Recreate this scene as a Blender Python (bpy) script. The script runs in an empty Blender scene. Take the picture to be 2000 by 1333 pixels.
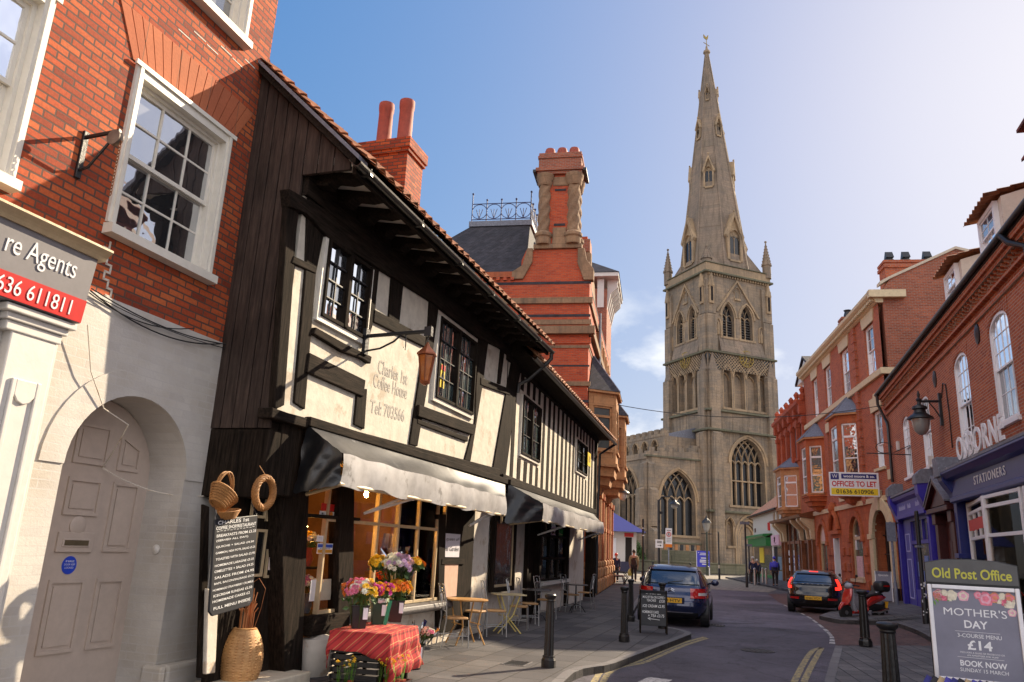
import bpy, bmesh, math, random
from mathutils import Vector, Matrix
random.seed(7)
R_ = math.radians
scene = bpy.context.scene
COL = scene.collection

# ------------------------------------------------------------------ camera
F = 1500.0; HC = 1.6; PITCH = R_(15.1); ROLL = R_(2.7)
up0 = Vector((0, -math.sin(PITCH), math.cos(PITCH)))
FW = Vector((0, math.cos(PITCH), math.sin(PITCH)))
RT = math.cos(ROLL) * Vector((1, 0, 0)) + math.sin(ROLL) * up0
UP = -math.sin(ROLL) * Vector((1, 0, 0)) + math.cos(ROLL) * up0
cam_d = bpy.data.cameras.new('camera')
cam = bpy.data.objects.new('camera', cam_d); COL.objects.link(cam)
cam_d.sensor_width = 36.0; cam_d.lens = F / 2000 * 36.0
cam_d.clip_start = 0.05; cam_d.clip_end = 5000
M = Matrix((RT, UP, -FW)).transposed().to_4x4(); M.translation = Vector((0, 0, HC))
cam.matrix_world = M
scene.camera = cam

# ------------------------------------------------------------------ sky, sun, exposure
SUN_AZ = 47.0; SUN_EL = 30.5
world = bpy.data.worlds.new('World'); scene.world = world; world.use_nodes = True
wn = world.node_tree.nodes; wl = world.node_tree.links; wn.clear()
w_out = wn.new('ShaderNodeOutputWorld'); w_bg = wn.new('ShaderNodeBackground')
sky = wn.new('ShaderNodeTexSky'); sky.sky_type = 'NISHITA'; sky.sun_disc = False
sky.sun_elevation = R_(SUN_EL); sky.sun_rotation = R_(SUN_AZ)
sky.air_density = 1.0; sky.dust_density = 1.6; sky.ozone_density = 2.2
# soften the sky's range, then lay white cumulus low over the roofs; thicker, brighter unseen cloud is added behind the camera to lift the shade
def wnode(t, **k):
    n = wn.new(t)
    for a_, v_ in k.items(): setattr(n, a_, v_)
    return n
gm = wnode('ShaderNodeGamma'); gm.inputs[1].default_value = .72
hs = wnode('ShaderNodeHueSaturation'); hs.inputs['Saturation'].default_value = 1.65
KK = 3.6
vm1 = wnode('ShaderNodeVectorMath', operation='SCALE'); vm1.inputs['Scale'].default_value = KK
vm2 = wnode('ShaderNodeVectorMath', operation='ADD'); vm2.inputs[1].default_value = (KK, KK, KK)
vm3 = wnode('ShaderNodeVectorMath', operation='DIVIDE')
wl.new(sky.outputs[0], gm.inputs[0]); wl.new(gm.outputs[0], hs.inputs['Color']); vm4 = wnode('ShaderNodeVectorMath', operation='MULTIPLY'); vm4.inputs[1].default_value = (.94, 1.0, 1.5); wl.new(hs.outputs[0], vm4.inputs[0])
wl.new(vm4.outputs[0], vm1.inputs[0]); wl.new(vm4.outputs[0], vm2.inputs[0])
wl.new(vm1.outputs[0], vm3.inputs[0]); wl.new(vm2.outputs[0], vm3.inputs[1])
tc = wnode('ShaderNodeTexCoord'); mp = wnode('ShaderNodeMapping'); mp.inputs['Scale'].default_value = (1, 1, 2.0); mp.inputs['Location'].default_value = (.37, .2, .1)
nz = wnode('ShaderNodeTexNoise'); nz.inputs['Scale'].default_value = 3.1; nz.inputs['Detail'].default_value = 9; nz.inputs['Roughness'].default_value = .56
wl.new(tc.outputs['Generated'], mp.inputs[0]); wl.new(mp.outputs[0], nz.inputs['Vector'])
sx = wnode('ShaderNodeSeparateXYZ'); wl.new(tc.outputs['Generated'], sx.inputs[0])
def mrange(src, a, b, c=0.0, d=1.0):
    n = wnode('ShaderNodeMapRange'); wl.new(src, n.inputs[0])
    for i, v in enumerate((a, b, c, d)): n.inputs[i + 1].default_value = v
    return n.outputs[0]
def mmath(o, p, q):
    n = wnode('ShaderNodeMath', operation=o)
    for i, v in enumerate((p, q)):
        if hasattr(v, 'node'): wl.new(v, n.inputs[i])
        else: n.inputs[i].default_value = v
    return n.outputs[0]
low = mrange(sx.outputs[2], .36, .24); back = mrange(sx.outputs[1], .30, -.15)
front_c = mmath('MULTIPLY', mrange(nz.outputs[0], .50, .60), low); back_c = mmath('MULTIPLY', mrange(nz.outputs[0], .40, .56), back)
mix1 = wnode('ShaderNodeMixRGB'); wl.new(front_c, mix1.inputs[0]); wl.new(vm3.outputs[0], mix1.inputs[1]); mix1.inputs[2].default_value = (3.0, 3.05, 3.15, 1)
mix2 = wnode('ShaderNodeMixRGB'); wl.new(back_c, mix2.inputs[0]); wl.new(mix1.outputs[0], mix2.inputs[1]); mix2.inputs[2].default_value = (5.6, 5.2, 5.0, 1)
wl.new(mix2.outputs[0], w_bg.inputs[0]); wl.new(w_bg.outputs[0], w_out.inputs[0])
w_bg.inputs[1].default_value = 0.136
sun_d = bpy.data.lights.new('sun', 'SUN'); sun_d.energy = 3.7; sun_d.angle = R_(0.5); sun_d.color = (1.0, .83, .60)
sun = bpy.data.objects.new('sun', sun_d); COL.objects.link(sun)
sdir = Vector((math.sin(R_(SUN_AZ)) * math.cos(R_(SUN_EL)), math.cos(R_(SUN_AZ)) * math.cos(R_(SUN_EL)), math.sin(R_(SUN_EL))))
sun.rotation_euler = sdir.to_track_quat('Z', 'Y').to_euler(); sun.location = (40, 40, 40)
scene.view_settings.view_transform = 'Standard'; scene.view_settings.look = 'None'
scene.view_settings.exposure = 1.42; scene.view_settings.gamma = 1; scene.view_settings.use_curve_mapping = False
scene.cycles.max_bounces = 8; scene.cycles.transparent_max_bounces = 12

# ------------------------------------------------------------------ measuring helpers
CAM = Vector((0, 0, HC))
def ray(x, y): return F * FW + (x - 1000) * RT - (y - 666.5) * UP
def gnd(x, y, z=0.0):
    d = ray(x, y); return CAM + d * ((z - HC) / d.z)
def dirv(a): return Vector((math.sin(R_(a)), math.cos(R_(a))))
class Fac:
    """a facade: origin at its left end seen from the street, local x along it, y into the building, z up"""
    def __init__(s, a, b):
        s.o = Vector(a[:2]); s.u = (Vector(b[:2]) - s.o).normalized(); s.v = Vector((-s.u.y, s.u.x))
        s.rot = math.atan2(s.u.y, s.u.x)
    def p(s, x, y, n=0.0):
        d = ray(x, y); q = s.o + s.v * n - CAM.xy; t = q.dot(s.v) / d.xy.dot(s.v); P = CAM + d * t
        return ((P.xy - s.o).dot(s.u), P.z)
    def flank(s, u, x, y):
        d = ray(x, y); q = s.o + s.u * u - CAM.xy; t = q.dot(s.u) / d.xy.dot(s.u); P = CAM + d * t
        return ((P.xy - s.o).dot(s.v), P.z)
    def w(s, u, n, z=0.0):
        q = s.o + s.u * u + s.v * n; return Vector((q.x, q.y, z))
    def poly(s, pts, n=0.0): return [s.p(x, y, n) for x, y in pts]
    def rect(s, pts, n=0.0):
        q = s.poly(pts, n)   # tl tr br bl
        return ((q[0][0] + q[3][0]) / 2, (q[1][0] + q[2][0]) / 2, (q[2][1] + q[3][1]) / 2, (q[0][1] + q[1][1]) / 2)

# ------------------------------------------------------------------ object helpers
def tag(o, label=None, cat=None, group=None, kind=None):
    if label: o['label'] = label
    if cat: o['category'] = cat
    if group: o['group'] = group
    if kind: o['kind'] = kind
    return o
def thing(name, label, cat, loc=(0, 0, 0), rz=0.0, group=None):
    o = bpy.data.objects.new(name, None); COL.objects.link(o); o.empty_display_size = .2
    o.location = loc; o.rotation_euler = (0, 0, rz)
    return tag(o, label, cat, group)
def fthing(f, name, label, cat, group=None, u=0, n=0, z=0):
    return thing(name, label, cat, f.w(u, n, z), f.rot, group)
def copy_tree(o, parent=None):
    c = o.copy(); COL.objects.link(c)
    if parent is not None: c.parent = parent
    for ch in list(o.children): copy_tree(ch, c)
    return c
FONT_CACHE = {}
def text_mesh(body, spacing=1.0, bold=0.0, shear=0.0):
    key = (body, spacing, bold, shear)
    if key in FONT_CACHE: return FONT_CACHE[key]
    cu = bpy.data.curves.new('lettering', 'FONT'); cu.body = body; cu.size = 1; cu.resolution_u = 3
    cu.space_character = spacing; cu.offset = bold; cu.shear = shear
    ob = bpy.data.objects.new('lettering', cu); COL.objects.link(ob)
    dg = bpy.context.evaluated_depsgraph_get(); me = ob.evaluated_get(dg).to_mesh()
    vs = [v.co.copy() for v in me.vertices]; fs = [list(p.vertices) for p in me.polygons]
    ob.evaluated_get(dg).to_mesh_clear(); bpy.data.objects.remove(ob); bpy.data.curves.remove(cu)
    if vs:
        x0 = min(v.x for v in vs); x1 = max(v.x for v in vs); y0 = min(v.y for v in vs); y1 = max(v.y for v in vs)
    else: x0 = y0 = 0; x1 = y1 = 1
    FONT_CACHE[key] = (vs, fs, x0, x1, y0, y1)
    return FONT_CACHE[key]
class MB:
    def __init__(s): s.v = []; s.f = []; s.mi = []; s.m = 0
    def add(s, vs, fs):
        b = len(s.v); s.v += [tuple(v) for v in vs]
        for f in fs: s.f.append([b + i for i in f]); s.mi.append(s.m)
        return s
    def box(s, x0, x1, y0, y1, z0, z1):
        return s.add([(x0, y0, z0), (x1, y0, z0), (x1, y1, z0), (x0, y1, z0), (x0, y0, z1), (x1, y0, z1), (x1, y1, z1), (x0, y1, z1)],
                     [(0, 3, 2, 1), (4, 5, 6, 7), (0, 1, 5, 4), (1, 2, 6, 5), (2, 3, 7, 6), (3, 0, 4, 7)])
    def hexa(s, P): return s.add(P, [(0, 3, 2, 1), (4, 5, 6, 7), (0, 1, 5, 4), (1, 2, 6, 5), (2, 3, 7, 6), (3, 0, 4, 7)])
    def prism(s, pts, y0, y1):          # polygon in x,z pushed along y
        n = len(pts); vs = [(a, y0, b) for a, b in pts] + [(a, y1, b) for a, b in pts]
        return s.add(vs, [list(range(n)), list(range(2 * n - 1, n - 1, -1))] + [(i, n + i, n + (i + 1) % n, (i + 1) % n) for i in range(n)])
    def prismz(s, pts, z0, z1):         # polygon in x,y pushed along z
        n = len(pts); vs = [(a, b, z0) for a, b in pts] + [(a, b, z1) for a, b in pts]
        return s.add(vs, [list(range(n)), list(range(n, 2 * n))] + [(i, n + i, n + (i + 1) % n, (i + 1) % n) for i in range(n)])
    def prismx(s, pts, x0, x1):         # polygon in y,z pushed along x
        n = len(pts); vs = [(x0, a, b) for a, b in pts] + [(x1, a, b) for a, b in pts]
        return s.add(vs, [list(range(n)), list(range(n, 2 * n))] + [(i, n + i, n + (i + 1) % n, (i + 1) % n) for i in range(n)])
    def loft(s, rings, close=True, caps=True):
        n = len(rings[0]); b = len(s.v)
        vs = [p for r in rings for p in r]; fs = []
        for k in range(len(rings) - 1):
            for i in range(n if close else n - 1):
                j = (i + 1) % n; fs.append((k * n + i, k * n + j, (k + 1) * n + j, (k + 1) * n + i))
        if caps: fs.append(list(range(n))); fs.append([(len(rings) - 1) * n + i for i in range(n)])
        return s.add(vs, fs)
    def tube(s, pts, r, n=8, caps=True):
        P = [Vector(p) for p in pts]; rs = r if isinstance(r, (list, tuple)) else [r] * len(P)
        rings = []; prev = None
        for i, p in enumerate(P):
            t = (P[min(i + 1, len(P) - 1)] - P[max(i - 1, 0)])
            t = t.normalized() if t.length > 1e-9 else Vector((0, 0, 1))
            if prev is None:
                a = Vector((0, 0, 1)) if abs(t.z) < .9 else Vector((1, 0, 0)); e1 = t.cross(a).normalized()
            else:
                e1 = prev - t * prev.dot(t); e1 = e1.normalized() if e1.length > 1e-6 else t.cross(Vector((0.3, .5, .8))).normalized()
            prev = e1; e2 = t.cross(e1)
            rings.append([p + (e1 * math.cos(2 * math.pi * k / n) + e2 * math.sin(2 * math.pi * k / n)) * rs[i] for k in range(n)])
        return s.loft(rings, True, caps)
    def lathe(s, prof, c=(0, 0, 0), n=16, a0=0.0, sx=1, sy=1):
        rings = [[(c[0] + r * math.cos(a0 + 2 * math.pi * k / n) * sx, c[1] + r * math.sin(a0 + 2 * math.pi * k / n) * sy, c[2] + z) for k in range(n)] for r, z in prof]
        return s.loft(rings, True, True)
    def ball(s, c, rx, ry=None, rz=None, n=10, m=6):
        ry = ry or rx; rz = rz or rx
        return s.loft([[(c[0] + rx * math.cos(2 * math.pi * k / n) * math.sin(t), c[1] + ry * math.sin(2 * math.pi * k / n) * math.sin(t), c[2] - rz * math.cos(t)) for k in range(n)]
                       for t in [math.pi * (i + .04) / (m + .08) for i in range(m + 1)]])
    def leaf(s, c, r, nrm=None):       # a small bent quad
        nrm = nrm or Vector((random.gauss(0, 1), random.gauss(0, 1), random.gauss(0, 1)))
        nrm = nrm.normalized(); a = nrm.orthogonal().normalized(); a.rotate(Matrix.Rotation(random.random() * 6.28, 3, nrm)); b = nrm.cross(a)
        c = Vector(c)
        return s.add([c - a * r, c + b * r * .55, c + a * r + nrm * r * .3, c - b * r * .55], [(0, 1, 2, 3)])
    def text(s, body, x0, x1, z0, z1, y, d=.01, flat=False, spacing=1.0, bold=0.0, shear=0.0, M4=None):
        vs, fs, a0, a1, b0, b1 = text_mesh(body, spacing, bold, shear)
        k = (x1 - x0) / (a1 - a0); h = (z1 - z0) / (b1 - b0)
        F_ = [(x0 + (v.x - a0) * k, y, z0 + (v.y - b0) * h) for v in vs]
        B_ = [(p[0], y + d, p[2]) for p in F_]
        # boundary edges for side walls
        cnt = {}
        for f in fs:
            for i in range(len(f)):
                e = (f[i], f[(i + 1) % len(f)]); cnt[e] = cnt.get(e, 0) + 1
        n = len(F_); faces = [list(f) for f in fs]
        if not flat:
            for (a, b) in cnt:
                if (b, a) not in cnt: faces.append([a, b, b + n, a + n])
        P = F_ + (B_ if not flat else [])
        if M4 is not None: P = [tuple(M4 @ Vector(p)) for p in P]
        return s.add(P, faces)
    def xf(s, M4, i0=0):
        for i in range(i0, len(s.v)): s.v[i] = tuple(M4 @ Vector(s.v[i]))
        return s
    def build(s, name, mat, parent=None, smooth=False, bevel=0.0, loc=None, rot=None, recalc=True, seg=2):
        me = bpy.data.meshes.new(name); me.from_pydata(s.v, [], s.f)
        mats = mat if isinstance(mat, (list, tuple)) else [mat]
        for m in mats: me.materials.append(m)
        if len(mats) > 1: me.polygons.foreach_set('material_index', s.mi)
        if recalc:
            bm = bmesh.new(); bm.from_mesh(me); bmesh.ops.recalc_face_normals(bm, faces=bm.faces); bm.to_mesh(me); bm.free()
        if smooth:
            me.shade_smooth(); me.set_sharp_from_angle(angle=R_(smooth if smooth > 1 else 42))
        me.update()
        o = bpy.data.objects.new(name, me); COL.objects.link(o)
        if parent: o.parent = parent
        if loc: o.location = loc
        if rot: o.rotation_euler = rot
        if bevel:
            md = o.modifiers.new('bevel', 'BEVEL'); md.width = bevel; md.segments = seg; md.limit_method = 'ANGLE'; md.angle_limit = R_(35)
        return o

# ------------------------------------------------------------------ materials
MATS = {}
def _new(name):
    m = bpy.data.materials.new(name); m.use_nodes = True; MATS[name] = m
    return m, m.node_tree.nodes, m.node_tree.links, m.node_tree.nodes['Principled BSDF']
def _coord(N, L, wall=True, scale=1.0):
    t = N.new('ShaderNodeTexCoord')
    if not wall: return t.outputs['Object']
    sp = N.new('ShaderNodeSeparateXYZ'); L.new(t.outputs['Object'], sp.inputs[0])
    ad = N.new('ShaderNodeMath'); L.new(sp.outputs[0], ad.inputs[0]); L.new(sp.outputs[1], ad.inputs[1])
    cb = N.new('ShaderNodeCombineXYZ'); L.new(ad.outputs[0], cb.inputs[0]); L.new(sp.outputs[2], cb.inputs[1])
    return cb.outputs[0]
def _noise(N, L, vec, scale, detail=4, rough=.6):
    n = N.new('ShaderNodeTexNoise'); n.inputs['Scale'].default_value = scale; n.inputs['Detail'].default_value = detail; n.inputs['Roughness'].default_value = rough
    if vec is not None: L.new(vec, n.inputs['Vector'])
    return n
def _ramp(N, L, src, stops):
    r = N.new('ShaderNodeValToRGB'); L.new(src, r.inputs[0]); e = r.color_ramp.elements
    while len(e) < len(stops): e.new(.5)
    for i, (p, c) in enumerate(stops): e[i].position = p; e[i].color = (*c, 1) if len(c) == 3 else c
    return r
def _mix(N, L, a, b, fac, mode='MIX'):
    m = N.new('ShaderNodeMixRGB'); m.blend_type = mode
    for i, s in ((0, fac), (1, a), (2, b)):
        if hasattr(s, 'node'): L.new(s, m.inputs[i])
        elif isinstance(s, (int, float)): m.inputs[i].default_value = s
        else: m.inputs[i].default_value = (*s, 1)
    return m
def _bump(N, L, src, strength, dist, P, prev=None):
    b = N.new('ShaderNodeBump'); b.inputs['Strength'].default_value = strength; b.inputs['Distance'].default_value = dist
    L.new(src, b.inputs['Height'])
    if prev is not None: L.new(prev, b.inputs['Normal'])
    if P is not None: L.new(b.outputs[0], P.inputs['Normal'])
    return b.outputs[0]
def paint(name, col, rough=.5, var=.12, metal=0.0, bump=.1, scale=9.0, coat=0.0, wear=None, spec=.5):
    m, N, L, P = _new(name); c = _coord(N, L, False); n = _noise(N, L, c, scale, 6, .65)
    lo = tuple(v * (1 - var) for v in col); hi = tuple(min(1, v * (1 + var)) for v in col)
    r = _ramp(N, L, n.outputs[0], [(.3, lo), (.7, hi)]); src = r.outputs[0]
    if wear:
        n2 = _noise(N, L, c, wear[1], 8, .7); r2 = _ramp(N, L, n2.outputs[0], [(wear[2], (0, 0, 0)), (wear[2] + .06, (1, 1, 1))])
        src = _mix(N, L, src, wear[0], r2.outputs[0]).outputs[0]
    L.new(src, P.inputs['Base Color']); P.inputs['Roughness'].default_value = rough; P.inputs['Metallic'].default_value = metal
    P.inputs['Coat Weight'].default_value = coat; P.inputs['Coat Roughness'].default_value = .05; P.inputs['Specular IOR Level'].default_value = spec
    if bump: _bump(N, L, n.outputs[0], bump, .02, P)
    return m
def brick(name, cols, mortar, bw=.225, bh=.075, mort=.010, stain=(.5, .45, .4), stain_amt=.35, bump=.6, rough=.85, dark=.15, soot=None):
    m, N, L, P = _new(name); c = _coord(N, L, True)
    # a little waviness so that courses are not ruler straight
    nw = _noise(N, L, c, 1.3, 2); vm = N.new('ShaderNodeVectorMath'); vm.operation = 'MULTIPLY_ADD'
    L.new(nw.outputs['Color'], vm.inputs[0]); vm.inputs[1].default_value = (.012, .012, 0); L.new(c, vm.inputs[2]); cv = vm.outputs[0]
    b = N.new('ShaderNodeTexBrick'); L.new(cv, b.inputs['Vector'])
    b.inputs['Scale'].default_value = 1; b.inputs['Brick Width'].default_value = bw; b.inputs['Row Height'].default_value = bh
    b.inputs['Mortar Size'].default_value = mort; b.inputs['Mortar Smooth'].default_value = .15; b.inputs['Bias'].default_value = 0
    b.inputs['Color1'].default_value = (0, 0, 0, 1); b.inputs['Color2'].default_value = (1, 1, 1, 1); b.inputs['Mortar'].default_value = (.5, .5, .5, 1)
    n1 = _noise(N, L, cv, 34, 5, .7); n0 = _noise(N, L, c, 1.1, 4, .6)
    k = len(cols); rc = _ramp(N, L, b.outputs['Color'], [(i / (k - 1), cc) for i, cc in enumerate(cols)])
    dk = _ramp(N, L, n1.outputs[0], [(.3, (1 - dark * 2.2,) * 3), (.62, (1.0,) * 3)])
    m1 = _mix(N, L, rc.outputs[0], dk.outputs[0], 1.0, 'MULTIPLY')
    st = _ramp(N, L, n0.outputs[0], [(.42, (0, 0, 0)), (.72, (1, 1, 1))])
    sm = N.new('ShaderNodeMath'); sm.operation = 'MULTIPLY'; sm.inputs[1].default_value = stain_amt; L.new(st.outputs[0], sm.inputs[0])
    m2 = _mix(N, L, m1.outputs[0], stain, sm.outputs[0], 'MULTIPLY')
    m3 = _mix(N, L, m2.outputs[0], mortar, b.outputs['Fac'])
    out = m3.outputs[0]
    if soot:
        n3 = _noise(N, L, c, soot[0], 6, .65); rs = _ramp(N, L, n3.outputs[0], [(soot[1], (0, 0, 0)), (soot[1] + .14, (1, 1, 1))])
        out = _mix(N, L, out, (.03, .025, .022), rs.outputs[0]).outputs[0]
    L.new(out, P.inputs['Base Color']); P.inputs['Roughness'].default_value = rough
    inv = N.new('ShaderNodeMath'); inv.operation = 'SUBTRACT'; inv.inputs[0].default_value = 1; L.new(b.outputs['Fac'], inv.inputs[1])
    nb = _bump(N, L, inv.outputs[0], bump, .012, None)
    _bump(N, L, n1.outputs[0], .35, .01, P, nb)
    return m
def tiles(name, cols, bw, bh, mort=.01, rough=.8, bump=.8):
    m, N, L, P = _new(name); t = N.new('ShaderNodeTexCoord'); sp = N.new('ShaderNodeSeparateXYZ'); L.new(t.outputs['Object'], sp.inputs[0])
    cb = N.new('ShaderNodeCombineXYZ'); L.new(sp.outputs[0], cb.inputs[0])
    ad = N.new('ShaderNodeMath'); L.new(sp.outputs[1], ad.inputs[0]); L.new(sp.outputs[2], ad.inputs[1]); L.new(ad.outputs[0], cb.inputs[1])
    b = N.new('ShaderNodeTexBrick'); L.new(cb.outputs[0], b.inputs['Vector']); b.inputs['Scale'].default_value = 1
    b.inputs['Brick Width'].default_value = bw; b.inputs['Row Height'].default_value = bh * 1.4; b.inputs['Mortar Size'].default_value = mort; b.inputs['Mortar Smooth'].default_value = .4
    b.inputs['Color1'].default_value = (0, 0, 0, 1); b.inputs['Color2'].default_value = (1, 1, 1, 1)
    n0 = _noise(N, L, t.outputs['Object'], 3.0, 5); k = len(cols)
    rc = _ramp(N, L, b.outputs['Color'], [(i / (k - 1), cc) for i, cc in enumerate(cols)])
    st = _ramp(N, L, n0.outputs[0], [(.35, (.55,) * 3), (.65, (1.1,) * 3)])
    m1 = _mix(N, L, rc.outputs[0], st.outputs[0], 1, 'MULTIPLY'); m2 = _mix(N, L, m1.outputs[0], (.01, .01, .01), b.outputs['Fac'])
    L.new(m2.outputs[0], P.inputs['Base Color']); P.inputs['Roughness'].default_value = rough
    inv = N.new('ShaderNodeMath'); inv.operation = 'SUBTRACT'; inv.inputs[0].default_value = 1; L.new(b.outputs['Fac'], inv.inputs[1])
    _bump(N, L, inv.outputs[0], bump, .02, P)
    return m
def wood(name, c1, c2, rough=.6, axis=2, scale=1.0, spec=.4):
    m, N, L, P = _new(name); c = _coord(N, L, False); mp = N.new('ShaderNodeMapping'); L.new(c, mp.inputs[0])
    sc = [14 * scale] * 3; sc[axis] = 1.1 * scale; mp.inputs['Scale'].default_value = sc
    n = _noise(N, L, mp.outputs[0], 2.2, 8, .68); n2 = _noise(N, L, c, 1.7, 4)
    r = _ramp(N, L, n.outputs[0], [(.32, c1), (.68, c2)]); st = _ramp(N, L, n2.outputs[0], [(.3, (.6,) * 3), (.7, (1.2,) * 3)])
    L.new(_mix(N, L, r.outputs[0], st.outputs[0], 1, 'MULTIPLY').outputs[0], P.inputs['Base Color'])
    P.inputs['Roughness'].default_value = rough; P.inputs['Specular IOR Level'].default_value = spec
    _bump(N, L, n.outputs[0], .5, .012, P)
    return m
def glass_pane(name, base=(.02, .022, .025), sky_mix=.5, rough=.02, wob=.02):
    m, N, L, P = _new(name); c = _coord(N, L, False)
    P.inputs['Base Color'].default_value = (*base, 1); P.inputs['Roughness'].default_value = .25
    g = N.new('ShaderNodeBsdfGlossy'); g.inputs['Roughness'].default_value = rough; g.inputs['Color'].default_value = (.93, .96, 1, 1)
    n = _noise(N, L, c, 2.4, 2); b = N.new('ShaderNodeBump'); b.inputs['Strength'].default_value = wob; b.inputs['Distance'].default_value = .3
    L.new(n.outputs[0], b.inputs['Height']); L.new(b.outputs[0], g.inputs['Normal'])
    mx = N.new('ShaderNodeMixShader'); lw = N.new('ShaderNodeLayerWeight'); lw.inputs['Blend'].default_value = sky_mix
    L.new(lw.outputs['Fresnel'], mx.inputs[0]); L.new(P.outputs[0], mx.inputs[1]); L.new(g.outputs[0], mx.inputs[2])
    L.new(mx.outputs[0], N['Material Output'].inputs[0])
    return m
def clear_glass(name, tint=(.9, .92, .9), refl=.12):
    m, N, L, P = _new(name); N.remove(P)
    t = N.new('ShaderNodeBsdfTransparent'); t.inputs[0].default_value = (*tint, 1)
    g = N.new('ShaderNodeBsdfGlossy'); g.inputs['Roughness'].default_value = .01
    lw = N.new('ShaderNodeLayerWeight'); lw.inputs['Blend'].default_value = refl
    mx = N.new('ShaderNodeMixShader'); L.new(lw.outputs['Fresnel'], mx.inputs[0]); L.new(t.outputs[0], mx.inputs[1]); L.new(g.outputs[0], mx.inputs[2])
    L.new(mx.outputs[0], N['Material Output'].inputs[0])
    return m
def emit(name, col, strength):
    m, N, L, P = _new(name); P.inputs['Base Color'].default_value = (*col, 1); P.inputs['Emission Color'].default_value = (*col, 1); P.inputs['Emission Strength'].default_value = strength
    return m
def stone(name, c1, c2, c3, bw=.7, bh=.32, mort=.012, weather=(.10, .10, .085), wamt=.5, bump=.4, green=0.0):
    m, N, L, P = _new(name); c = _coord(N, L, True); o = _coord(N, L, False)
    b = N.new('ShaderNodeTexBrick'); L.new(c, b.inputs['Vector']); b.inputs['Scale'].default_value = 1
    b.inputs['Brick Width'].default_value = bw; b.inputs['Row Height'].default_value = bh; b.inputs['Mortar Size'].default_value = mort; b.inputs['Mortar Smooth'].default_value = .3
    b.inputs['Color1'].default_value = (0, 0, 0, 1); b.inputs['Color2'].default_value = (1, 1, 1, 1)
    rc = _ramp(N, L, b.outputs['Color'], [(0, c1), (.5, c2), (1, c3)])
    n0 = _noise(N, L, o, .35, 7, .65); n1 = _noise(N, L, o, 9, 6, .7)
    mp = N.new('ShaderNodeMapping'); L.new(o, mp.inputs[0]); mp.inputs['Scale'].default_value = (2.2, 2.2, .18); n2 = _noise(N, L, mp.outputs[0], 1.2, 5, .6)
    st = _ramp(N, L, n0.outputs[0], [(.38, (0, 0, 0)), (.68, (wamt,) * 3)]); m1 = _mix(N, L, rc.outputs[0], weather, st.outputs[0])
    s2 = _ramp(N, L, n2.outputs[0], [(.5, (0, 0, 0)), (.72, (wamt * .9,) * 3)]); m2 = _mix(N, L, m1.outputs[0], (.05, .05, .045), s2.outputs[0])
    if green:
        n3 = _noise(N, L, o, .8, 5); s3 = _ramp(N, L, n3.outputs[0], [(.48, (0, 0, 0)), (.7, (green,) * 3)]); m2 = _mix(N, L, m2.outputs[0], (.10, .12, .05), s3.outputs[0])
    d = _ramp(N, L, n1.outputs[0], [(.3, (.75,) * 3), (.65, (1.08,) * 3)]); m3 = _mix(N, L, m2.outputs[0], d.outputs[0], 1, 'MULTIPLY')
    m4 = _mix(N, L, m3.outputs[0], tuple(v * .55 for v in c1), b.outputs['Fac'])
    L.new(m4.outputs[0], P.inputs['Base Color']); P.inputs['Roughness'].default_value = .9
    inv = N.new('ShaderNodeMath'); inv.operation = 'SUBTRACT'; inv.inputs[0].default_value = 1; L.new(b.outputs['Fac'], inv.inputs[1])
    nb = _bump(N, L, inv.outputs[0], bump, .02, None); _bump(N, L, n1.outputs[0], .4, .02, P, nb)
    return m
def paving(name, cols, bw, bh, mort, joint, rot=0.0, rough=.8, spec=.35, offset=.5, patch=.35):
    m, N, L, P = _new(name); o = _coord(N, L, False); mp = N.new('ShaderNodeMapping'); L.new(o, mp.inputs[0]); mp.inputs['Rotation'].default_value = (0, 0, rot)
    b = N.new('ShaderNodeTexBrick'); L.new(mp.outputs[0], b.inputs['Vector']); b.inputs['Scale'].default_value = 1; b.offset = offset
    b.inputs['Brick Width'].default_value = bw; b.inputs['Row Height'].default_value = bh; b.inputs['Mortar Size'].default_value = mort; b.inputs['Mortar Smooth'].default_value = .3
    b.inputs['Color1'].default_value = (0, 0, 0, 1); b.inputs['Color2'].default_value = (1, 1, 1, 1)
    k = len(cols); rc = _ramp(N, L, b.outputs['Color'], [(i / (k - 1), cc) for i, cc in enumerate(cols)])
    n0 = _noise(N, L, o, .9, 6, .65); n1 = _noise(N, L, o, 40, 4, .7); n2 = _noise(N, L, o, 7, 5, .7)
    st = _ramp(N, L, n0.outputs[0], [(.3, (1 - patch,) * 3), (.7, (1 + patch * .5,) * 3)]); m1 = _mix(N, L, rc.outputs[0], st.outputs[0], 1, 'MULTIPLY')
    gr = _ramp(N, L, n1.outputs[0], [(.3, (.75,) * 3), (.7, (1.15,) * 3)]); m1 = _mix(N, L, m1.outputs[0], gr.outputs[0], 1, 'MULTIPLY')
    sp = _ramp(N, L, n2.outputs[0], [(.68, (1,) * 3), (.76, (.6,) * 3)]); m1 = _mix(N, L, m1.outputs[0], sp.outputs[0], 1, 'MULTIPLY')
    m2 = _mix(N, L, m1.outputs[0], joint, b.outputs['Fac']); L.new(m2.outputs[0], P.inputs['Base Color'])
    rr = _ramp(N, L, n0.outputs[0], [(.3, (rough - .15,) * 3), (.7, (rough + .08,) * 3)]); L.new(rr.outputs[0], P.inputs['Roughness']); P.inputs['Specular IOR Level'].default_value = spec
    inv = N.new('ShaderNodeMath'); inv.operation = 'SUBTRACT'; inv.inputs[0].default_value = 1; L.new(b.outputs['Fac'], inv.inputs[1])
    nb = _bump(N, L, inv.outputs[0], .5, .008, None); _bump(N, L, n1.outputs[0], .25, .006, P, nb)
    return m
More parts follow.
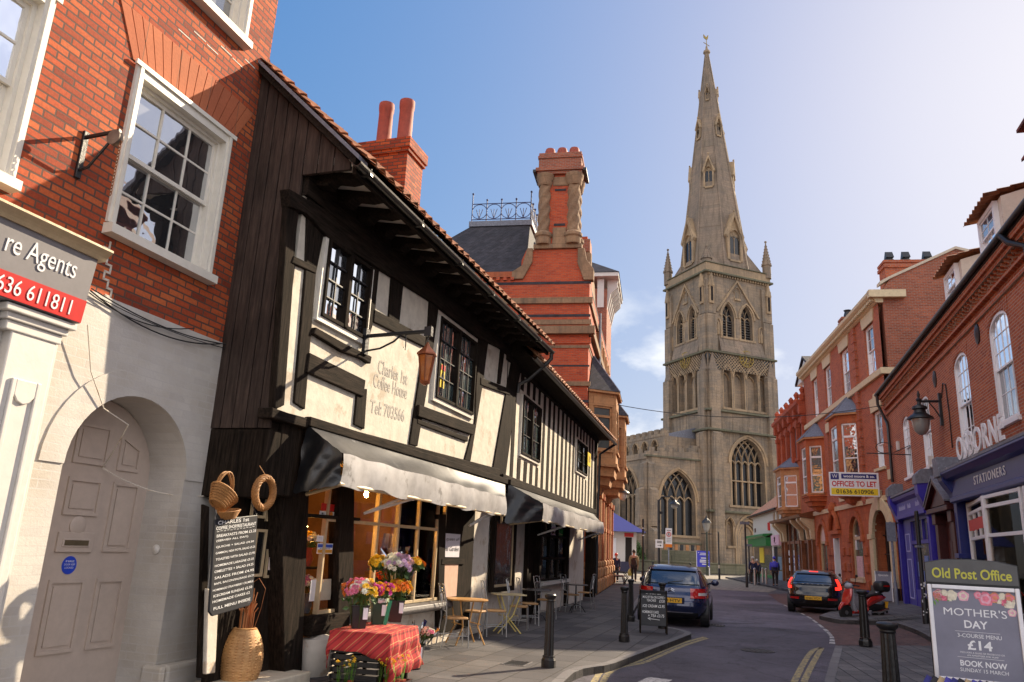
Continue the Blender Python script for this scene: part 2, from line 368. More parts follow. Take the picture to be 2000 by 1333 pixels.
# ------------------------------------------------------------------ palette
BR1 = brick('brick_orange', [(.24, .035, .011), (.42, .065, .016), (.50, .085, .020), (.56, .13, .035), (.47, .08, .018), (.32, .05, .014)], (.10, .05, .035), stain_amt=.3, soot=(1.1, .60))
BR1D = brick('brick_arch', [(.44, .12, .05), (.50, .15, .06), (.40, .10, .04)], (.14, .08, .05), bw=.5, bh=5, mort=.004, bump=.3, dark=.08)
BR2 = brick('brick_dusky', [(.32, .056, .02), (.47, .098, .028), (.54, .135, .04), (.40, .076, .022), (.50, .115, .034)], (.38, .25, .18), mort=.011, stain_amt=.4, soot=(.5, .68))
BR3 = brick('brick_red', [(.40, .078, .026), (.52, .11, .034), (.58, .14, .044), (.44, .09, .028)], (.30, .20, .16), mort=.009, stain_amt=.4)
BR4 = brick('brick_hall', [(.48, .062, .016), (.56, .08, .020), (.60, .10, .028), (.40, .05, .016)], (.26, .12, .08), mort=.008, stain_amt=.35, soot=(.4, .70))
BRG = brick('brick_gable', [(.33, .075, .032), (.40, .095, .04), (.46, .12, .05), (.27, .06, .028)], (.26, .20, .16), mort=.010, stain_amt=.6, soot=(.3, .62))
TERRA = stone('terracotta', (.46, .115, .036), (.52, .145, .046), (.42, .10, .032), bw=.5, bh=.3, mort=.006, weather=(.24, .08, .05), wamt=.5, bump=.3)
ORST = stone('orange_stone', (.50, .24, .10), (.56, .28, .12), (.46, .21, .09), bw=.6, bh=.32, mort=.006, weather=(.24, .13, .07), wamt=.4, bump=.3)
CHST = stone('church_stone', (.35, .26, .17), (.41, .305, .205), (.29, .23, .17), bw=.85, bh=.34, weather=(.13, .12, .105), wamt=.75, bump=.55)
CHST2 = stone('church_stone_spire', (.29, .215, .155), (.33, .245, .175), (.26, .20, .15), bw=.95, bh=.36, weather=(.15, .13, .11), wamt=.6, bump=.5, green=.12)
CHTR = stone('church_dressings', (.44, .31, .18), (.50, .355, .21), (.38, .28, .175), bw=2.5, bh=.7, mort=.004, weather=(.16, .13, .10), wamt=.55, bump=.2)
CHMOSS = stone('church_mossy', (.16, .155, .10), (.19, .18, .12), (.14, .14, .09), bw=1.2, bh=.3, weather=(.11, .10, .07), wamt=.6, bump=.4, green=.3)
CREAM = paint('cream_stone', (.60, .50, .32), .7, .12, wear=((.36, .28, .18), 5, .62))
BUFF = paint('buff_stone', (.52, .46, .36), .8, .12, wear=((.30, .25, .2), 6, .64))
BLACKW = wood('black_timber', (.005, .004, .003), (.034, .024, .018), rough=.85, axis=2, scale=1.3, spec=.08)
BLACKH = wood('black_timber_rail', (.006, .005, .004), (.040, .028, .021), rough=.85, axis=0, scale=1.3, spec=.08)
BOARD = wood('brown_boards', (.022, .014, .011), (.075, .050, .040), rough=.75, axis=2, scale=.9, spec=.25)
PLASTER = paint('cream_plaster', (.60, .55, .46), .85, .16, bump=.5, scale=5, wear=((.47, .40, .31), 1.5, .56))
PLASTERP = paint('pale_plaster', (.62, .56, .48), .85, .08, bump=.4, scale=6, wear=((.48, .38, .28), 2.2, .56))
WHITEB = brick('white_painted_brick', [(.50, .47, .44), (.56, .53, .49), (.53, .50, .46)], (.50, .47, .44), bw=.24, bh=.08, mort=.006, stain=(.68, .60, .50), stain_amt=.7, bump=.14, rough=.6, dark=.02)
WHITEP = paint('white_paint', (.62, .59, .55), .4, .05, bump=.12, wear=((.50, .44, .36), 22, .70))
SASH = paint('sash_white', (.72, .68, .60), .42, .06, bump=.1, wear=((.48, .40, .28), 14, .68))
SASHW = paint('sash_bright', (.80, .80, .82), .4, .04, bump=.06)
DOORP = paint('door_pink_grey', (.50, .41, .35), .42, .07, bump=.1, wear=((.42, .34, .28), 18, .70))
PIPE = paint('black_iron', (.012, .012, .014), .42, .2, bump=.25, scale=30)
BOLL = paint('bollard_black', (.010, .009, .009), .34, .25, bump=.35, scale=22)
LEAD = paint('lead_grey', (.16, .17, .21), .55, .25, bump=.2, wear=((.34, .36, .42), 8, .6))
SLATE = tiles('slate', [(.022, .022, .030), (.034, .032, .042), (.045, .040, .05), (.028, .026, .036)], .30, .16, .007)
PANT = tiles('clay_tiles', [(.30, .11, .05), (.38, .15, .065), (.24, .085, .04), (.33, .14, .08)], .22, .2, .008)
REDT = tiles('red_tiles', [(.20, .045, .03), (.25, .055, .035), (.17, .04, .03)], .22, .17, .008)
GLASS = glass_pane('window_glass', (.03, .034, .04), .74, .015, .03)
GLASSB = glass_pane('bright_glass', (.03, .034, .04), .86, .015, .02)
GLASSD = glass_pane('dark_glass', (.010, .011, .012), .24, .03, .02)
GLASSL = glass_pane('leaded_glass', (.05, .075, .075), .42, .05, .10)
GLASSC = glass_pane('church_glass', (.010, .011, .014), .12, .2, .3)
CLEAR = clear_glass('shop_glass', (.92, .9, .84), .10)
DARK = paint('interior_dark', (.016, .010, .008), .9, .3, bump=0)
INTER = paint('interior_wall', (.16, .075, .03), .8, .35, bump=0, scale=2)
FRAMEC = paint('cream_frame', (.52, .40, .24), .45, .12, bump=.2, wear=((.22, .14, .08), 16, .66))
GUTTER = paint('gutter_iron', (.022, .018, .016), .35, .3, bump=.2, wear=((.14, .10, .07), 7, .66))
BLUE = paint('shop_blue', (.020, .030, .17), .35, .12, bump=.06)
BLUEB = paint('bright_blue', (.035, .022, .33), .38, .1, bump=.06)
MAROON = paint('maroon_paint', (.055, .008, .008), .4, .15, bump=.06)
WHT = paint('sign_white', (.78, .78, .80), .45, .03, bump=0)
BLK = paint('sign_black', (.012, .012, .014), .5, .1, bump=0)
RED = paint('sign_red', (.55, .012, .012), .4, .08, bump=0)
YEL = paint('sign_yellow', (.80, .58, .02), .45, .05, bump=0)
NAVY = paint('sign_navy', (.02, .02, .16), .45, .05, bump=0)
GREYS = paint('sign_grey', (.20, .19, .20), .45, .08, bump=0)
CHALK = paint('chalk_white', (.70, .70, .70), .9, .15, bump=0, scale=40)
SLATEB = paint('chalkboard', (.012, .013, .018), .55, .3, bump=.05, wear=((.05, .05, .06), 6, .6))
WICKER = wood('wicker', (.26, .11, .03), (.46, .22, .07), rough=.6, axis=0, scale=2.2)
GOLD = paint('gilt', (.34, .24, .06), .5, .3, metal=.4, bump=0)
POT = paint('chimney_pot', (.30, .055, .028), .7, .2, bump=.2)

HALLST = stone('hall_stone', (.30, .185, .10), (.34, .21, .12), (.26, .16, .09), bw=.6, bh=.32, mort=.006, weather=(.15, .09, .06), wamt=.6, bump=.4)
# ------------------------------------------------------------------ building kit
def arch_curve(u0, u1, zs, rise, kind='round', n=10):
    c = (u0 + u1) / 2; a = (u1 - u0) / 2; out = []
    if kind == 'pointed':
        r = (a * a + rise * rise) / (2 * a); cx = u0 + r; t1 = math.atan2(rise, c - cx); h = max(2, n // 2)
        for i in range(h + 1):
            t = math.pi + (t1 - math.pi) * i / h; out.append((cx + r * math.cos(t), zs + r * math.sin(t)))
        out += [(2 * c - x, z) for x, z in reversed(out[:-1])]
    else:
        for i in range(n + 1):
            t = math.pi * i / n; out.append((c - a * math.cos(t), zs + rise * math.sin(t)))
    return out
def op(u0, u1, z0, z1, rise=0.0, kind='round'): return dict(u0=u0, u1=u1, z0=z0, z1=z1, rise=rise, kind=kind)
def wall_mb(u0, u1, z0, z1, ops=(), y=0.0, d=.18, mb=None, n=12):
    """front sheet of a wall with openings and their reveals"""
    mb = mb or MB(); E = 1e-5
    us = sorted({u0, u1} | {min(max(o[k], u0), u1) for o in ops for k in ('u0', 'u1')}); zs = sorted({z0, z1} | {min(max(o[k], z0), z1) for o in ops for k in ('z0', 'z1')})
    for i in range(len(us) - 1):
        for j in range(len(zs) - 1):
            a, b, c, e = us[i], us[i + 1], zs[j], zs[j + 1]
            if b - a < E or e - c < E: continue
            if any(o['u0'] < (a + b) / 2 < o['u1'] and o['z0'] < (c + e) / 2 < o['z1'] for o in ops): continue
            mb.add([(a, y, c), (b, y, c), (b, y, e), (a, y, e)], [(0, 1, 2, 3)])
    for o in ops:
        a, b, c, e, r = o['u0'], o['u1'], o['z0'], o['z1'], o['rise']; s = e - r
        for x in (a, b): mb.add([(x, y, c), (x, y + d, c), (x, y + d, s), (x, y, s)], [(0, 1, 2, 3)])
        mb.add([(a, y, c), (b, y, c), (b, y + d, c), (a, y + d, c)], [(0, 1, 2, 3)])
        if not r: mb.add([(a, y, e), (b, y, e), (b, y + d, e), (a, y + d, e)], [(0, 1, 2, 3)])
        else:
            A_ = arch_curve(a, b, s, r, o['kind'], n)
            for (p, q) in zip(A_[:-1], A_[1:]):
                mb.add([(p[0], y, p[1]), (q[0], y, q[1]), (q[0], y, e), (p[0], y, e)], [(0, 1, 2, 3)])
                mb.add([(p[0], y, p[1]), (q[0], y, q[1]), (q[0], y + d, q[1]), (p[0], y + d, p[1])], [(0, 1, 2, 3)])
    return mb
def arch_band(mb, u0, u1, zs, rise, w, y0, y1, kind='round', n=14, legs=0.0):
    """moulding that follows an arch, optionally down its jambs"""
    a = arch_curve(u0, u1, zs, rise, kind, n); b = arch_curve(u0 - w, u1 + w, zs, rise + w, kind, n)
    if legs: a = [(u0, zs - legs)] + a + [(u1, zs - legs)]; b = [(u0 - w, zs - legs)] + b + [(u1 + w, zs - legs)]
    m = min(len(a), len(b))
    for i in range(m - 1): mb.prism([a[i], a[i + 1], b[i + 1], b[i]], y0, y1)
    return mb
def sash(parent, u0, u1, z0, z1, y, cols=3, rows=(2, 2), fw=.07, mat=None, gmat=None, rise=0.0, sill=None, bar=.022, kind='round', label=None, casing=None, split=.5, sillmat=None, yaw=0.0):
    """a sliding sash window: frame part with glass and sill below it"""
    mat = mat or SASHW; gmat = gmat or GLASS; f = MB(); zs = z1 - rise
    f.box(u0, u0 + fw, y, y + .12, z0, zs); f.box(u1 - fw, u1, y, y + .12, z0, zs); f.box(u0 + fw, u1 - fw, y, y + .12, z0, z0 + fw)
    if rise:
        a = arch_curve(u0, u1, zs, rise, kind, 12); b = arch_curve(u0 + fw, u1 - fw, zs, max(rise - fw, .01), kind, 12)
        for i in range(12): f.prism([a[i], a[i + 1], b[i + 1], b[i]], y, y + .12)
        if rise < .35: f.prism([(u0 + fw, zs - .02)] + [(u0 + fw, zs)] + b[1:-1] + [(u1 - fw, zs), (u1 - fw, zs - .02)], y + .03, y + .06) if False else None
    else: f.box(u0 + fw, u1 - fw, y, y + .12, z1 - fw, z1)
    zm = z0 + (z1 - z0) * split; iw = u1 - u0 - 2 * fw
    for (a, b, yy, nr) in ((z0 + fw, zm + .02, y + .075, rows[0]), (zm - .02, z1 - fw, y + .035, rows[1])):
        for s in (u0 + fw, u1 - fw - .04): f.box(s, s + .04, yy, yy + .03, a, min(b, zs) if rise else b)
        f.box(u0 + fw + .04, u1 - fw - .04, yy, yy + .03, a, a + .045); 
        if not rise or b < zs: f.box(u0 + fw + .04, u1 - fw - .04, yy, yy + .03, b - .045, b)
        top = b
        for i in range(1, cols):
            x = u0 + fw + iw * i / cols
            if rise and b > zs: top = zs + (rise - fw) * math.sqrt(max(0, 1 - ((x - (u0 + u1) / 2) / ((u1 - u0) / 2 - fw)) ** 2))
            f.box(x - bar / 2, x + bar / 2, yy + .004, yy + .024, a, top)
        for j in range(1, nr):
            z = a + (b - a) * j / nr; f.box(u0 + fw, u1 - fw, yy + .006, yy + .022, z - bar / 2, z + bar / 2)
    if casing:
        c = casing
        f.box(u0 - c, u0, y - .05, y + .02, z0, z1 + c); f.box(u1, u1 + c, y - .05, y + .02, z0, z1 + c); f.box(u0, u1, y - .05, y + .02, z1, z1 + c)
        f.box(u0 - c - .02, u0 - c + .03, y - .075, y - .05, z0, z1 + c); f.box(u1 + c - .03, u1 + c + .02, y - .075, y - .05, z0, z1 + c)
    w = f.build('window', mat, parent)
    g = MB(); pts = [(u0 + fw * .5, z0 + fw * .5), (u1 - fw * .5, z0 + fw * .5)]
    if rise: pts += list(reversed(arch_curve(u0 + fw * .5, u1 - fw * .5, zs, rise - fw * .5, kind, 12)))
    else: pts += [(u1 - fw * .5, z1 - fw * .5), (u0 + fw * .5, z1 - fw * .5)]
    # the two sashes' panes stand one behind the other and never quite in plane
    lo = [(u0 + fw * .5, z0 + fw * .5), (u1 - fw * .5, z0 + fw * .5), (u1 - fw * .5, zm), (u0 + fw * .5, zm)]
    up = [(u0 + fw * .5, zm), (u1 - fw * .5, zm)] + pts[2:]
    e = random.uniform(-.006, .006)
    g.add([(a, y + .092 + e * (i in (0, 3)) - yaw * (a - (u0 + u1) / 2), b) for i, (a, b) in enumerate(lo)], [list(range(4))])
    g.add([(a, y + .052 - e * (i in (0, len(up) - 1)) - yaw * (a - (u0 + u1) / 2), b) for i, (a, b) in enumerate(up)], [list(range(len(up)))])
    g.build('glass', gmat, w)
    if sill:
        s = MB(); s.prismx([(y + .1, z0), (y - sill, z0 - .03), (y - sill, z0 - .12), (y + .1, z0 - .14)], u0 - .1 - (casing or 0), u1 + .1 + (casing or 0)); s.build('sill', sillmat or mat, w)
    return w
def mass(name, mat, parent, u0, u1, y0, y1, z0, z1): return MB().box(u0, u1, y0, y1, z0, z1).build(name, mat, parent)
def chimney_pots(parent, pts, r=.13, h=.7, mat=None):
    for (x, y, z) in pts:
        m = MB().lathe([(r * 1.15, 0), (r * 1.1, .06), (r * .92, .1), (r * .88, h * .8), (r * .96, h * .86), (r * .98, h * .95), (r * .94, h), (r * .7, h), (r * .7, h - .15)], (x, y, z), 14)
        m.build('chimney_pot', mat or POT, parent, smooth=True)
# ================================================================== LEFT SIDE OF THE STREET
dL = dirv(18.4); L0 = Vector((-2.29, 10.08))
A = Fac(L0, L0 + dL)
K = Fac(A.w(0, .6), A.w(1, .6))
# ------------------------------------------------------------------ brick townhouse
bt = fthing(K, 'brick_townhouse', 'tall orange brick townhouse at the left edge, white painted below with arched door', 'building')
W1 = (-3.46, -2.12, 4.47, 6.11)
WL = (-6.0, -4.62, 4.42, 6.1); WT = (-3.5, -2.14, 7.55, 9.2)
DO = op(-3.5, -1.94, -.2, 2.9, .75)
ZW = 3.76
wall_mb(-9, -1.55, ZW, 13, [op(*W1), op(*WL), op(*WT)], 0, .16).build('brick_wall', BR1, bt)
mass('side_wall', BR1, bt, -9, -1.553, .17, 9, 2.92, 12.9); mass('rear_wall', BR1, bt, -9, -1.553, .56, 9, 0, 2.92)
wp = wall_mb(-9, -1.2, -.2, ZW - .002, [DO], -.015, .5, n=18)
wp.add([(-9, -.015, ZW - .002), (-1.2, -.015, ZW - .002), (-1.2, .17, ZW - .002), (-9, .17, ZW - .002)], [(0, 1, 2, 3)])
wp.add([(-1.2, -.015, -.2), (-1.2, .17, -.2), (-1.2, .17, ZW - .002), (-1.2, -.015, ZW - .002)], [(0, 1, 2, 3)])
wp.build('painted_wall', WHITEB, bt)
mp_ = MB().box(-1.93, -1.22, -.16, -.017, -.15, .3).box(-2.0, -1.93, -.16, .12, -.15, .3); mp_.build('plinth', WHITEB, bt, bevel=.04)
# painted brick arch ring, only just proud
m = MB(); arch_band(m, -3.5, -1.94, 2.15, .75, .26, -.03, -.017, n=22); m.build('arch_ring', WHITEB, bt)
w = sash(bt, *W1, .05, 3, (2, 2), .045, SASH, GLASSB, sill=.17, casing=None, yaw=.012)
for (a, b, c, d) in (W1, WL, WT):
    c_ = MB()
    for x in (a - .09, b - .01): c_.box(x, x + .1, -.035, .05, c, d + .1); c_.box(x + .03, x + .07, -.055, -.035, c, d + .1)
    c_.box(a + .01, b - .01, -.035, .05, d - .01, d + .1); c_.box(a - .13, b + .13, -.06, -.035, d + .08, d + .13)
    c_.build('window_casing', SASH, bt)
sash(bt, *WL, .05, 3, (2, 2), .05, SASH, GLASSB, sill=.17); sash(bt, *WT, .05, 3, (2, 2), .05, SASH, GLASS, sill=.17)
# flat gauged arches of fanned bricks
for (a, b, c, d) in (W1, WL, WT):
    vo = MB(); cx = (a + b) / 2; k = 15
    for i in range(k):
        s0 = -1 + 2 * i / k; s1 = -1 + 2 * (i + 1) / k - .012; hw = (b - a) / 2 + .14
        vo.prism([(cx + s0 * hw, d + .12), (cx + s1 * hw, d + .12), (cx + s1 * (hw + .28), d + .62 + .03 * (1 - s1 * s1)), (cx + s0 * (hw + .28), d + .62 + .03 * (1 - s0 * s0))], -.012, .02)
    vo.build('gauged_brick_arch', BR1D, bt)
# stepped pale cement repair in the brickwork
rep = MB(); xx, zz = -3.45, 4.3
for i in range(9):
    rep.box(xx, xx + .02, -.005, .01, zz - .085, zz); st = .06 * (1 if i % 3 else -1); rep.box(min(xx, xx + st), max(xx, xx + st) + .02, -.005, .01, zz - .09, zz - .07); xx += st; zz -= .075
rep.build('mortar_repair', PLASTERP, bt)
for i in range(6): MB().box(-3.1 + i * .22, -2.9 + i * .22, -.004, .01, 6.95 + .075 * (i % 2) + .06 * i, 6.965 + .075 * (i % 2) + .06 * i).build('mortar_repair', PLASTERP, bt)
# arched panelled door
d_ = MB(); dy = .46
d_.prism([(-3.5, -.05), (-1.94, -.05)] + list(reversed(arch_curve(-3.5, -1.94, 2.15, .74, 'round', 16))), dy, dy + .06)
dr = d_.build('door', DOORP, bt)
pm = MB()
def panel(a, b, c, e, topcut=None):
    t = .035
    pts = [(a, c), (b, c), (b, e), (a, e)] if topcut is None else [(a, c), (b, c), (b, topcut), (a, e)]
    ins = [(a + t, c + t), (b - t, c + t), (b - t, pts[2][1] - t), (a + t, pts[3][1] - t)]
    for i in range(4): pm.prism([pts[i], pts[(i + 1) % 4], ins[(i + 1) % 4], ins[i]], dy - .02, dy + .01)
    i2 = [(x + (.03 if i in (0, 3) else -.03), z + (.03 if i < 2 else -.03)) for i, (x, z) in enumerate(ins)]
    pm.prism(i2, dy - .012, dy + .01)
for (a, b) in ((-3.42, -3.12), (-2.98, -2.56), (-2.42, -2.06)):
    panel(a, b, .45, 1.12); panel(a, b, 1.38 if a < -3.3 or a > -2.5 else 1.72, 2.08)
panel(-3.35, -3.12, 2.2, 2.5); panel(-2.98, -2.56, 2.22, 2.62); panel(-2.42, -2.12, 2.2, 2.56, 2.46)
pm.build('door_panel_moulding', DOORP, dr)
kn = MB().lathe([(.09, 0), (.095, .012), (.075, .024), (.03, .03)], (0, 0, 0), 18); kn.xf(Matrix.Translation((-2.77, dy, 1.62)) @ Matrix.Rotation(R_(90), 4, 'X')); kn.build('knob', DOORP, dr, smooth=True)
MB().box(-2.98, -2.56, dy - .025, dy + .01, 1.37, 1.56).box(-2.93, -2.61, dy - .035, dy - .02, 1.42, 1.5).build('letter_plate', DOORP, dr, bevel=.006)
MB().box(-2.91, -2.63, dy - .04, dy - .034, 1.435, 1.485).build('letter_flap', paint('brass_dull', (.20, .16, .10), .4, .2, metal=.6), dr)
s_ = MB().lathe([(.085, 0), (.085, .004)], (0, 0, 0), 20); s_.xf(Matrix.Translation((-2.78, dy - .002, 1.25)) @ Matrix.Rotation(R_(90), 4, 'X')); s_.build('blue_sticker', paint('sticker_blue', (.02, .06, .50), .4, .1, bump=0), dr)
m = MB()
for i, t in enumerate(('FIRE', 'DOOR KEEP', 'LOCKED')): m.text(t, -2.83 - .012 * (i == 1), -2.73 + .012 * (i == 1), 1.278 - .03 * i, 1.295 - .03 * i, dy - .009, flat=True)
m.build('sticker_lettering', WHT, dr)
MB().box(-3.5, -1.94, dy - .1, dy + .2, -.2, -.05).build('door_step', BUFF, bt, bevel=.02)
bs = MB().lathe([(.045, 0), (.05, .012), (.03, .02), (.018, .03)], (0, 0, 0), 16); bs.xf(Matrix.Translation((-1.944, .2, 1.42)) @ Matrix.Rotation(R_(-90), 4, 'Y')); bs.build('bell_push', WHITEP, bt, smooth=True)
# blue-grey lead flashing above the shop sign
MB().box(-9, -3.6, -.03, -.002, 3.84, 4.05).build('lead_flashing', LEAD, bt)
# cables sagging along the top of the white paint
def sag(mb, p, q, s, r=.006, n=14):
    p, q = Vector(p), Vector(q); mb.tube([p.lerp(q, i / n) - Vector((0, 0, s * 4 * (i / n) * (1 - i / n))) for i in range(n + 1)], r, 5)
for i, (p, q, s, r) in enumerate((((-3.6, -.05, 3.74), (-1.75, -.06, 3.72), .15, .008), ((-3.6, -.06, 3.76), (-1.6, -.05, 3.75), .09, .007), ((-3.6, -.04, 3.72), (-2.2, -.06, 3.78), .12, .006), ((-3.5, -.07, 3.7), (-1.6, -.05, 3.7), .05, .005))):
    m = MB(); sag(m, p, q, s, r); m.build('cable', PIPE, bt)
m = MB(); m.tube([(-1.6, -.05, 3.72), (-1.45, -.05, 3.5), (-1.42, -.045, 2.6), (-1.38, -.05, 1.6), (-1.3, -.05, .4)], .009, 6); m.build('white_cable', WHITEP, bt)
m = MB(); m.tube([(-3.62, -.12, 3.4), (-3.45, -.08, 3.0), (-3.2, -.05, 2.7), (-2.85, -.03, 2.6)], .006, 5); sag(m, (-2.85, -.03, 2.6), (-2.62, .43, 2.2), .02); sag(m, (-2.62, .43, 2.2), (-1.3, -.2, 2.1), .16, .006); m.build('loose_wire', PLASTERP, bt)
# ------------------------------------------------------------------ iron pulley bracket
pb = fthing(K, 'pulley_bracket', 'black iron wall bracket with a pulley and rusty chain on the orange brick', 'bracket', u=-3.95, n=0, z=5.0)
m = MB(); m.box(-.03, .03, -.03, 0, -.28, .2); m.build('wall_plate', PIPE, pb, bevel=.006)
m = MB(); m.tube([(0, -.02, .14), (.02, -.4, .17)], .02, 8); m.tube([(0, -.02, -.2), (0, -.12, -.18), (.01, -.3, .05), (.02, -.36, .15)], .014, 6); m.build('arm', PIPE, pb, smooth=True)
m = MB().lathe([(.02, -.03), (.075, -.028), (.075, -.018), (.05, 0), (.075, .018), (.075, .028), (.02, .03)], (0, 0, 0), 16); m.xf(Matrix.Translation((.02, -.36, .1)) @ Matrix.Rotation(R_(90), 4, 'Y')); m.build('pulley', paint('worn_iron', (.16, .13, .11), .5, .4, metal=.3), pb, smooth=True)
m = MB()
for i in range(17):
    z = .05 - i * .032; a = 0 if i % 2 else math.pi / 2
    m.tube([(.03 + .011 * math.cos(t) * math.cos(a), -.42 + .011 * math.cos(t) * math.sin(a), z + .021 * math.sin(t)) for t in [k * math.pi / 4 for k in range(9)]], .0045, 5)
m.build('chain', paint('rust', (.20, .075, .03), .8, .3, metal=.2), pb)
# ------------------------------------------------------------------ estate agent shopfront: sign board and pilaster
sf = fthing(K, 'shopfront_pilaster', 'cream pilaster with raised panel carrying the grey and red shop sign', 'shopfront', u=-.24, n=0)
m = MB(); m.box(-6, -3.62, -.1, -.02, -.1, 3.3); m.build('backing_panel', WHITEP, sf)
m = MB(); m.box(-4.15, -3.72, -.2, -.1, -.1, 3.32); m.build('pilaster', WHITEP, sf, bevel=.012)
m = MB()
m.box(-4.07, -4.03, -.225, -.2, .5, 2.75); m.box(-3.84, -3.80, -.225, -.2, .5, 2.75); m.box(-4.03, -3.84, -.225, -.2, .5, .54)
m.prism([(-4.03, 2.75), (-3.84, 2.75), (-3.84, 2.62), (-3.88, 2.57), (-3.935, 2.55), (-3.99, 2.57), (-4.03, 2.62)], -.222, -.2); m.build('panel_moulding', WHITEP, sf, bevel=.008)
m = MB().box(-4.25, -3.66, -.24, -.02, 3.2, 3.26).box(-4.3, -3.62, -.28, -.02, 3.26, 3.32).box(-4.22, -3.69, -.215, -.02, 3.12, 3.2); m.build('capital', WHITEP, sf, bevel=.01)
m = MB(); m.box(-4.75, -4.25, -.16, -.1, .0, 3.32); m.build('door_frame', WHITEP, sf, bevel=.01)
ss = fthing(K, 'shop_sign', 'grey and red shop sign reading re Agents 636 611811 under a cream moulding', 'sign', u=-.24, n=0)
ang = R_(5)
m = MB(); m.prismx([(-.02, 3.33), (-.3, 3.33), (-.36, 3.92), (-.02, 3.92)], -7, -3.62); m.build('board', GREYS, ss)
def on_sign(mb): return mb
fm = Matrix.Translation((0, -.302, 3.33)) @ Matrix.Rotation(-math.atan2(.06, .59), 4, 'X') @ Matrix.Translation((0, 0, -3.33))
fm = Matrix.Translation((0, -.302, 3.33)) @ Matrix.Rotation(math.atan2(.06, .59), 4, 'X') @ Matrix.Translation((0, 0, -3.33))
m = MB(); m.box(-7, -3.622, -.008, -.002, 3.335, 3.535); m.xf(fm); m.build('red_band', RED, ss)
m = MB(); m.text('re Agents', -4.47, -3.80, 3.63, 3.845, -.006, .004, M4=fm); m.build('lettering', WHT, ss)
m = MB(); m.text('636 611811', -4.46, -3.76, 3.37, 3.50, -.014, .004, M4=fm); m.build('lettering', WHT, ss)
m = MB(); m.prismx([(0, 3.92), (-.38, 3.92), (-.40, 3.95), (-.42, 3.97), (-.46, 4.0), (-.46, 4.02), (0, 4.04)], -7, -3.56); m.build('cornice', FRAMEC, ss)

# ------------------------------------------------------------------ timber framed coffee house
c5 = lambda x, y: (420 + x * .45, 400 + y * .45)
UP_N = -.2
ch = fthing(A, 'coffee_house', 'jettied black and white timber framed coffee house with a boarded side and tiled roof', 'building')
U0, U1 = -1.6, 6.75
MB().prism([(-1.56, 2.95), (6.25, 2.95), (6.95, 6.0), (-1.56, 6.0)], UP_N, 1.2).build('plaster_wall', PLASTER, ch)
def timber(pts, mat=None, n0=UP_N - .03, n1=UP_N + .06, name='timber_post', parent=ch, crop=c5, f=A):
    m = MB().prism(f.poly([crop(x, y) for x, y in pts], n0), n0, n1 + random.uniform(0, .006)); return m.build(name, mat or BLACKW, parent, bevel=.012)
timber([(322, -60), (364, -40), (348, 230), (302, 872), (258, 892)])
timber([(405, -30), (492, -20), (476, 120), (440, 300), (392, 890), (345, 860), (395, 280)])
timber([(345, 222), (440, 270), (441, 300), (334, 252)], BLACKH, UP_N - .045, name='timber_rail')
timber([(440, 532), (560, 600), (682, 660), (676, 692), (640, 668), (560, 640), (430, 560)], BLACKH, UP_N - .07, name='window_beam')
timber([(412, 642), (655, 762), (646, 835), (401, 728)], BLACKH, UP_N - .055, name='timber_rail')
timber([(620, 800), (662, 800), (650, 975), (605, 955)], name='timber_stud')
timber([(692, 240), (716, 262), (692, 500), (664, 600), (642, 588)], name='timber_post')
timber([(770, 290), (822, 320), (800, 530), (755, 495)], name='timber_stud')
timber([(695, 455), (916, 575), (912, 618), (690, 508)], BLACKH, UP_N - .045, name='timber_rail')
timber([(935, 380), (977, 410), (952, 600), (922, 800), (880, 1050), (845, 1040), (905, 640), (925, 560)], name='timber_post')
timber([(1150, 540), (1192, 560), (1165, 770), (1110, 1115), (1085, 1108), (1130, 940), (1134, 800)], name='timber_post')
timber([(1155, 750), (1282, 800), (1282, 828), (1155, 782)], BLACKH, UP_N - .045, name='timber_rail')
timber([(1300, 620), (1345, 650), (1312, 800), (1262, 1180), (1205, 1160), (1262, 830)], name='timber_post')
timber([(1245, 600), (1262, 610), (1240, 780), (1228, 775)], name='timber_stud')
timber([(888, 868), (1127, 955), (1122, 1000), (884, 918)], BLACKH, UP_N - .075, name='window_beam')
timber([(880, 930), (1100, 1010), (1098, 1030), (880, 950)], BLACKH, UP_N - .04, name='timber_rail')
timber([(250, 880), (322, 905), (1238, 1148), (1236, 1195), (312, 945), (245, 925)], BLACKH, UP_N - .09, UP_N + .1, name='bressummer')
MB().box(U0 + .02, 7.0, UP_N - .055, UP_N + .05, 5.6, 6.02).build('wall_plate', BLACKH, ch)
timber([(322, -70), (480, 20), (700, 195), (930, 350), (1320, 610), (1310, 655), (1150, 580), (930, 412), (700, 268), (490, 140), (400, 40), (330, 10)], BLACKH, UP_N - .07, name='wall_plate')
# text painted straight on the plaster
def txt_on(f, body, p0, p1, h, n, parent, mat, name='lettering', spacing=1.0, shear=0.0, bold=0.0):
    a = f.p(*p0, n); b = f.p(*p1, n); L = b[0] - a[0]; sl = (b[1] - a[1]) / L
    m = MB(); m.text(body, 0, L, 0, h, 0, flat=True, spacing=spacing, shear=shear, bold=bold)
    m.v = [(a[0] + x, n, a[1] + z + x * sl) for x, y, z in m.v]; return m.build(name, mat, parent)
PAINTED = paint('faded_lettering', (.40, .37, .33), .9, .2, bump=0, scale=30, wear=((.66, .61, .50), 30, .56))
tn = UP_N - .004
txt_on(A, 'Charles 1st', c5(706, 730), c5(834, 786), .20, tn, ch, PAINTED, bold=.012)
txt_on(A, 'Coffee House', c5(686, 790), c5(832, 846), .20, tn, ch, PAINTED, bold=.012)
txt_on(A, 'Tel: 703566', c5(672, 903), c5(820, 944), .19, tn, ch, PAINTED, bold=.012)
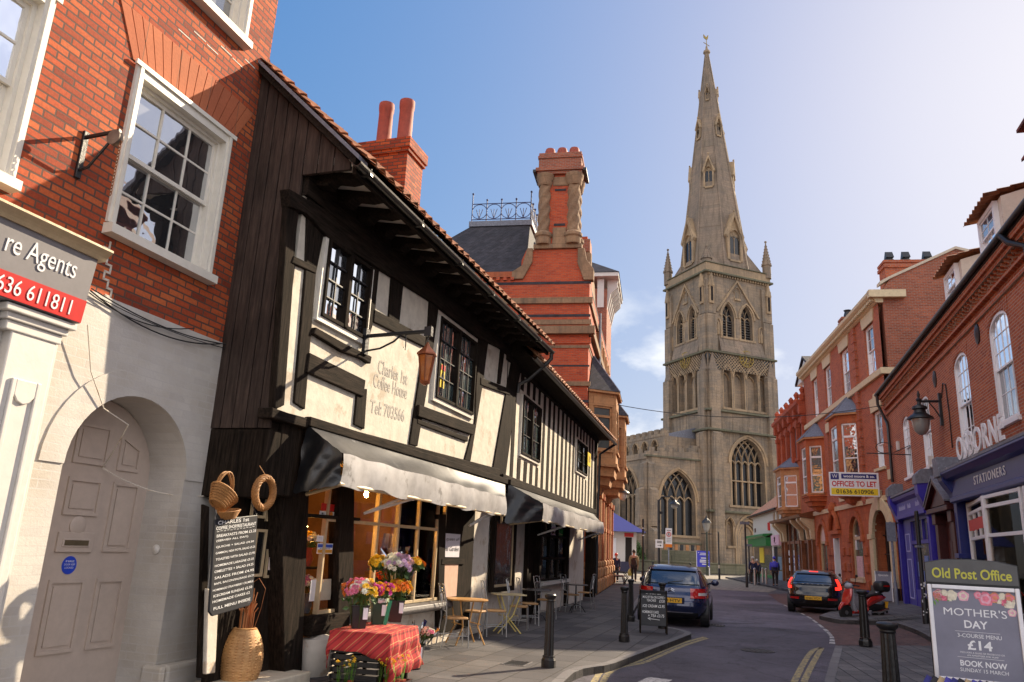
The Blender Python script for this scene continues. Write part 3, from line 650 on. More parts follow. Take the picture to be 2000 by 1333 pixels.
# leaded casements
def casement(pts, f, n, parent, cols, rows, pairs=2, crop=c5, gm=None, surround=.07, fmat=None, smat=None):
    u0, u1, z0, z1 = f.rect([crop(*q) for q in pts], n); m = MB(); fw = .05
    m.box(u0, u0 + fw, n - .05, n + .06, z0, z1); m.box(u1 - fw, u1, n - .05, n + .06, z0, z1); m.box(u0, u1, n - .045, n + .06, z0, z0 + fw); m.box(u0, u1, n - .045, n + .06, z1 - fw, z1)
    W = (u1 - u0) / pairs
    for k in range(1, pairs): m.box(u0 + W * k - .04, u0 + W * k + .04, n - .055, n + .06, z0 + .01, z1 - .01)
    w = m.build('window', fmat or BLACKW, parent, bevel=.005)
    b = MB()
    for k in range(pairs):
        a = u0 + W * k + .05; e = u0 + W * (k + 1) - .05
        for i in range(1, cols): b.box(a + (e - a) * i / cols - .008, a + (e - a) * i / cols + .008, n - .012, n + .012, z0 + fw, z1 - fw)
        for j in range(1, rows): z = z0 + fw + (z1 - z0 - 2 * fw) * j / rows; b.box(a, e, n - .010, n + .010, z - .008, z + .008)
    b.build('glazing_bars', BLK, w)
    g = MB(); iw = (u1 - u0 - .1) / (pairs * cols); ih = (z1 - z0 - .1) / rows
    for i in range(pairs * cols):
        for j in range(rows):
            t = random.uniform(-.004, .004); s = random.uniform(-.004, .004); a = u0 + .05 + iw * i; c = z0 + .05 + ih * j
            g.add([(a, n + .02 + t, c), (a + iw, n + .02 - t, c), (a + iw, n + .02 - t + s, c + ih), (a, n + .02 + t + s, c + ih)], [(0, 1, 2, 3)])
    g.build('glass', gm or GLASS, w)
    if surround:
        q = surround; s = MB(); s.box(u0 - q, u0, n - .02, n + .05, z0 - q, z1); s.box(u1, u1 + q, n - .02, n + .05, z0 - q, z1); s.box(u0, u1, n - .02, n + .05, z0 - q, z0); s.build('surround', smat or SASH, w)
    return w
casement([(488, 148), (682, 272), (640, 578), (452, 490)], A, UP_N - .03, ch, 2, 4)
wc = casement([(978, 490), (1138, 600), (1106, 905), (948, 840)], A, UP_N - .03, ch, 3, 4, gm=GLASSL)
# a red and yellow card in the second casement
cu, cz = A.p(*c5(990, 745), UP_N - .03)
MB().box(cu - .09, cu + .09, UP_N - .022, UP_N - .018, cz - .2, cz + .2).build('window_card', YEL, wc)
MB().box(cu - .085, cu + .085, UP_N - .027, UP_N - .023, cz + .1, cz + .19).build('card_heading', RED, wc)
MB().lathe([(.06, 0), (.06, .004)], (0, 0, 0), 16).xf(Matrix.Translation((cu, UP_N - .023, cz)) @ Matrix.Rotation(R_(90), 4, 'X')).build('card_emblem', BLK, wc)
# boarded side of the jetty: wide planks running up to the verge
m = MB(); k = 5
def verge_z(n): return 7.36 + (n - .62) * .97
edges = [.61, .46, .30, .13, -.04, -.20, -.40, -.62, -.86]
for i in range(8):
    a, b = edges[i], edges[i + 1]; zb = lambda n: 2.76 if i < 4 or n > -.15 else 5.86
    if i < 5 and b > -.25: m.prismx([(a, 2.76), (b + .012, 2.76), (b + .012, verge_z(b)), (a, verge_z(a))], U0 - .05, U0 - random.uniform(0, .008))
    else: m.prismx([(a, 5.83), (b + .012, 5.83), (b + .012, verge_z(b)), (a, verge_z(a))], U0 - .05, U0 - random.uniform(0, .008))
m.build('side_boards', BOARD, ch, bevel=.006)
MB().prismx([(.62, 7.36), (-.95, 5.84), (-.97, 5.95), (.62, 7.47)], U0 - .13, U0 - .03).build('barge_board', BLACKH, ch)
MB().prismx([(.62, 7.47), (-1.02, 5.88), (-1.02, 5.94), (.62, 7.53)], U0 - .16, U0 + .05).build('verge_lead', LEAD, ch)
MB().box(U0 - .04, U0 + .2, -.19, .6, 2.0, 2.755).box(U0 + .2, U0 + .62, -.19, .1, 2.05, 2.9).build('boxed_corner', BLACKW, ch, bevel=.02)
MB().box(U0 + .02, U1, UP_N + .06, .9, 2.68, 2.93).build('jetty_floor', BLACKH, ch)
# eaves: plaster soffit between black rafter feet, gutter in front
sv = MB().prismx([(UP_N + .02, 6.0), (-.9, 5.87), (-.9, 5.95), (UP_N + .02, 6.12)], U0 - .03, 7.0); sv.build('soffit', PLASTERP, ch)
for i in range(17):
    u = -1.35 + i * .52
    m = MB().prismx([(UP_N - .02, 6.0), (UP_N - .02, 5.80), (-.42, 5.76), (-.5, 5.84), (-.70, 5.80), (-.9, 5.82), (-.9, 5.885)], u - .1, u + .1); m.build('rafter_foot', BLACKH, ch, bevel=.02)
MB().box(U0 - .05, 7.05, -.935, -.885, 5.76, 5.97).build('fascia_board', BLACKH, ch)
g_ = MB(); ga = [(-.06 * math.cos(t) - .99, 5.86 - .06 * math.sin(t)) for t in [math.pi * i / 8 for i in range(9)]]; gb = [(-.05 * math.cos(t) - .99, 5.862 - .05 * math.sin(t)) for t in [math.pi * (8 - i) / 8 for i in range(9)]]
for i in range(8): g_.prismx([ga[i], ga[i + 1], gb[7 - i], gb[8 - i]], U0 - .15, 7.16)
for i in range(6):
    u = U0 + .1 + i * 1.5; g_.box(u - .03, u + .03, -1.06, -.92, 5.79, 5.82); g_.tube([(u, -.93, 5.9), (u, -1.055, 5.875)], .012, 6)
g_.build('gutter', GUTTER, ch, smooth=True)
m = MB().tube([(7.1, -.98, 5.84), (7.12, -.98, 5.70), (7.1, -.9, 5.6), (7.0, -.5, 5.2), (6.98, -.3, 5.1), (6.98, -.29, 4.9)], .045, 8); m.build('downpipe', GUTTER, ch, smooth=True)
# pantiled roof
def pantile_roof(name, parent, u0, u1, n0, z0, n1, z1, mat, pitch=.24, rows=.28, jit=.01):
    m = MB(); L = math.hypot(n1 - n0, z1 - z0); ca, sa = (n1 - n0) / L, (z1 - z0) / L; nr = int(L / rows); nc = int((u1 - u0) / pitch)
    for r in range(nr):
        for c in range(nc):
            prof = []
            for t, h in ((0, .0), (.15, -.012), (.3, -.012), (.5, .02), (.72, .045), (.9, .02), (1.06, .004)): prof.append((u0 + (c + t) * pitch, h))
            dz = random.uniform(-jit, jit); s0 = r * rows - .03 + dz; s1 = (r + 1) * rows + .035
            lift0, lift1 = .045 + random.uniform(0, .012), .012
            vs = []
            for (s, lf) in ((s0, lift0), (s1, lift1)):
                for (x, h) in prof: vs.append((x, n0 + s * ca - (h + lf) * sa, z0 + s * sa + (h + lf) * ca))
            for (x, h) in prof: vs.append((x, n0 + s0 * ca - (h + lift0 - .018) * sa, z0 + s0 * sa + (h + lift0 - .018) * ca))
            k = len(prof); fs = [(i, i + 1, k + i + 1, k + i) for i in range(k - 1)] + [(2 * k + i, 2 * k + i + 1, i + 1, i) for i in range(k - 1)]
            m.add(vs, fs)
    return m.build(name, mat, parent, smooth=50, recalc=False)
CLAY = paint('clay_pantile', (.34, .135, .06), .8, .4, bump=.3, scale=4, wear=((.13, .07, .045), 3.4, .56))
MB().prismx([(-.98, 5.93), (.6, 7.46), (4.2, 10.95), (7.8, 7.4), (7.8, 2.9), (1.25, 2.9), (1.25, 6.3), (-.9, 5.9)], U0 + .06, 6.92).build('roof_body', BLACKH, ch)
rf = pantile_roof('roof', ch, U0 - .12, 7.15, -1.04, 5.93, 4.2, 11.0, CLAY, rows=.3)
# brick stack
ck = MB(); cu0, cu1, cn0, cn1 = 3.66, 4.40, 1.2, 2.25
ck.box(cu0, cu1, cn0, cn1, 7.3, 9.2).box(cu0 - .04, cu1 + .04, cn0 - .04, cn1 + .04, 9.2, 9.28).box(cu0 - .07, cu1 + .07, cn0 - .07, cn1 + .07, 9.28, 9.5).box(cu0 - .03, cu1 + .03, cn0 - .03, cn1 + .03, 7.3, 8.25)
stk = ck.build('chimney_stack', BR1, ch)
MB().box(cu0 - .05, cu1 + .05, cn0 - .05, cn1 + .06, 7.3, 8.13).build('lead_flashing', LEAD, stk)
chimney_pots(stk, [(4.03, 1.5, 9.5), (4.03, 1.98, 9.5)], .17, 1.1)
# ------------------------------------------------------------------ coffee house, ground floor
c6 = lambda x, y: (380 + x / 3.08, 900 + y / 3.08)
G0 = -.03
timber([(548, 905), (606, 920), (590, 1312), (556, 1318)], BLACKW, G0 - .06, .35, 'corner_post', crop=lambda x, y: (x, y))
# black door with four glazed panes in cream beading
du0, du1, dz0, dz1 = A.rect([(490, 940), (560, 950), (550, 1305), (480, 1310)], .12)
m = MB(); m.box(du0 - .05, du1 + .1, .12, .17, .12, 2.7); door_c = m.build('door', BLACKW, ch, bevel=.01)
pn = MB(); gl = MB()
for (a, b, t, w_) in (((345, 180), (432, 200), (430, 352), (342, 340)), ((440, 195), (567, 208), (550, 378), (432, 360)), ((355, 408), (422, 416), (412, 705), (350, 690)), ((440, 425), (547, 432), (525, 708), (428, 700))):
    u0, u1, z0, z1 = A.rect([c6(*q) for q in (a, b, t, w_)], .11)
    for (x0, x1, y0, y1) in ((u0, u0 + .03, z0, z1), (u1 - .03, u1, z0, z1), (u0 + .03, u1 - .03, z0, z0 + .03), (u0 + .03, u1 - .03, z1 - .03, z1)): pn.box(x0, x1, .095, .12, y0, y1)
    gl.box(u0 + .03, u1 - .03, .112, .118, z0 + .03, z1 - .03)
dp = pn.build('door_beading', FRAMEC, door_c); gl.build('glass', GLASSD, door_c)
def card(f, pts, n, mat, parent, name='window_card', crop=c6):
    u0, u1, z0, z1 = f.rect([crop(*q) for q in pts], n); MB().box(u0, u1, n - .004, n, z0, z1).build(name, mat, parent); return u0, u1, z0, z1
PINKP = paint('notice_paper', (.72, .58, .52), .8, .04, bump=0)
r = card(A, [(450, 560), (518, 566), (510, 660), (443, 655)], .085, PINKP, door_c, 'door_notice')
m = MB()
for i, t in enumerate(('FLOWERS', 'Open 7', 'Days', 'Walk in')): m.text(t, r[0] + .02, r[1] - .03 * (1 + i % 2), r[3] - .045 - i * .055, r[3] - .015 - i * .055, .079, flat=True)
m.build('notice_lettering', BLK, door_c)
card(A, [(460, 306), (488, 308), (484, 365), (456, 362)], .085, WHT, door_c, 'door_sign'); 
u0, u1, z0, z1 = A.rect([c6(*q) for q in ((464, 315), (484, 317), (481, 340), (461, 338))], .08)
MB().lathe([(.025, 0), (.025, .002)], (0, 0, 0), 14).xf(Matrix.Translation(((u0 + u1) / 2, .08, (z0 + z1) / 2)) @ Matrix.Rotation(R_(90), 4, 'X')).build('sign_roundel', RED, door_c)
card(A, [(478, 232), (540, 238), (536, 285), (474, 276)], .085, paint('faded_yellow', (.45, .33, .05), .5, .1), door_c, 'door_sign')
# cream strip and black jamb between the house and the white wall
timber([(398, 985), (410, 990), (402, 1325), (388, 1325)], BLACKW, .1, .14, 'door_jamb', crop=lambda x, y: (x, y))
timber([(406, 1150), (428, 1156), (421, 1315), (402, 1318)], PLASTERP, .06, .14, 'cream_strip', crop=lambda x, y: (x, y))
MB().box(-1.70, du0 - .05, .15, .2, .1, 2.72).build('door_side_panel', BLACKW, ch)
MB().box(-1.75, -.45, -.32, .3, 0, .13).build('door_step', BUFF, ch, bevel=.015)
# shop window: shallow bay with a cream glazing grid
SU0, SU1, SZ0, SZ1 = .02, 3.98, .70, 2.62
shop = MB()
bars = [(.02, .06), (.60, .72), (1.42, 1.48), (2.10, 2.15), (2.84, 2.89), (3.62, 3.66), (3.93, 3.98)]
fr = MB()
for i, (a, b) in enumerate(bars):
    if i == 1: continue
    fr.box(a, b, -.035, .035, SZ0, SZ1)
for i in range(len(bars) - 1):
    zt = 1.83
    fr.box(bars[i][1], bars[i + 1][0], -.03, .03, zt, zt + .045); fr.box(bars[i][1], bars[i + 1][0], -.03, .03, SZ0, SZ0 + .045); fr.box(bars[i][1], bars[i + 1][0], -.03, .03, SZ1 - .04, SZ1)
shw = fr.build('shop_window', FRAMEC, ch, bevel=.004)
timber([(664, 928), (693, 930), (690, 1200), (660, 1203)], BLACKW, G0 - .05, .08, 'window_post', crop=lambda x, y: (x, y))
timber([(600, 1003), (705, 1012), (704, 1018), (599, 1010)], BLACKH, G0 - .035, .05, 'window_rail', crop=lambda x, y: (x, y))
MB().box(.03, 3.97, -.004, .002, SZ0 + .02, SZ1).build('glass', CLEAR, shw)
MB().prismx([(.1, .70), (-.2, .68), (-.22, .62), (-.2, .58), (-.12, .55), (.1, .52)], .75, 4.1).build('window_sill', paint('weathered_sill', (.10, .09, .09), .55, .3, bump=.3, wear=((.34, .30, .26), 6, .58)), ch, bevel=.012)
MB().box(-.15, .75, -.1, .1, .46, .70).build('window_sill', BLACKH, ch, bevel=.02)
MB().box(.3, 4.2, .02, .12, -.05, .54).build('stall_riser', PLASTERP, ch)
m = MB().lathe([(.26, 0), (.29, .12), (.30, .3), (.26, .42), (.1, .47)], (.12, -.02, 0), 14, sx=1.0, sy=.7); m.build('stone_pier', PLASTERP, ch, smooth=True)
MB().box(-.3, 4.3, -.12, .3, 2.62, 2.72).build('lintel', BLACKH, ch)
# room behind the glass
m = MB(); m.box(-.3, 4.1, 3.2, 3.25, 0, 2.7).box(-.35, -.3, .1, 3.25, 0, 2.7).box(4.1, 4.15, .13, 3.25, 0, 2.7); m.build('shop_room', INTER, ch)
MB().box(-.3, 4.1, .1, 3.2, .0, .05).build('shop_floor', paint('floor_boards', (.07, .04, .02), .6, .3), ch)
MB().box(-.3, 4.1, .1, 3.2, 2.64, 2.68).build('shop_ceiling', paint('ceiling_ochre', (.40, .22, .07), .8, .2), ch)
for u in (.2, 1.2, 2.2, 3.2): MB().box(u, u + .12, .12, 3.2, 2.52, 2.635).build('ceiling_beam', BLACKH, ch)
MB().box(0, 4.0, .06, .55, .62, .68).build('display_shelf', BLACKH, ch)
m = MB()
for i, (u, c) in enumerate(((1.0, 0), (1.35, 0), (2.3, 0), (3.1, 0))): m.box(u, u + .28, 2.6, 2.9, .0, 1.9 + .1 * (i % 2))
m.build('dresser', paint('dresser_brown', (.06, .02, .012), .5, .3), ch)
for i, (a, col) in enumerate((((2.95, 1.15), (.05, .05, .2)), ((3.2, 1.0), (.2, .18, .2)), ((1.75, 1.1), (.2, .05, .03)))):
    MB().hexa([(a[0], .7, .68), (a[0] + .2, .7, .68), (a[0] + .2, .74, .68), (a[0], .74, .68), (a[0] + .3, .75, 1.75), (a[0] + .46, .75, 1.75), (a[0] + .46, .79, 1.75), (a[0] + .3, .79, 1.75)]).build('hanging_drape', paint('drape_%d' % i, col, .8, .2), ch)
BULB = emit('warm_bulb', (1.0, .50, .12), 190)
for i, (u, n, z) in enumerate(((.25, .6, 2.30), (.95, .9, 2.02), (2.35, .7, 2.33), (3.5, .45, 1.95), (.45, .55, 1.76), (1.7, 1.6, 2.2))):
    b = thing('pendant_lamp', ('lit amber pendant bulb highest at the left pane of the shop window', 'lit amber bulb behind the second pane of the shop window', 'lit amber bulb hanging in the upper middle panes of the shop window',
        'lit amber bulb beside the red card at the right of the shop window', 'lit amber bulb just above the payment cards in the shop window', 'lit amber bulb deep in the shop behind the middle panes')[i], 'lamp', A.w(u, n, z), A.rot, 'lamps in the coffee shop')
    MB().ball((0, 0, 0), .036, .036, .055, 10, 6).build('bulb', BULB, b, smooth=True); MB().tube([(0, 0, .05), (0, 0, 2.64 - z)], .006, 5).lathe([(.02, .04), (.03, .07), (.02, .1)], (0, 0, 0), 8).build('flex', BLK, b)
# stickers on the glass
SK = lambda pts, mat, nm, n=-.006: card(A, pts, n, mat, shw, nm)
r = SK([(738, 497), (830, 500), (826, 562), (735, 558)], WHT, 'payment_sticker')
MB().box(r[0] + .01, r[1] - .01, -.013, -.0105, r[3] - .05, r[3] - .01).build('sticker_band', paint('visa_blue', (.03, .08, .45), .5, .05, bump=0), shw)
MB().box(r[0] + .01, r[1] - .01, -.013, -.0105, r[2] + .01, r[2] + .05).build('sticker_band', paint('visa_gold', (.60, .28, .02), .5, .05, bump=0), shw)
m = MB(); m.text('VISA', r[0] + .05, r[1] - .05, r[2] + .068, r[3] - .068, -.0125, flat=True, bold=.02, shear=.2); m.build('sticker_lettering', NAVY, shw)
r = SK([(752, 303), (838, 309), (836, 340), (750, 333)], WHT, 'payment_sticker'); uu = (r[0] + r[1]) / 2
for dx, mt in ((.05, RED), (.1, paint('mc_orange', (.7, .25, .02), .5, .05, bump=0))): MB().lathe([(.035, 0), (.035, .002)], (0, 0, 0), 14).xf(Matrix.Translation((uu + dx, -.013 - dx * .02, (r[2] + r[3]) / 2)) @ Matrix.Rotation(R_(90), 4, 'X')).build('sticker_disc', mt, shw)
m = MB().text('E', uu - .13, uu - .06, r[2] + .02, r[3] - .02, -.0125, flat=True, bold=.02); m.build('sticker_lettering', BLK, shw)
SK([(765, 258), (838, 262), (840, 305), (758, 300)], RED, 'red_card', -.004)
r = SK([(735, 450), (775, 452), (773, 490), (734, 487)], WHT, 'payment_sticker'); m = MB().text('D', r[0] + .04, r[1] - .04, r[2] + .05, r[3] - .03, -.012, flat=True, bold=.03); m.build('sticker_lettering', NAVY, shw)
SK([(1362, 240), (1470, 262), (1465, 405), (1358, 395)], RED, 'red_card', .02)
cu, cz = A.p(*c6(1413, 305), .012); MB().lathe([(.11, 0), (.11, .003)], (0, 0, 0), 18, sy=1.6).xf(Matrix.Translation((cu, .012, cz)) @ Matrix.Rotation(R_(90), 4, 'X')).build('card_medallion', PLASTERP, shw)
SK([(700, 712), (824, 716), (818, 845), (690, 838)], WHT, 'flower_poster', .03)
# pale rendered wall, black framed notice case and window to the right
MB().box(4.15, 6.4, .02, .3, -.05, 2.68).build('rendered_wall', PLASTERP, ch)
id_ = lambda x, y: (x, y)
timber([(858, 1005), (872, 1005), (866, 1230), (856, 1240)], BLACKW, -.05, .1, 'door_jamb', crop=id_)
nb_ = MB().box(*A.rect([(866, 1005), (926, 1005), (918, 1200), (862, 1215)], -.02)[:2], -.03, .1, .15, 2.55); npn = nb_.build('notice_panel', BLACKW, ch, bevel=.01)
r = card(A, [(869, 1042), (899, 1044), (896, 1090), (866, 1087)], -.035, paint('poster_grey', (.62, .60, .66), .6, .06, bump=0), npn, 'notice_poster', id_)
m = MB()
for i, t in enumerate(('queen of', 'the Garden')): m.text(t, r[0] + .06 * (1 - i), r[1] - .05, r[3] - .14 - i * .16, r[3] - .06 - i * .16, -.0425, flat=True, shear=.3)
m.build('notice_lettering', BLK, npn)
card(A, [(868, 1098), (896, 1099), (890, 1165), (862, 1168)], -.035, paint('peach_board', (.56, .36, .27), .7, .12), npn, 'peach_board', id_)
MB().box(r[0] - .1, r[1] + .25, -.06, -.03, r[2] - .12, r[2] - .03).build('notice_ledge', BLACKH, npn)
bw = MB(); wu0, wu1, wz0, wz1 = A.rect([(966, 1018), (1003, 1018), (1000, 1142), (964, 1150)], .0)
for (a, b, c, d) in ((wu0 - .09, wu0, wz0 - .1, wz1 + .1), (wu1, wu1 + .12, wz0 - .1, wz1 + .1), (wu0, wu1, wz0 - .1, wz0), (wu0, wu1, wz1, wz1 + .1), ): bw.box(a, b, -.04, .06, c, d)
wv = bw.build('window', BLACKW, ch, bevel=.01)
m = MB().box(wu0 + .02, wu0 + .07, -.01, .04, wz0, wz1).box(wu1 - .07, wu1 - .02, -.01, .04, wz0, wz1).box(wu0, wu1, -.01, .04, wz0, wz0 + .05); m.build('casement', FRAMEC, wv)
MB().box(wu0, wu1, .005, .012, wz0, wz1).build('glass', GLASSD, wv)
MB().box(5.4, 5.9, -.09, .02, 2.5, 2.85).build('corbel', BLACKH, ch, bevel=.03)

# ------------------------------------------------------------------ awnings
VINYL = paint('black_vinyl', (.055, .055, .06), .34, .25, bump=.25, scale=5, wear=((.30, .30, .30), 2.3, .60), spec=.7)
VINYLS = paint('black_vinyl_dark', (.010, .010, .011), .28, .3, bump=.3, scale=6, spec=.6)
VALM = paint('worn_valance', (.40, .39, .39), .34, .30, bump=.12, scale=2.4, wear=((.22, .21, .20), 3.2, .57), spec=.8)
def awning(f, label, u0, u1, nw, zw, fu0, fu1, nf0, nf1, zf, zb, side=True):
    t = fthing(f, 'shop_awning', label, 'awning', 'vinyl awnings over the pavement')
    NS, NT = 44, 10
    def surf(i, j):
        s = i / NS; k = j / NT; uw = u0 + (u1 - u0) * s; uf = fu0 + (fu1 - fu0) * s; nf = nf0 + (nf1 - nf0) * s
        sg = math.sin(s * 38 + 2 * math.sin(s * 9)) * .010 * k + math.sin(s * 14 + k * 3) * .012 * math.sin(k * 3.14)
        return (uw + (uf - uw) * k, nw + (nf - nw) * k - sg * .5, zw + (zf - zw) * k - .05 * math.sin(k * 3.14) + sg)
    m = MB().loft([[surf(i, j) for i in range(NS + 1)] for j in range(NT + 1)], close=False, caps=False); m.build('canopy', VINYL, t, smooth=True, recalc=False)
    def val(i, j):
        s = i / NS; k = j / 5; p = surf(i, NT); sg = math.sin(s * 60 + k * 2) * .014 * k + math.sin(s * 23) * .012 * k
        return (p[0], p[1] - .02 * math.sin(k * 3) + sg, p[2] - (zf - zb) * k * (1 + .06 * math.sin(s * 31)))
    m = MB().loft([[val(i, j) for i in range(NS + 1)] for j in range(6)], close=False, caps=False); m.build('valance', VALM, t, smooth=True, recalc=False)
    if side:
        p0 = Vector((u0 - .02, nw, zw)); p1 = Vector((fu0 - .01, nf0, zf)); p2 = Vector((fu0 - .02, nf0, zb)); p3 = Vector((u0 - .14, nw + .02, zw - .82)); rows = []
        for j in range(9):
            k = j / 8; a = p0.lerp(p3, k); b = p1.lerp(p2, k)
            rows.append([a.lerp(b, i / 8) + Vector((-.03 * math.sin(i * 1.5 + j * .8) * math.sin(k * 3.1) - .04 * math.sin(i / 8 * 3.1), .02 * math.sin(j * 2.7), .015 * math.sin(i * 3 + j))) for i in range(9)])
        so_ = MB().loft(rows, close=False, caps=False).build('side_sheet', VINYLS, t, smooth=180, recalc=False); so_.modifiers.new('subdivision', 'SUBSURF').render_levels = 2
    for s in (.015, .985):
        uw = u0 + (u1 - u0) * s; uf = fu0 + (fu1 - fu0) * s; nf = nf0 + (nf1 - nf0) * s
        MB().tube([(uw, nw, zb - .1), (uf, nf + .03, zb + .02)], .022, 6).build('arm', FRAMEC, t)
    MB().tube([(fu0, nf0 + .02, zb + .02), (fu1, nf1 + .02, zb + .02)], .025, 8).build('front_rail', FRAMEC, t)
    for s in (.28, .86):
        uf = fu0 + (fu1 - fu0) * s; nf = nf0 + (nf1 - nf0) * s
        MB().tube([(uf - .35, nw - .02, zb - .24), (uf, nf + .05, zb + .0)], .02, 6).tube([(uf - .35, nw - .02, zb - .24), (uf + .32, nf + .05, zb + .01)], .02, 6).tube([(uf - .02, nf + .05, zb), (uf + .34, nf + .05, zb)], .02, 6).build('folding_arm', WHITEP, t)
    MB().box(u0 - .05, u1 + .05, nw - .05, nw + .04, zw - .02, zw + .09).build('roller_box', BLACKH, t, bevel=.01)
    return t
awning(A, 'long black vinyl awning over the flower filled shop window', -1.0, 6.42, -.27, 2.9, -1.05, 5.75, -.80, -.52, 2.56, 2.2)

# ------------------------------------------------------------------ striped house
B = Fac(A.w(6.3, -.2), A.w(6.3, -.2).xy + dirv(15.5))
sh = fthing(B, 'striped_house', 'low timber framed house with close vertical black and white stripes and pantiles', 'building')
BL = 12.5
MB().prism([(0.1, 3.0), (BL, 3.0), (BL + .6, 5.75), (.1, 5.75)], .0, 1.2).build('plaster_wall', PLASTER, sh)
bwin = [(1.45, 3.3, 3.68, 5.03), (8.5, 10.4, 4.05, 5.02)]
u = .12; i = 0
while u < BL - .1:
    w_ = .26 + random.uniform(-.03, .05); segs = [(3.05, 5.62)]
    for (a, b, c, d) in bwin:
        if u + w_ > a - .1 and u < b + .1: segs = [(3.05, c - .12), (d + .1, 5.62)]
    for (z0, z1) in segs:
        if z1 - z0 > .1:
            j1, j2 = random.uniform(-.03, .03), random.uniform(-.03, .03); tl = .12 * (u / BL) * (z0 - 3) / 2.6; th = .55 * (u / BL) * (z1 - 3) / 2.6
            MB().prism([(u + tl, z0), (u + w_ + j1 + tl, z0), (u + w_ + j2 + th * .3, z1), (u + th * .3, z1)], -.008 - random.uniform(0, .004), .05).build('timber_stud', BLACKW, sh)
    u += .60; i += 1
MB().box(0, BL + .1, -.07, .1, 2.93, 3.08).build('bressummer', BLACKH, sh, bevel=.02)
MB().box(0, BL + .5, -.06, .1, 5.5, 5.72).build('wall_plate', BLACKH, sh, bevel=.02)
for (a, b, c, d) in bwin:
    k = B.poly
    casement([(a, d), (b, d), (b, c), (a, c)], type('flat', (), {'rect': staticmethod(lambda pts, n: (pts[0][0], pts[1][0], pts[2][1], pts[0][1]))})(), -.03, sh, 2, 3, crop=lambda x, y: (x, y), gm=GLASSL, surround=.06)
MB().box(BL - .05, BL + .18, -.05, .3, .1, 5.7).build('corner_post', BLACKW, sh, bevel=.02)
cu, cz = B.p(1150, 898, -.1); MB().box(cu - .3, cu + .3, -.12, -.1, cz - .22, cz + .22).build('yellow_plaque', YEL, sh)
MB().text('18', cu - .15, cu + .15, cz - .1, cz + .12, -.123, .003).build('plaque_number', BLK, sh)
mo = MB().prismx([(-.5, 5.62), (.6, 6.62), (4.2, 9.9), (8.2, 5.6), (8.2, 0), (1.3, 0), (1.3, 5.6)], .15, BL + .5); mo.build('roof_body', BLACKH, sh)
pantile_roof('roof', sh, 0.1, BL + .8, -.62, 5.62, 4.2, 10.0, CLAY, rows=.32, pitch=.28)
g_ = MB()
for i in range(8): g_.prismx([(ga[i][0] + .36, ga[i][1] - .32), (ga[i + 1][0] + .36, ga[i + 1][1] - .32), (gb[7 - i][0] + .36, gb[7 - i][1] - .32), (gb[8 - i][0] + .36, gb[8 - i][1] - .32)], 0, BL + .8)
g_.build('gutter', GUTTER, sh, smooth=True)
MB().tube([(BL + .7, -.6, 5.5), (BL + .4, -.1, 5.1), (BL + .3, -.08, 3.2), (BL + .2, -.08, .2)], .05, 8).build('downpipe', PIPE, sh, smooth=True)
MB().prismx([(3.0, 8.6), (3.9, 9.8), (3.9, 9.2), (3.2, 8.5)], 3.5, 12).build('lead_flashing', LEAD, sh)
# ground floor: render piers, black door, gridded shop window
MB().box(.1, 3.6, .3, .5, -.05, 2.95).box(8.9, BL - .3, .3, .5, -.05, 2.95).box(4.9, 8.9, .3, .5, -.05, .78).build('rendered_wall', PLASTERP, sh)
MB().box(3.6, 4.9, .36, .45, 0, 2.9).build('door', BLACKW, sh, bevel=.01)
MB().box(3.5, 3.66, .2, .45, 0, 2.9).build('door_jamb', BLACKW, sh); MB().box(4.84, 5.05, .2, .45, 0, 2.9).build('door_jamb', BLACKW, sh)
fr = MB()
for u in (5.05, 6.2, 7.35, 8.6): fr.box(u, u + .09, .24, .34, .78, 2.6)
for z in (.78, 1.35, 1.95, 2.55): fr.box(5.05, 8.69, .25, .33, z, z + .07)
sw2 = fr.build('shop_window', BLACKW, sh); MB().box(5.1, 8.65, .285, .295, .8, 2.6).build('glass', CLEAR, sw2)
MB().prismx([(.35, .8), (.12, .78), (.12, .70), (.35, .68)], 4.95, 8.85).build('window_sill', WHITEP, sh)
m = MB().box(5.0, 8.8, 2.2, 2.3, .0, 2.8).box(4.95, 5.0, .5, 2.3, 0, 2.8).box(8.8, 8.85, .5, 2.3, 0, 2.8); m.build('shop_room', INTER, sh)
m = MB().box(5.2, 8.6, .5, .9, .7, .75); m.build('display_shelf', BLACKH, sh)
MB().box(8.7, 8.95, .2, .4, 0, 2.9).build('window_post', BLACKW, sh)
MB().box(.1, BL, -.05, .6, 2.8, 2.93).build('jetty_floor', BLACKH, sh)
awning(B, 'shorter black vinyl awning on the striped timber house', .35, 11.6, -.1, 2.9, .75, 10.4, -.75, -.62, 2.55, 2.18)
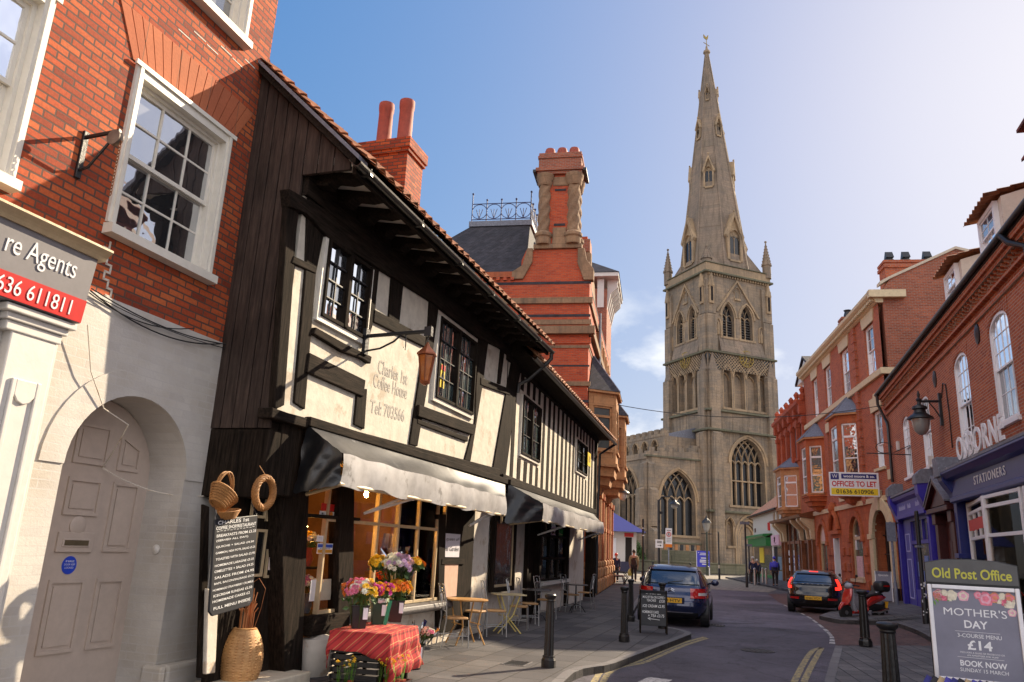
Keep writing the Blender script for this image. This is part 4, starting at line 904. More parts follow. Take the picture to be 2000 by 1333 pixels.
# ------------------------------------------------------------------ red brick hall beyond the timber houses
TH = Fac((3.3, 31.5), Vector((3.3, 31.5)) + dirv(11))
th = fthing(TH, 'brick_hall', 'ornate red brick and orange stone hall with a tall twisted chimney and slate roof', 'building')
THL = 19.0
k1 = lambda x, y: (820 + x / 2.667, 260 + y / 2.667)
MB().prismx([(.05, 0), (9, 0), (9, 13.45), (3.35, 13.45), (3.1, 13.45), (3.1, 14.0), (2.9, 14.5), (.5, 14.5), (.05, 13.3)], .02, 1.2).build('gable_wall', BR4, th)
MB().box(.03, THL - 5, .06, 9, 0, 13.0).build('front_wall', BR4, th)
MB().prism([(.02, 13.0), (4, 13.0), (3.2, 13.9), (.02, 13.9)], .1, .4).build('parapet', HALLST, th)
for (z0, z1, pr, mt, nm) in ((12.85, 12.98, .012, SLATE, 'blue_brick_band'), (11.95, 12.22, .10, HALLST, 'stone_string'), (11.35, 11.47, .012, SLATE, 'blue_brick_band'), (11.0, 11.22, .05, HALLST, 'stone_string'), (10.55, 10.9, .22, HALLST, 'cornice'), (10.15, 10.42, .05, BR4, 'terracotta_frieze'), (9.95, 10.08, .03, HALLST, 'stone_string'), (9.15, 9.22, .012, SLATE, 'blue_brick_band'), (8.3, 8.5, .06, HALLST, 'stone_string'), (7.6, 7.72, .012, SLATE, 'blue_brick_band'), (6.8, 7.0, .06, HALLST, 'stone_string')):
    MB().prismx([(-pr, z0), (6.0, z0), (6.0, z1), (-pr, z1)], .02 - pr, .05).box(.05, THL - 5, -pr + .06, .07, z0, z1).build(nm, mt, th, bevel=.01)
MB().box(-.05, .05, 3.3, 8, 13.2, 13.46).build('dentil_band', TERRA, th)
for n in range(14): MB().box(-.09, .02, 3.4 + n * .32, 3.55 + n * .32, 13.05, 13.2).build('dentil', BR4, th)
# kneelers stepping up to the stack
MB().prismx([(3.5, 13.1), (3.5, 13.45), (3.05, 13.75), (2.85, 14.55), (2.6, 14.55), (2.6, 13.9), (3.0, 13.1)], -.08, .3).build('kneeler', HALLST, th, bevel=.03)
MB().prismx([(-.12, 13.0), (-.12, 13.5), (.2, 13.95), (.3, 14.5), (.6, 14.5), (.6, 13.8), (.3, 13.0)], -.08, .3).build('kneeler', HALLST, th, bevel=.03)
ckk = MB().box(-.02, .9, .68, 2.32, 14.5, 18.2).build('chimney_stack', BR4, th)
MB().box(-.1, 1.0, .42, 2.58, 14.5, 14.72).box(-.08, .95, 1.15, 1.75, 14.7, 15.5).build('stack_dressing', HALLST, ckk, bevel=.03); MB().box(-.06, .95, 1.1, 1.8, 17.55, 18.0).build('stack_dressing', HALLST, ckk, bevel=.03)
MB().box(-.05, .9, 1.2, 1.7, 15.6, 15.7).box(-.05, .9, 1.2, 1.7, 17.3, 17.4).build('blue_brick_band', SLATE, ckk)
for n0 in (.84, 2.16):
    for x0 in (.05, .85):
        m = MB(); prof = [(.34, 14.7), (.36, 14.8), (.36, 15.0), (.42, 15.08), (.42, 15.2), (.32, 15.3)]
        m.lathe(prof, (x0, n0, 0), 16)
        rings = []; NZ = 36
        for i in range(NZ + 1):
            z = 15.3 + (17.55 - 15.3) * i / NZ; rings.append([(x0 + (.27 + .03 * math.cos(4 * (t - i * .16))) * math.cos(t), n0 + (.27 + .03 * math.cos(4 * (t - i * .16))) * math.sin(t), z) for t in [2 * math.pi * k / 24 for k in range(24)]])
        m.loft(rings); m.lathe([(.31, 17.55), (.36, 17.7), (.36, 17.8), (.42, 17.95), (.42, 18.1), (.3, 18.15)], (x0, n0, 0), 16); m.build('twisted_column', HALLST, ckk, smooth=35)
m = MB()
for (z0, z1, e) in ((18.1, 18.25, .14), (18.25, 18.42, .22), (18.42, 18.9, .10), (18.9, 19.05, .14), (19.05, 19.2, .10)): m.box(-.02 - e, .92 + e, .62 - e, 2.38 + e, z0, z1)
m.build('stack_cap', BRG, ckk, bevel=.02); MB().box(-.24, 1.16, .28, .42, 18.2, 18.32).build('gargoyle_spout', PIPE, ckk); MB().box(-.24, 1.16, 2.58, 2.72, 18.2, 18.32).build('gargoyle_spout', PIPE, ckk)
for n in (.92, 1.48, 2.05): MB().lathe([(.24, 19.2), (.24, 19.55), (.20, 19.66), (.12, 19.7)], (.45, n, 0), 14).build('chimney_pot', POT, ckk, smooth=True)
# hipped slate roof with iron cresting
a = [TH.flank(.2, *k1(x, y)) for x, y in ((30, 640), (290, 728), (600, 720))]
top = [TH.flank(2.2, *k1(x, y)) for x, y in ((268, 486), (575, 478))]
ne, nw_, zt = top[1][0], top[0][0], (top[0][1] + top[1][1]) / 2
m = MB().loft([[(.0, 9.4, 13.45), (.0, 2.9, 13.45), (9, 2.9, 13.45), (9, 9.4, 13.45)], [(2.2, nw_, zt), (2.2, ne, zt), (5.5, ne, zt), (5.5, nw_, zt)]]); m.build('slate_roof', SLATE, th)
MB().box(2.1, 5.6, ne - .1, nw_ + .1, zt - .05, zt + .22).build('roof_curb', LEAD, th)
m = MB(); z0 = zt + .22; N = 4
def rail(mm, P, Q, n):
    P = Vector(P); Q = Vector(Q)
    for z in (.12, .95): mm.tube([P + Vector((0, 0, z)), Q + Vector((0, 0, z))], .025, 5)
    for i in range(n + 1):
        p = P.lerp(Q, i / n); mm.tube([p, p + Vector((0, 0, 1.15 if i not in (0, n) else 1.5))], .028, 5); mm.ball((p.x, p.y, p.z + (1.15 if i not in (0, n) else 1.5)), .06, n=6, m=4)
        if i < n:
            c = P.lerp(Q, (i + .5) / n) + Vector((0, 0, .54)); d = (Q - P).normalized(); r = .38
            mm.tube([c + d * r * math.cos(t) + Vector((0, 0, r * math.sin(t))) for t in [2 * math.pi * k / 14 for k in range(15)]], .02, 5)
            for s in (-1, 0, 1): mm.tube([c - Vector((0, 0, .38)), c + d * s * .16 + Vector((0, 0, .12))], .018, 5)
rail(m, (2.2, nw_, z0), (2.2, ne, z0), 4); rail(m, (2.2, ne, z0), (5.4, ne, z0), 5); m.build('iron_cresting', paint('cresting_blue', (.05, .06, .14), .5, .2), th)
# second stack, and the tall far block with white brackets under its eaves
s2 = MB().box(5.5, 6.3, .7, 1.9, 12.5, 17.4).build('chimney_stack', BR4, th)
MB().box(5.35, 6.45, .55, 2.05, 16.5, 17.2).build('stack_cap', BRG, s2); MB().lathe([(.3, 12.5), (.3, 16.4)], (5.5, .75, 0), 12).build('twisted_column', HALLST, s2, smooth=True)
MB().lathe([(.22, 17.2), (.2, 18.0), (.12, 18.05)], (5.9, 1.3, 0), 12).build('chimney_pot', POT, s2, smooth=True)
fu0, fu1 = 12.6, 17.2
MB().box(fu0, fu1, .12, 6, 0, 17.00).build('far_wall', BRG, th)
MB().loft([[(fu0 - .5, -.62, 17.90), (fu1 + .5, -.62, 17.90), (fu1 + .5, 6.5, 17.90), (fu0 - .5, 6.5, 17.90)], [(fu0 + 2, 1.5, 19.60), (fu1 - 2, 1.5, 19.60), (fu1 - 2, 4, 19.60), (fu0 + 2, 4, 19.60)]]).build('slate_roof', SLATE, th)
MB().box(fu0 - .45, fu1 + .45, -.58, 6.4, 17.65, 17.88).build('white_eaves', WHITEP, th)
for i in range(5): MB().prismx([(.12, 15.80), (.12, 17.65), (-.52, 17.65), (-.48, 17.20), (-.1, 16.80)], fu0 + .3 + i * 1.0, fu0 + .55 + i * 1.0).build('eaves_bracket', WHITEP, th)
MB().box(fu0 - .06, fu0, .3, .7, 15.80, 17.60).build('corner_board', WHITEP, th)
# windows and stone ribs of the street front
for i, u in enumerate((4.6, 6.6, 8.6, 10.6)):
    MB().box(u, u + 1.1, .0, .08, 8.9, 10.4).build('window', GLASSD, th); MB().box(u - .15, u, -.1, .08, 8.6, 12).box(u + 1.1, u + 1.25, -.1, .08, 8.6, 12).build('window_jamb', ORST, th)
MB().tube([(4.2, -.12, 12.8), (4.25, -.12, 9), (4.3, -.12, 1)], .07, 6).build('downpipe', LEAD, th)
for i, u in enumerate((-1.6, .2, 1.9, 3.5, 5.2, 7.0, 9.0, 11.0, 13.2)):
    m = MB().box(u, u + .55, -.3 - .02 * (i % 2), .1, 1.2, 4.2).box(u - .06, u + .61, -.37, .1, 2.55, 2.75).box(u - .08, u + .63, -.4, .1, 3.95, 4.25).box(u + .12, u + .43, -.36, .1, 1.3, 3.9); m.build('stone_pier', ORST if i % 2 else TERRA, th, bevel=.03)
    m = MB().box(u - .12, u + .72, -.52, .1, .0, .55).box(u - .08, u + .66, -.46, .1, .55, .98).box(u - .04, u + .6, -.40, .1, .98, 1.25); m.build('rusticated_plinth', ORST, th, bevel=.09, seg=3)
MB().box(-2.2, 14, .0, .3, 0, 4.4).build('ground_floor_wall', TERRA, th)
for u in (.9, 2.65, 4.3, 6.1): MB().box(u, u + .75, -.05, .02, 1.3, 3.6).build('window', GLASSD, th)
def oriel(parent, uc, hw, hb, pr, z0, zs, zh, ze, za, zc, wallm, roofm, sills, arched=False, two=True, winm=None):
    """canted bay window carried on a corbel: wall panels, windows, slate cap and corbel"""
    P = [(uc - hb, 0), (uc - hw, -pr), (uc + hw, -pr), (uc + hb, 0)]
    ring = lambda e, z: [(uc - hb - e, .02, z), (uc - hw - e * .6, -pr - e, z), (uc + hw + e * .6, -pr - e, z), (uc + hb + e, .02, z)]
    m = MB().loft([ring(0, z0), ring(0, zs)]).loft([ring(0, zh), ring(0, ze)])
    for i in range(3):
        a, b = Vector((*P[i], 0)), Vector((*P[i + 1], 0)); d = (b - a).normalized(); L = (b - a).length; nn = Vector((d.y, -d.x, 0)); j = min(.2, L * .16)
        for (s0, s1) in ((0, j), (L - j, L)):
            q = [a + d * s0, a + d * s1]; m.hexa([(*(p + nn * o).xy, z) for z in (zs, zh) for p, o in ((q[0], 0), (q[1], 0), (q[1], -.2), (q[0], -.2))])
    body = m.build('oriel', wallm, parent)
    for i in range(3):
        a, b = Vector((*P[i], 0)), Vector((*P[i + 1], 0)); d = (b - a).normalized(); L = (b - a).length; j = min(.2, L * .16); ang = math.atan2(d.y, d.x); T = Matrix.Translation((a.x, a.y, 0)) @ Matrix.Rotation(ang, 4, 'Z')
        w0, w1 = j, L - j; fm = MB(); y0 = .05
        for (x0, x1, c, e) in ((w0, w0 + .07, zs, zh), (w1 - .07, w1, zs, zh), (w0, w1, zs, zs + .08), (w0, w1, zh - .08, zh), (w0, w1, zs + (zh - zs) * .74, zs + (zh - zs) * .74 + .1), (w0, w1, zs + (zh - zs) * .36, zs + (zh - zs) * .36 + .06)): fm.box(x0, x1, y0, y0 + .08, c, e)
        fm.xf(T); w = fm.build('oriel_window', winm or SASHW, body)
        MB().box(w0, w1, y0 + .05, y0 + .06, zs, zh).xf(T).build('glass', GLASS if not arched else GLASSL, w)
        MB().box(w0 - .06, w1 + .06, -.08, .1, zs - .09, zs).xf(T).build('sill', sills, w)
    MB().loft([ring(.14, ze), ring(.14, ze + .09), ring(.06, ze + .12)]).build('oriel_cornice', sills, body)
    rr = [ring(.16, ze + .1), [(uc - .05, .02, za), (uc - .02, -.03, za), (uc + .02, -.03, za), (uc + .05, .02, za)]]; MB().loft(rr).build('oriel_roof', roofm, body)
    for k in range(1, 3): MB().tube([rr[0][k], rr[1][k]], .03, 5).build('roof_hip', LEAD, body)
    sc = lambda f, z: [(uc - hb * f, .02, z), (uc - hw * f, -pr * f, z), (uc + hw * f, -pr * f, z), (uc + hb * f, .02, z)]
    h = z0 - zc; MB().loft([sc(1.06, z0), sc(1.06, z0 - .1 * h), sc(.96, z0 - .12 * h), sc(.93, z0 - .38 * h), sc(.8, z0 - .42 * h), sc(.74, z0 - .65 * h), sc(.5, z0 - .72 * h), sc(.4, z0 - .9 * h), sc(.2, zc)]).build('oriel_corbel', wallm, body)
    return body
oriel(th, 2.0, .95, 1.65, 1.1, 5.2, 5.75, 7.6, 8.15, 10.1, 3.85, ORST, SLATE, ORST, True, winm=ORST)
oriel(th, 7.6, .95, 1.65, 1.25, 5.2, 5.75, 7.6, 8.1, 10.1, 3.85, ORST, SLATE, ORST, True, winm=ORST)
wl_ = fthing(TH, 'wall_lantern', 'black wall lantern with glass bowl high on the red brick hall', 'lamp', u=9.4, n=-.05, z=4.4)
m = MB().tube([(0, 0, .5), (0, -.5, .75), (0, -1.0, .6), (0, -1.0, .45)], .04, 6); m.build('bracket', PIPE, wl_, smooth=True)
MB().lathe([(.05, .5), (.12, .42), (.34, .28), (.36, .24), (.1, .24)], (0, -1.0, 0), 14).build('shade', PIPE, wl_, smooth=True); MB().lathe([(.22, .24), (.2, .0), (.1, -.12), (.02, -.14)], (0, -1.0, 0), 12).build('glass_bowl', paint('milky_glass', (.7, .7, .66), .15, .05, bump=0), wl_, smooth=True)

# ------------------------------------------------------------------ parish church
ca = ray(1385, 800).xy.normalized(); FC = ca * 91
W = Fac(FC, FC + dirv(68))
cu_ = fthing(W, 'parish_church', 'weathered limestone church with a tall spire, traceried windows and battlements', 'church')
SX, SY = 9.5, 8.4
TW = Matrix.Identity(4)
def TN(x=0.0, far=SY): return Matrix(((0, 1, 0, x), (-1, 0, 0, far), (0, 0, 1, 0), (0, 0, 0, 1)))
def gwin(parent, T, a0, a1, z0, z1, rise, lights, d=.5, mould=.28, y=0.0, louvre=False, trans=(), tw=.11, mat=None, gm=None):
    zs = z1 - rise; m = MB(); iw = (a1 - a0) / lights; zt = zs - .02
    for i in range(1, lights): m.box(a0 + iw * i - tw / 2, a0 + iw * i + tw / 2, y + d * .55, y + d * .85, z0, zs + rise * .12)
    r = min(iw * .95, rise * .8)
    for i in range(lights):
        c = arch_curve(a0 + iw * i, a0 + iw * (i + 1), zs - iw * .4, iw * .75, 'pointed', 8)
        for p, q in zip(c[:-1], c[1:]): m.prism([p, q, (q[0], q[1] + tw * .8), (p[0], p[1] + tw * .8)], y + d * .55, y + d * .82)
    if lights >= 2:      # intersecting tracery in the head, following the arch
        R = ((a1 - a0) ** 2 / 4 + rise * rise) / (a1 - a0)
        for i in range(1, lights):
            x0 = a0 + iw * i
            for sgn in (1, -1):
                cx = x0 + sgn * R; prev = None
                for k in range(15):
                    t = k / 14 * 1.3; x = cx - sgn * R * math.cos(t); z = zs + R * math.sin(t)
                    cxA = a0 + R if x < (a0 + a1) / 2 else a1 - R
                    if (x - cxA) ** 2 + (z - zs) ** 2 > R * R or x < a0 or x > a1: break
                    if prev: m.prism([prev, (x, z), (x + sgn * .0, z + tw * .9), (prev[0], prev[1] + tw * .9)], y + d * .55, y + d * .8)
                    prev = (x, z)
    for z in trans: m.box(a0, a1, y + d * .5, y + d * .85, z - tw / 2, z + tw / 2)
    if not m.v: m.box(a0, a1, y + d * .6, y + d * .8, z0, z0 + .08)
    m.xf(T); w = m.build('window', mat or CHTR, parent)
    g = MB(); pts = [(a0, z0), (a1, z0)] + list(reversed(arch_curve(a0, a1, zs, rise, 'pointed', 16))); g.add([(x, y + d * .9, z) for x, z in pts], [list(range(len(pts)))]); g.xf(T); g.build('glass', gm or GLASSC, w)
    if louvre:
        l = MB(); k = int((zs - z0) / .32)
        for i in range(k): z = z0 + .1 + i * .32; l.prismx([(y + d * .6, z), (y + d * .9, z + .22), (y + d * .92, z + .26), (y + d * .6, z + .05)], a0, a1)
        l.xf(T); l.build('louvre', paint('louvre_%d' % len(MATS), (.05, .045, .04), .8, .2, bump=0), w)
    if mould:
        l = MB(); arch_band(l, a0, a1, zs, rise, mould * .5, y - .02, y + .12, 'pointed', 18, legs=zs - z0); arch_band(l, a0 - mould * .5, a1 + mould * .5, zs, rise + mould * .4, mould * .5, y - .14, y + .03, 'pointed', 18)
        l.box(a0 - mould, a1 + mould, y - .14, y + .2, z0 - .25, z0); l.xf(T); l.build('hood_mould', mat or CHTR, w)
    return w
def gop(a0, a1, z0, z1, rise): return op(a0, a1, z0, z1, rise, 'pointed')
tower = MB().box(.55, SX - .02, .55, SY - .02, .0, 35.9).build('tower_core', CHST, cu_)
# openings of each tower face: belfry pair, arcade, great west window, doorway
SN = SY / SX
belW = [gop(2.25, 3.95, 27.4, 31.7, 1.75), gop(5.0, 6.7, 27.4, 31.75, 1.75)]
arcW = [gop(2.05, 3.2, 18.7, 23.75, 1.2), gop(3.6, 5.1, 18.7, 23.9, 1.5), gop(5.5, 7.05, 18.7, 23.9, 1.5), gop(7.4, 8.5, 18.7, 23.75, 1.2)]
wall_mb(0, SX, 25.3, 35.9, belW, 0, .6).xf(TW).build('belfry_wall', CHST, cu_)
wall_mb(-.25, SX + .35, 18.2, 25.3, arcW, -.12, .75).xf(TW).build('arcade_wall', CHST, cu_)
wall_mb(-.45, SX + .7, 0, 18.2, [gop(2.75, 7.45, 7.5, 15.25, 3.0), gop(3.1, 7.2, .3, 6.45, 2.4), gop(.75, 1.65, 3.0, 6.0, .8), gop(1.8, 2.7, 3.0, 6.0, .8)], -.3, .9).xf(TW).build('lower_wall', CHST, cu_)
for o in belW: gwin(cu_, TW, o['u0'], o['u1'], o['z0'], o['z1'], o['rise'], 2, .6, .42, louvre=True)
for i, o in enumerate(arcW): gwin(cu_, TW, o['u0'], o['u1'], o['z0'], o['z1'], o['rise'], 1, .75, .22, y=-.12, gm=GLASSC if i in (1, 2) else CHST)
gwin(cu_, TW, 2.75, 7.45, 7.5, 15.25, 3.0, 5, .9, .5, y=-.3, trans=(10.3,), tw=.15)
# porch doorway: shrinking pointed orders
pw = None
for k in range(5):
    l = MB(); arch_band(l, 3.1 + .3 * k, 7.2 - .3 * k, 4.05, 2.4 - .3 * k, .22, -.42 + .2 * k, -.15 + .2 * k, 'pointed', 20, legs=3.9); o = l.build('porch_arch_order', CHTR if k % 2 == 0 else CHST, cu_)
pts = [(4.4, .2), (5.9, .2)] + list(reversed(arch_curve(4.3, 6.0, 4.05, 1.2, 'pointed', 12)))
MB().prism(pts, .62, .7).build('porch_door', paint('oak_dark', (.05, .035, .03), .6, .3), cu_)
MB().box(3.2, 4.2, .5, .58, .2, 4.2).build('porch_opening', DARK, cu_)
for a in (.75, 1.8): gwin(cu_, TW, a, a + .9, 3.0, 6.0, .8, 1, .5, .2, y=-.3, gm=CHST2)
# north face
TNf = TN(0, SY); TN2 = TN(-.12, SY); TN3 = TN(-.3, SY)
bN = [gop(2.15, 3.55, 27.4, 31.5, 1.6), gop(4.7, 6.1, 27.4, 31.6, 1.6)]
aN = [gop(1.2, 2.2, 18.7, 23.4, 1.0), gop(2.6, 3.9, 18.7, 23.6, 1.3), gop(4.3, 5.6, 18.7, 23.7, 1.3), gop(6.0, 7.0, 18.7, 23.5, 1.0)]
wall_mb(0, SY, 25.3, 35.9, bN, 0, .6).xf(TNf).build('belfry_wall', CHST, cu_)
wall_mb(-.35, SY + .25, 18.2, 25.3, aN, 0, .75).xf(TN2).build('arcade_wall', CHST, cu_)
wall_mb(-.7, SY + .45, 0, 18.2, [], 0, .9).xf(TN3).build('lower_wall', CHST, cu_)
for o in bN: gwin(cu_, TNf, o['u0'], o['u1'], o['z0'], o['z1'], o['rise'], 2, .6, .42, louvre=True)
for i, o in enumerate(aN): gwin(cu_, TN2, o['u0'], o['u1'], o['z0'], o['z1'], o['rise'], 1, .75, .22, gm=CHST)
# strings, gables over the belfry pairs, lattice band, parapet
def band(z0, z1, e, mat, name):
    MB().box(-.05 - e, SX + .05 + e, -.05 - e, SY + .05 + e, z0, z1).build(name, mat, cu_, bevel=.05)
band(35.2, 35.45, .38, CHMOSS, 'cornice'); band(35.45, 36.5, .12, CHTR, 'parapet'); band(36.5, 36.62, .25, CHMOSS, 'parapet_coping')
band(25.15, 25.4, .42, CHMOSS, 'string_course'); band(18.05, 18.3, .62, CHMOSS, 'string_course'); band(15.75, 16.0, .75, CHMOSS, 'string_course'); band(6.55, 6.8, .7, CHMOSS, 'string_course')
for i in range(24): MB().box(.2 + i * .39, .38 + i * .39, -.22, 0, 34.95, 35.2).build('corbel', CHTR, cu_)
for T, S_, c in ((TW, SX, 4.5), (TNf, SY, 4.15)):
    hw = 3.0 if T is TW else 2.6
    for sgn in (-1, 1):
        MB().prism([(c + sgn * hw, 30.4), (c + sgn * (hw + .3), 30.4), (c + sgn * .02, 34.9), (c - sgn * .02, 34.6)], -.2, .02).xf(T).build('gable_moulding', CHTR, cu_)
        MB().prism([(c + sgn * hw, 30.55), (c + sgn * hw * .4, 33.0), (c + sgn * hw * .3, 32.0)], -.02, .02).xf(T).build('gable_panel', CHST2, cu_)
    gwin(cu_, T, c - .35, c + .35, 32.5, 33.9, .7, 1, .04, .12, y=-.03, gm=CHST2)
    # sloping mossy weathering below the belfry sills
    MB().prismx([(-.02, 25.4), (-.5 if T is TW else -.5, 25.4), (-.02, 27.3)], 1.6, S_ - 1.4).xf(T).build('weathering', CHST2, cu_)
    lat = MB(); zt, zb = 25.1, 23.2
    n_ = int(S_ / .42)
    for i in range(-5, n_ + 1):
        for sgn in (1, -1):
            x0 = i * .42 + (0 if sgn > 0 else 1.9); x1 = x0 + sgn * 1.9
            if min(x0, x1) < -.1 or max(x0, x1) > S_ + .1: continue
            lat.prism([(x0, zb), (x0 + .12, zb), (x1 + .12, zt), (x1, zt)], -.24, -.17)
    lat.xf(T).build('lattice_band', CHTR, cu_); MB().box(0, S_, -.168, -.12, zb, zt).xf(T).build('lattice_ground', GLASSC, cu_)
# clock faces: gilt skeleton dials
for T, c in ((TW, 5.35), (TNf, 4.3)):
    g = MB()
    for r in (.55, 1.0): g.tube([(c + r * math.cos(t), -.38, 24.9 + r * math.sin(t)) for t in [2 * math.pi * k / 24 for k in range(25)]], .05, 5)
    for k in range(12): t = k * math.pi / 6; g.tube([(c + .62 * math.cos(t), -.38, 24.9 + .62 * math.sin(t)), (c + .95 * math.cos(t), -.38, 24.9 + .95 * math.sin(t))], .06, 4)
    g.tube([(c, -.42, 24.9), (c - .35, -.42, 25.75)], .07, 4); g.tube([(c, -.42, 24.9), (c - .25, -.42, 24.3)], .08, 4); g.xf(T); g.build('clock', GOLD, cu_)
# buttresses: stepped, with gablets
def buttress(T, a, w, stages, name='buttress'):
    m = MB()
    for (z0, z1, d) in stages:
        m.box(a, a + w, -d, .02, z0, z1 - d * .35); m.prismx([(-d, z1 - d * .35), (.02, z1 - d * .35), (.02, z1 + .2), (-d * .45, z1 - .02)], a, a + w)
    m.xf(T); m.build(name, CHST, cu_, bevel=.04)
st = [(0, 15.8, .95), (15.8, 23.1, .72), (25.4, 30, .42), (30, 34.3, .28)]
for a in (-.12, 8.15): buttress(TW, a, 1.45 if a > 0 else 1.25, st)
for a in (-.05, 7.15): buttress(TNf, a, 1.25, st)
for T, a in ((TW, .1), (TW, 8.7), (TNf, .3), (TNf, 7.6)):
    m = MB().loft([[(a - .3, -.5, 23), (a + .9, -.5, 23), (a + .9, .0, 23), (a - .3, 0, 23)], [(a + .28, -.28, 25.2), (a + .32, -.28, 25.2), (a + .32, -.2, 25.2), (a + .28, -.2, 25.2)]]); m.xf(T); m.build('gablet', CHST2, cu_)
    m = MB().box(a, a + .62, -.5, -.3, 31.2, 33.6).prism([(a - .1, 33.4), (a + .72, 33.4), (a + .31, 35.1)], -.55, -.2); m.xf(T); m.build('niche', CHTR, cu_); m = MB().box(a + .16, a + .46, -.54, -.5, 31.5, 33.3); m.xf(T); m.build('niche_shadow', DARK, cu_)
def statue_niche(T, a, z):
    m = MB(); arch_band(m, a, a + .6, z + 1.5, .5, .14, -.12, .02, 'pointed', 10, legs=1.5); m.xf(T); o = m.build('statue_niche', CHTR, cu_)
    MB().lathe([(.2, z), (.17, z + .5), (.2, z + 1.1), (.09, z + 1.25), (.12, z + 1.42), (.05, z + 1.6)], (a + .3, -.08, 0), 10, sy=.6).xf(T).build('statue', CHTR, o, smooth=True)
for T, a, z in ((TW, 7.7, 27.3), (TW, 1.25, 27.5), (TNf, .55, 26.8)): statue_niche(T, a, z)
# pinnacles
def pinnacle(x, y, z, r=.55, h=5.2):
    m = MB().lathe([(r, 0), (r, h * .32), (r * 1.25, h * .34), (r * 1.05, h * .37), (r * .1, h * .94), (r * .25, h * .95), (r * .3, h * .98), (r * .05, h)], (x, y, z), 8, math.pi / 8); p = m.build('pinnacle', CHST2, cu_)
    c = MB()
    for k in range(8):
        for i in range(7):
            f = i / 7; rr = r * (1.05 - .92 * f); t = math.pi / 8 + k * math.pi / 4; c.ball((x + rr * math.cos(t), y + rr * math.sin(t), z + h * (.38 + .55 * f)), .09 * (1 - .5 * f), n=5, m=3)
    c.build('crocket', CHST2, p)
pinnacle(SX - .1, .1, 36.0); pinnacle(.1, SY - .1, 36.0); pinnacle(SX - .1, SY - .1, 36.0)
pinnacle(.5, .55, 36.3, .6, 2.6)
# octagonal spire with four tiers of gabled lucarnes
SC0 = Vector((4.6, 4.2)); SC1 = Vector((4.12, 4.3)); SZ0, SZ1 = 36.3, 70.4; SR0 = 4.55
ctr = lambda z: SC0.lerp(SC1, (z - SZ0) / (SZ1 - SZ0))
rad = lambda z: .16 + (SR0 - .16) * (1 - (z - SZ0) / (SZ1 - SZ0))
def oct_(z, e=0): c = ctr(z); return [(c.x + (rad(z) + e) * math.cos(math.pi / 8 + k * math.pi / 4), c.y + (rad(z) + e) * math.sin(math.pi / 8 + k * math.pi / 4), z) for k in range(8)]
MB().loft([oct_(z) for z in (36.3, 44, 52, 60, SZ1)]).build('spire', CHST2, cu_)
for k in range(8):
    MB().tube([oct_(z, .02)[k] for z in (36.3, 44, 52, 60, SZ1)], [.16, .14, .12, .1, .06], 6).build('spire_rib', CHST2, cu_)
for sx_, sy_ in ((0, 0), (SX, 0), (0, SY), (SX, SY)):      # broaches at the corners
    c = ctr(42); MB().loft([[(sx_ + (.3 if sx_ == 0 else -.3), sy_ + (.3 if sy_ == 0 else -.3), 36.4), (sx_ + (2.9 if sx_ == 0 else -2.9), sy_ + (.3 if sy_ == 0 else -.3), 36.4), (sx_ + (.3 if sx_ == 0 else -.3), sy_ + (2.9 if sy_ == 0 else -2.9), 36.4)], [(c.x + (sx_ - c.x) * .52, c.y + (sy_ - c.y) * .55, 40.4), (c.x + (sx_ - c.x) * .50, c.y + (sy_ - c.y) * .55, 40.4), (c.x + (sx_ - c.x) * .52, c.y + (sy_ - c.y) * .53, 40.4)]]).build('spire_broach', CHST2, cu_)
def lucarne(z, h, w, ang):
    c = ctr(z + h * .5); ap = rad(z) * math.cos(math.pi / 8); T = Matrix.Translation((c.x, c.y, 0)) @ Matrix.Rotation(ang, 4, 'Z') @ Matrix.Translation((0, -ap, 0))
    top = ap - rad(z + h) * math.cos(math.pi / 8)
    m = MB().box(-w / 2, -w / 2 + w * .16, -.12, top, z, z + h * .55).box(w / 2 - w * .16, w / 2, -.12, top, z, z + h * .55)
    for sgn in (-1, 1): m.prism([(sgn * w * .62, z + h * .5), (sgn * w * .5, z + h * .44), (0, z + h * .9), (0, z + h)], -.22, top + .1)
    m.prism([(-w * .5, z + h * .5), (w * .5, z + h * .5), (0, z + h * .93)], .1, top + .1); m.ball((0, -.1, z + h + .15), .14, n=6, m=4); m.xf(T); o = m.build('lucarne', CHTR, cu_)
    gwin(o, T, -w * .34, w * .34, z + .05, z + h * .62, w * .5, 2, .14, .05, y=-.02, louvre=False, tw=.08)
for k in range(4): lucarne(37.6, 6.6, 2.3, k * math.pi / 2)
for k in range(4): lucarne(48.2, 4.6, 1.35, k * math.pi / 2 - math.pi / 4)
for k in range(4): lucarne(56.2, 3.0, .95, k * math.pi / 2)
for k in range(4): lucarne(62.0, 2.2, .55, k * math.pi / 2 - math.pi / 4)
c = ctr(70.4); MB().lathe([(.2, 67.6), (.42, 67.8), (.34, 68.1), (.3, 69.9), (.5, 70.1), (.46, 70.4), (.2, 70.6), (.12, 71.2)], (c.x, c.y, 0), 8).build('finial', CHTR, cu_)
wv_ = MB().tube([(c.x, c.y, 71), (c.x, c.y, 72.4)], .05, 5).tube([(c.x - .5, c.y, 71.7), (c.x + .5, c.y, 71.4)], .05, 5)
wv_.prism([(c.x - .45, 72.5), (c.x - .1, 72.3), (c.x + .2, 72.4), (c.x + .32, 73.1), (c.x + .15, 73.0), (c.x + .08, 72.75), (c.x - .15, 72.7), (c.x - .5, 73.0)], c.y - .05, c.y + .05); wv_.build('weathervane', GOLD, cu_)
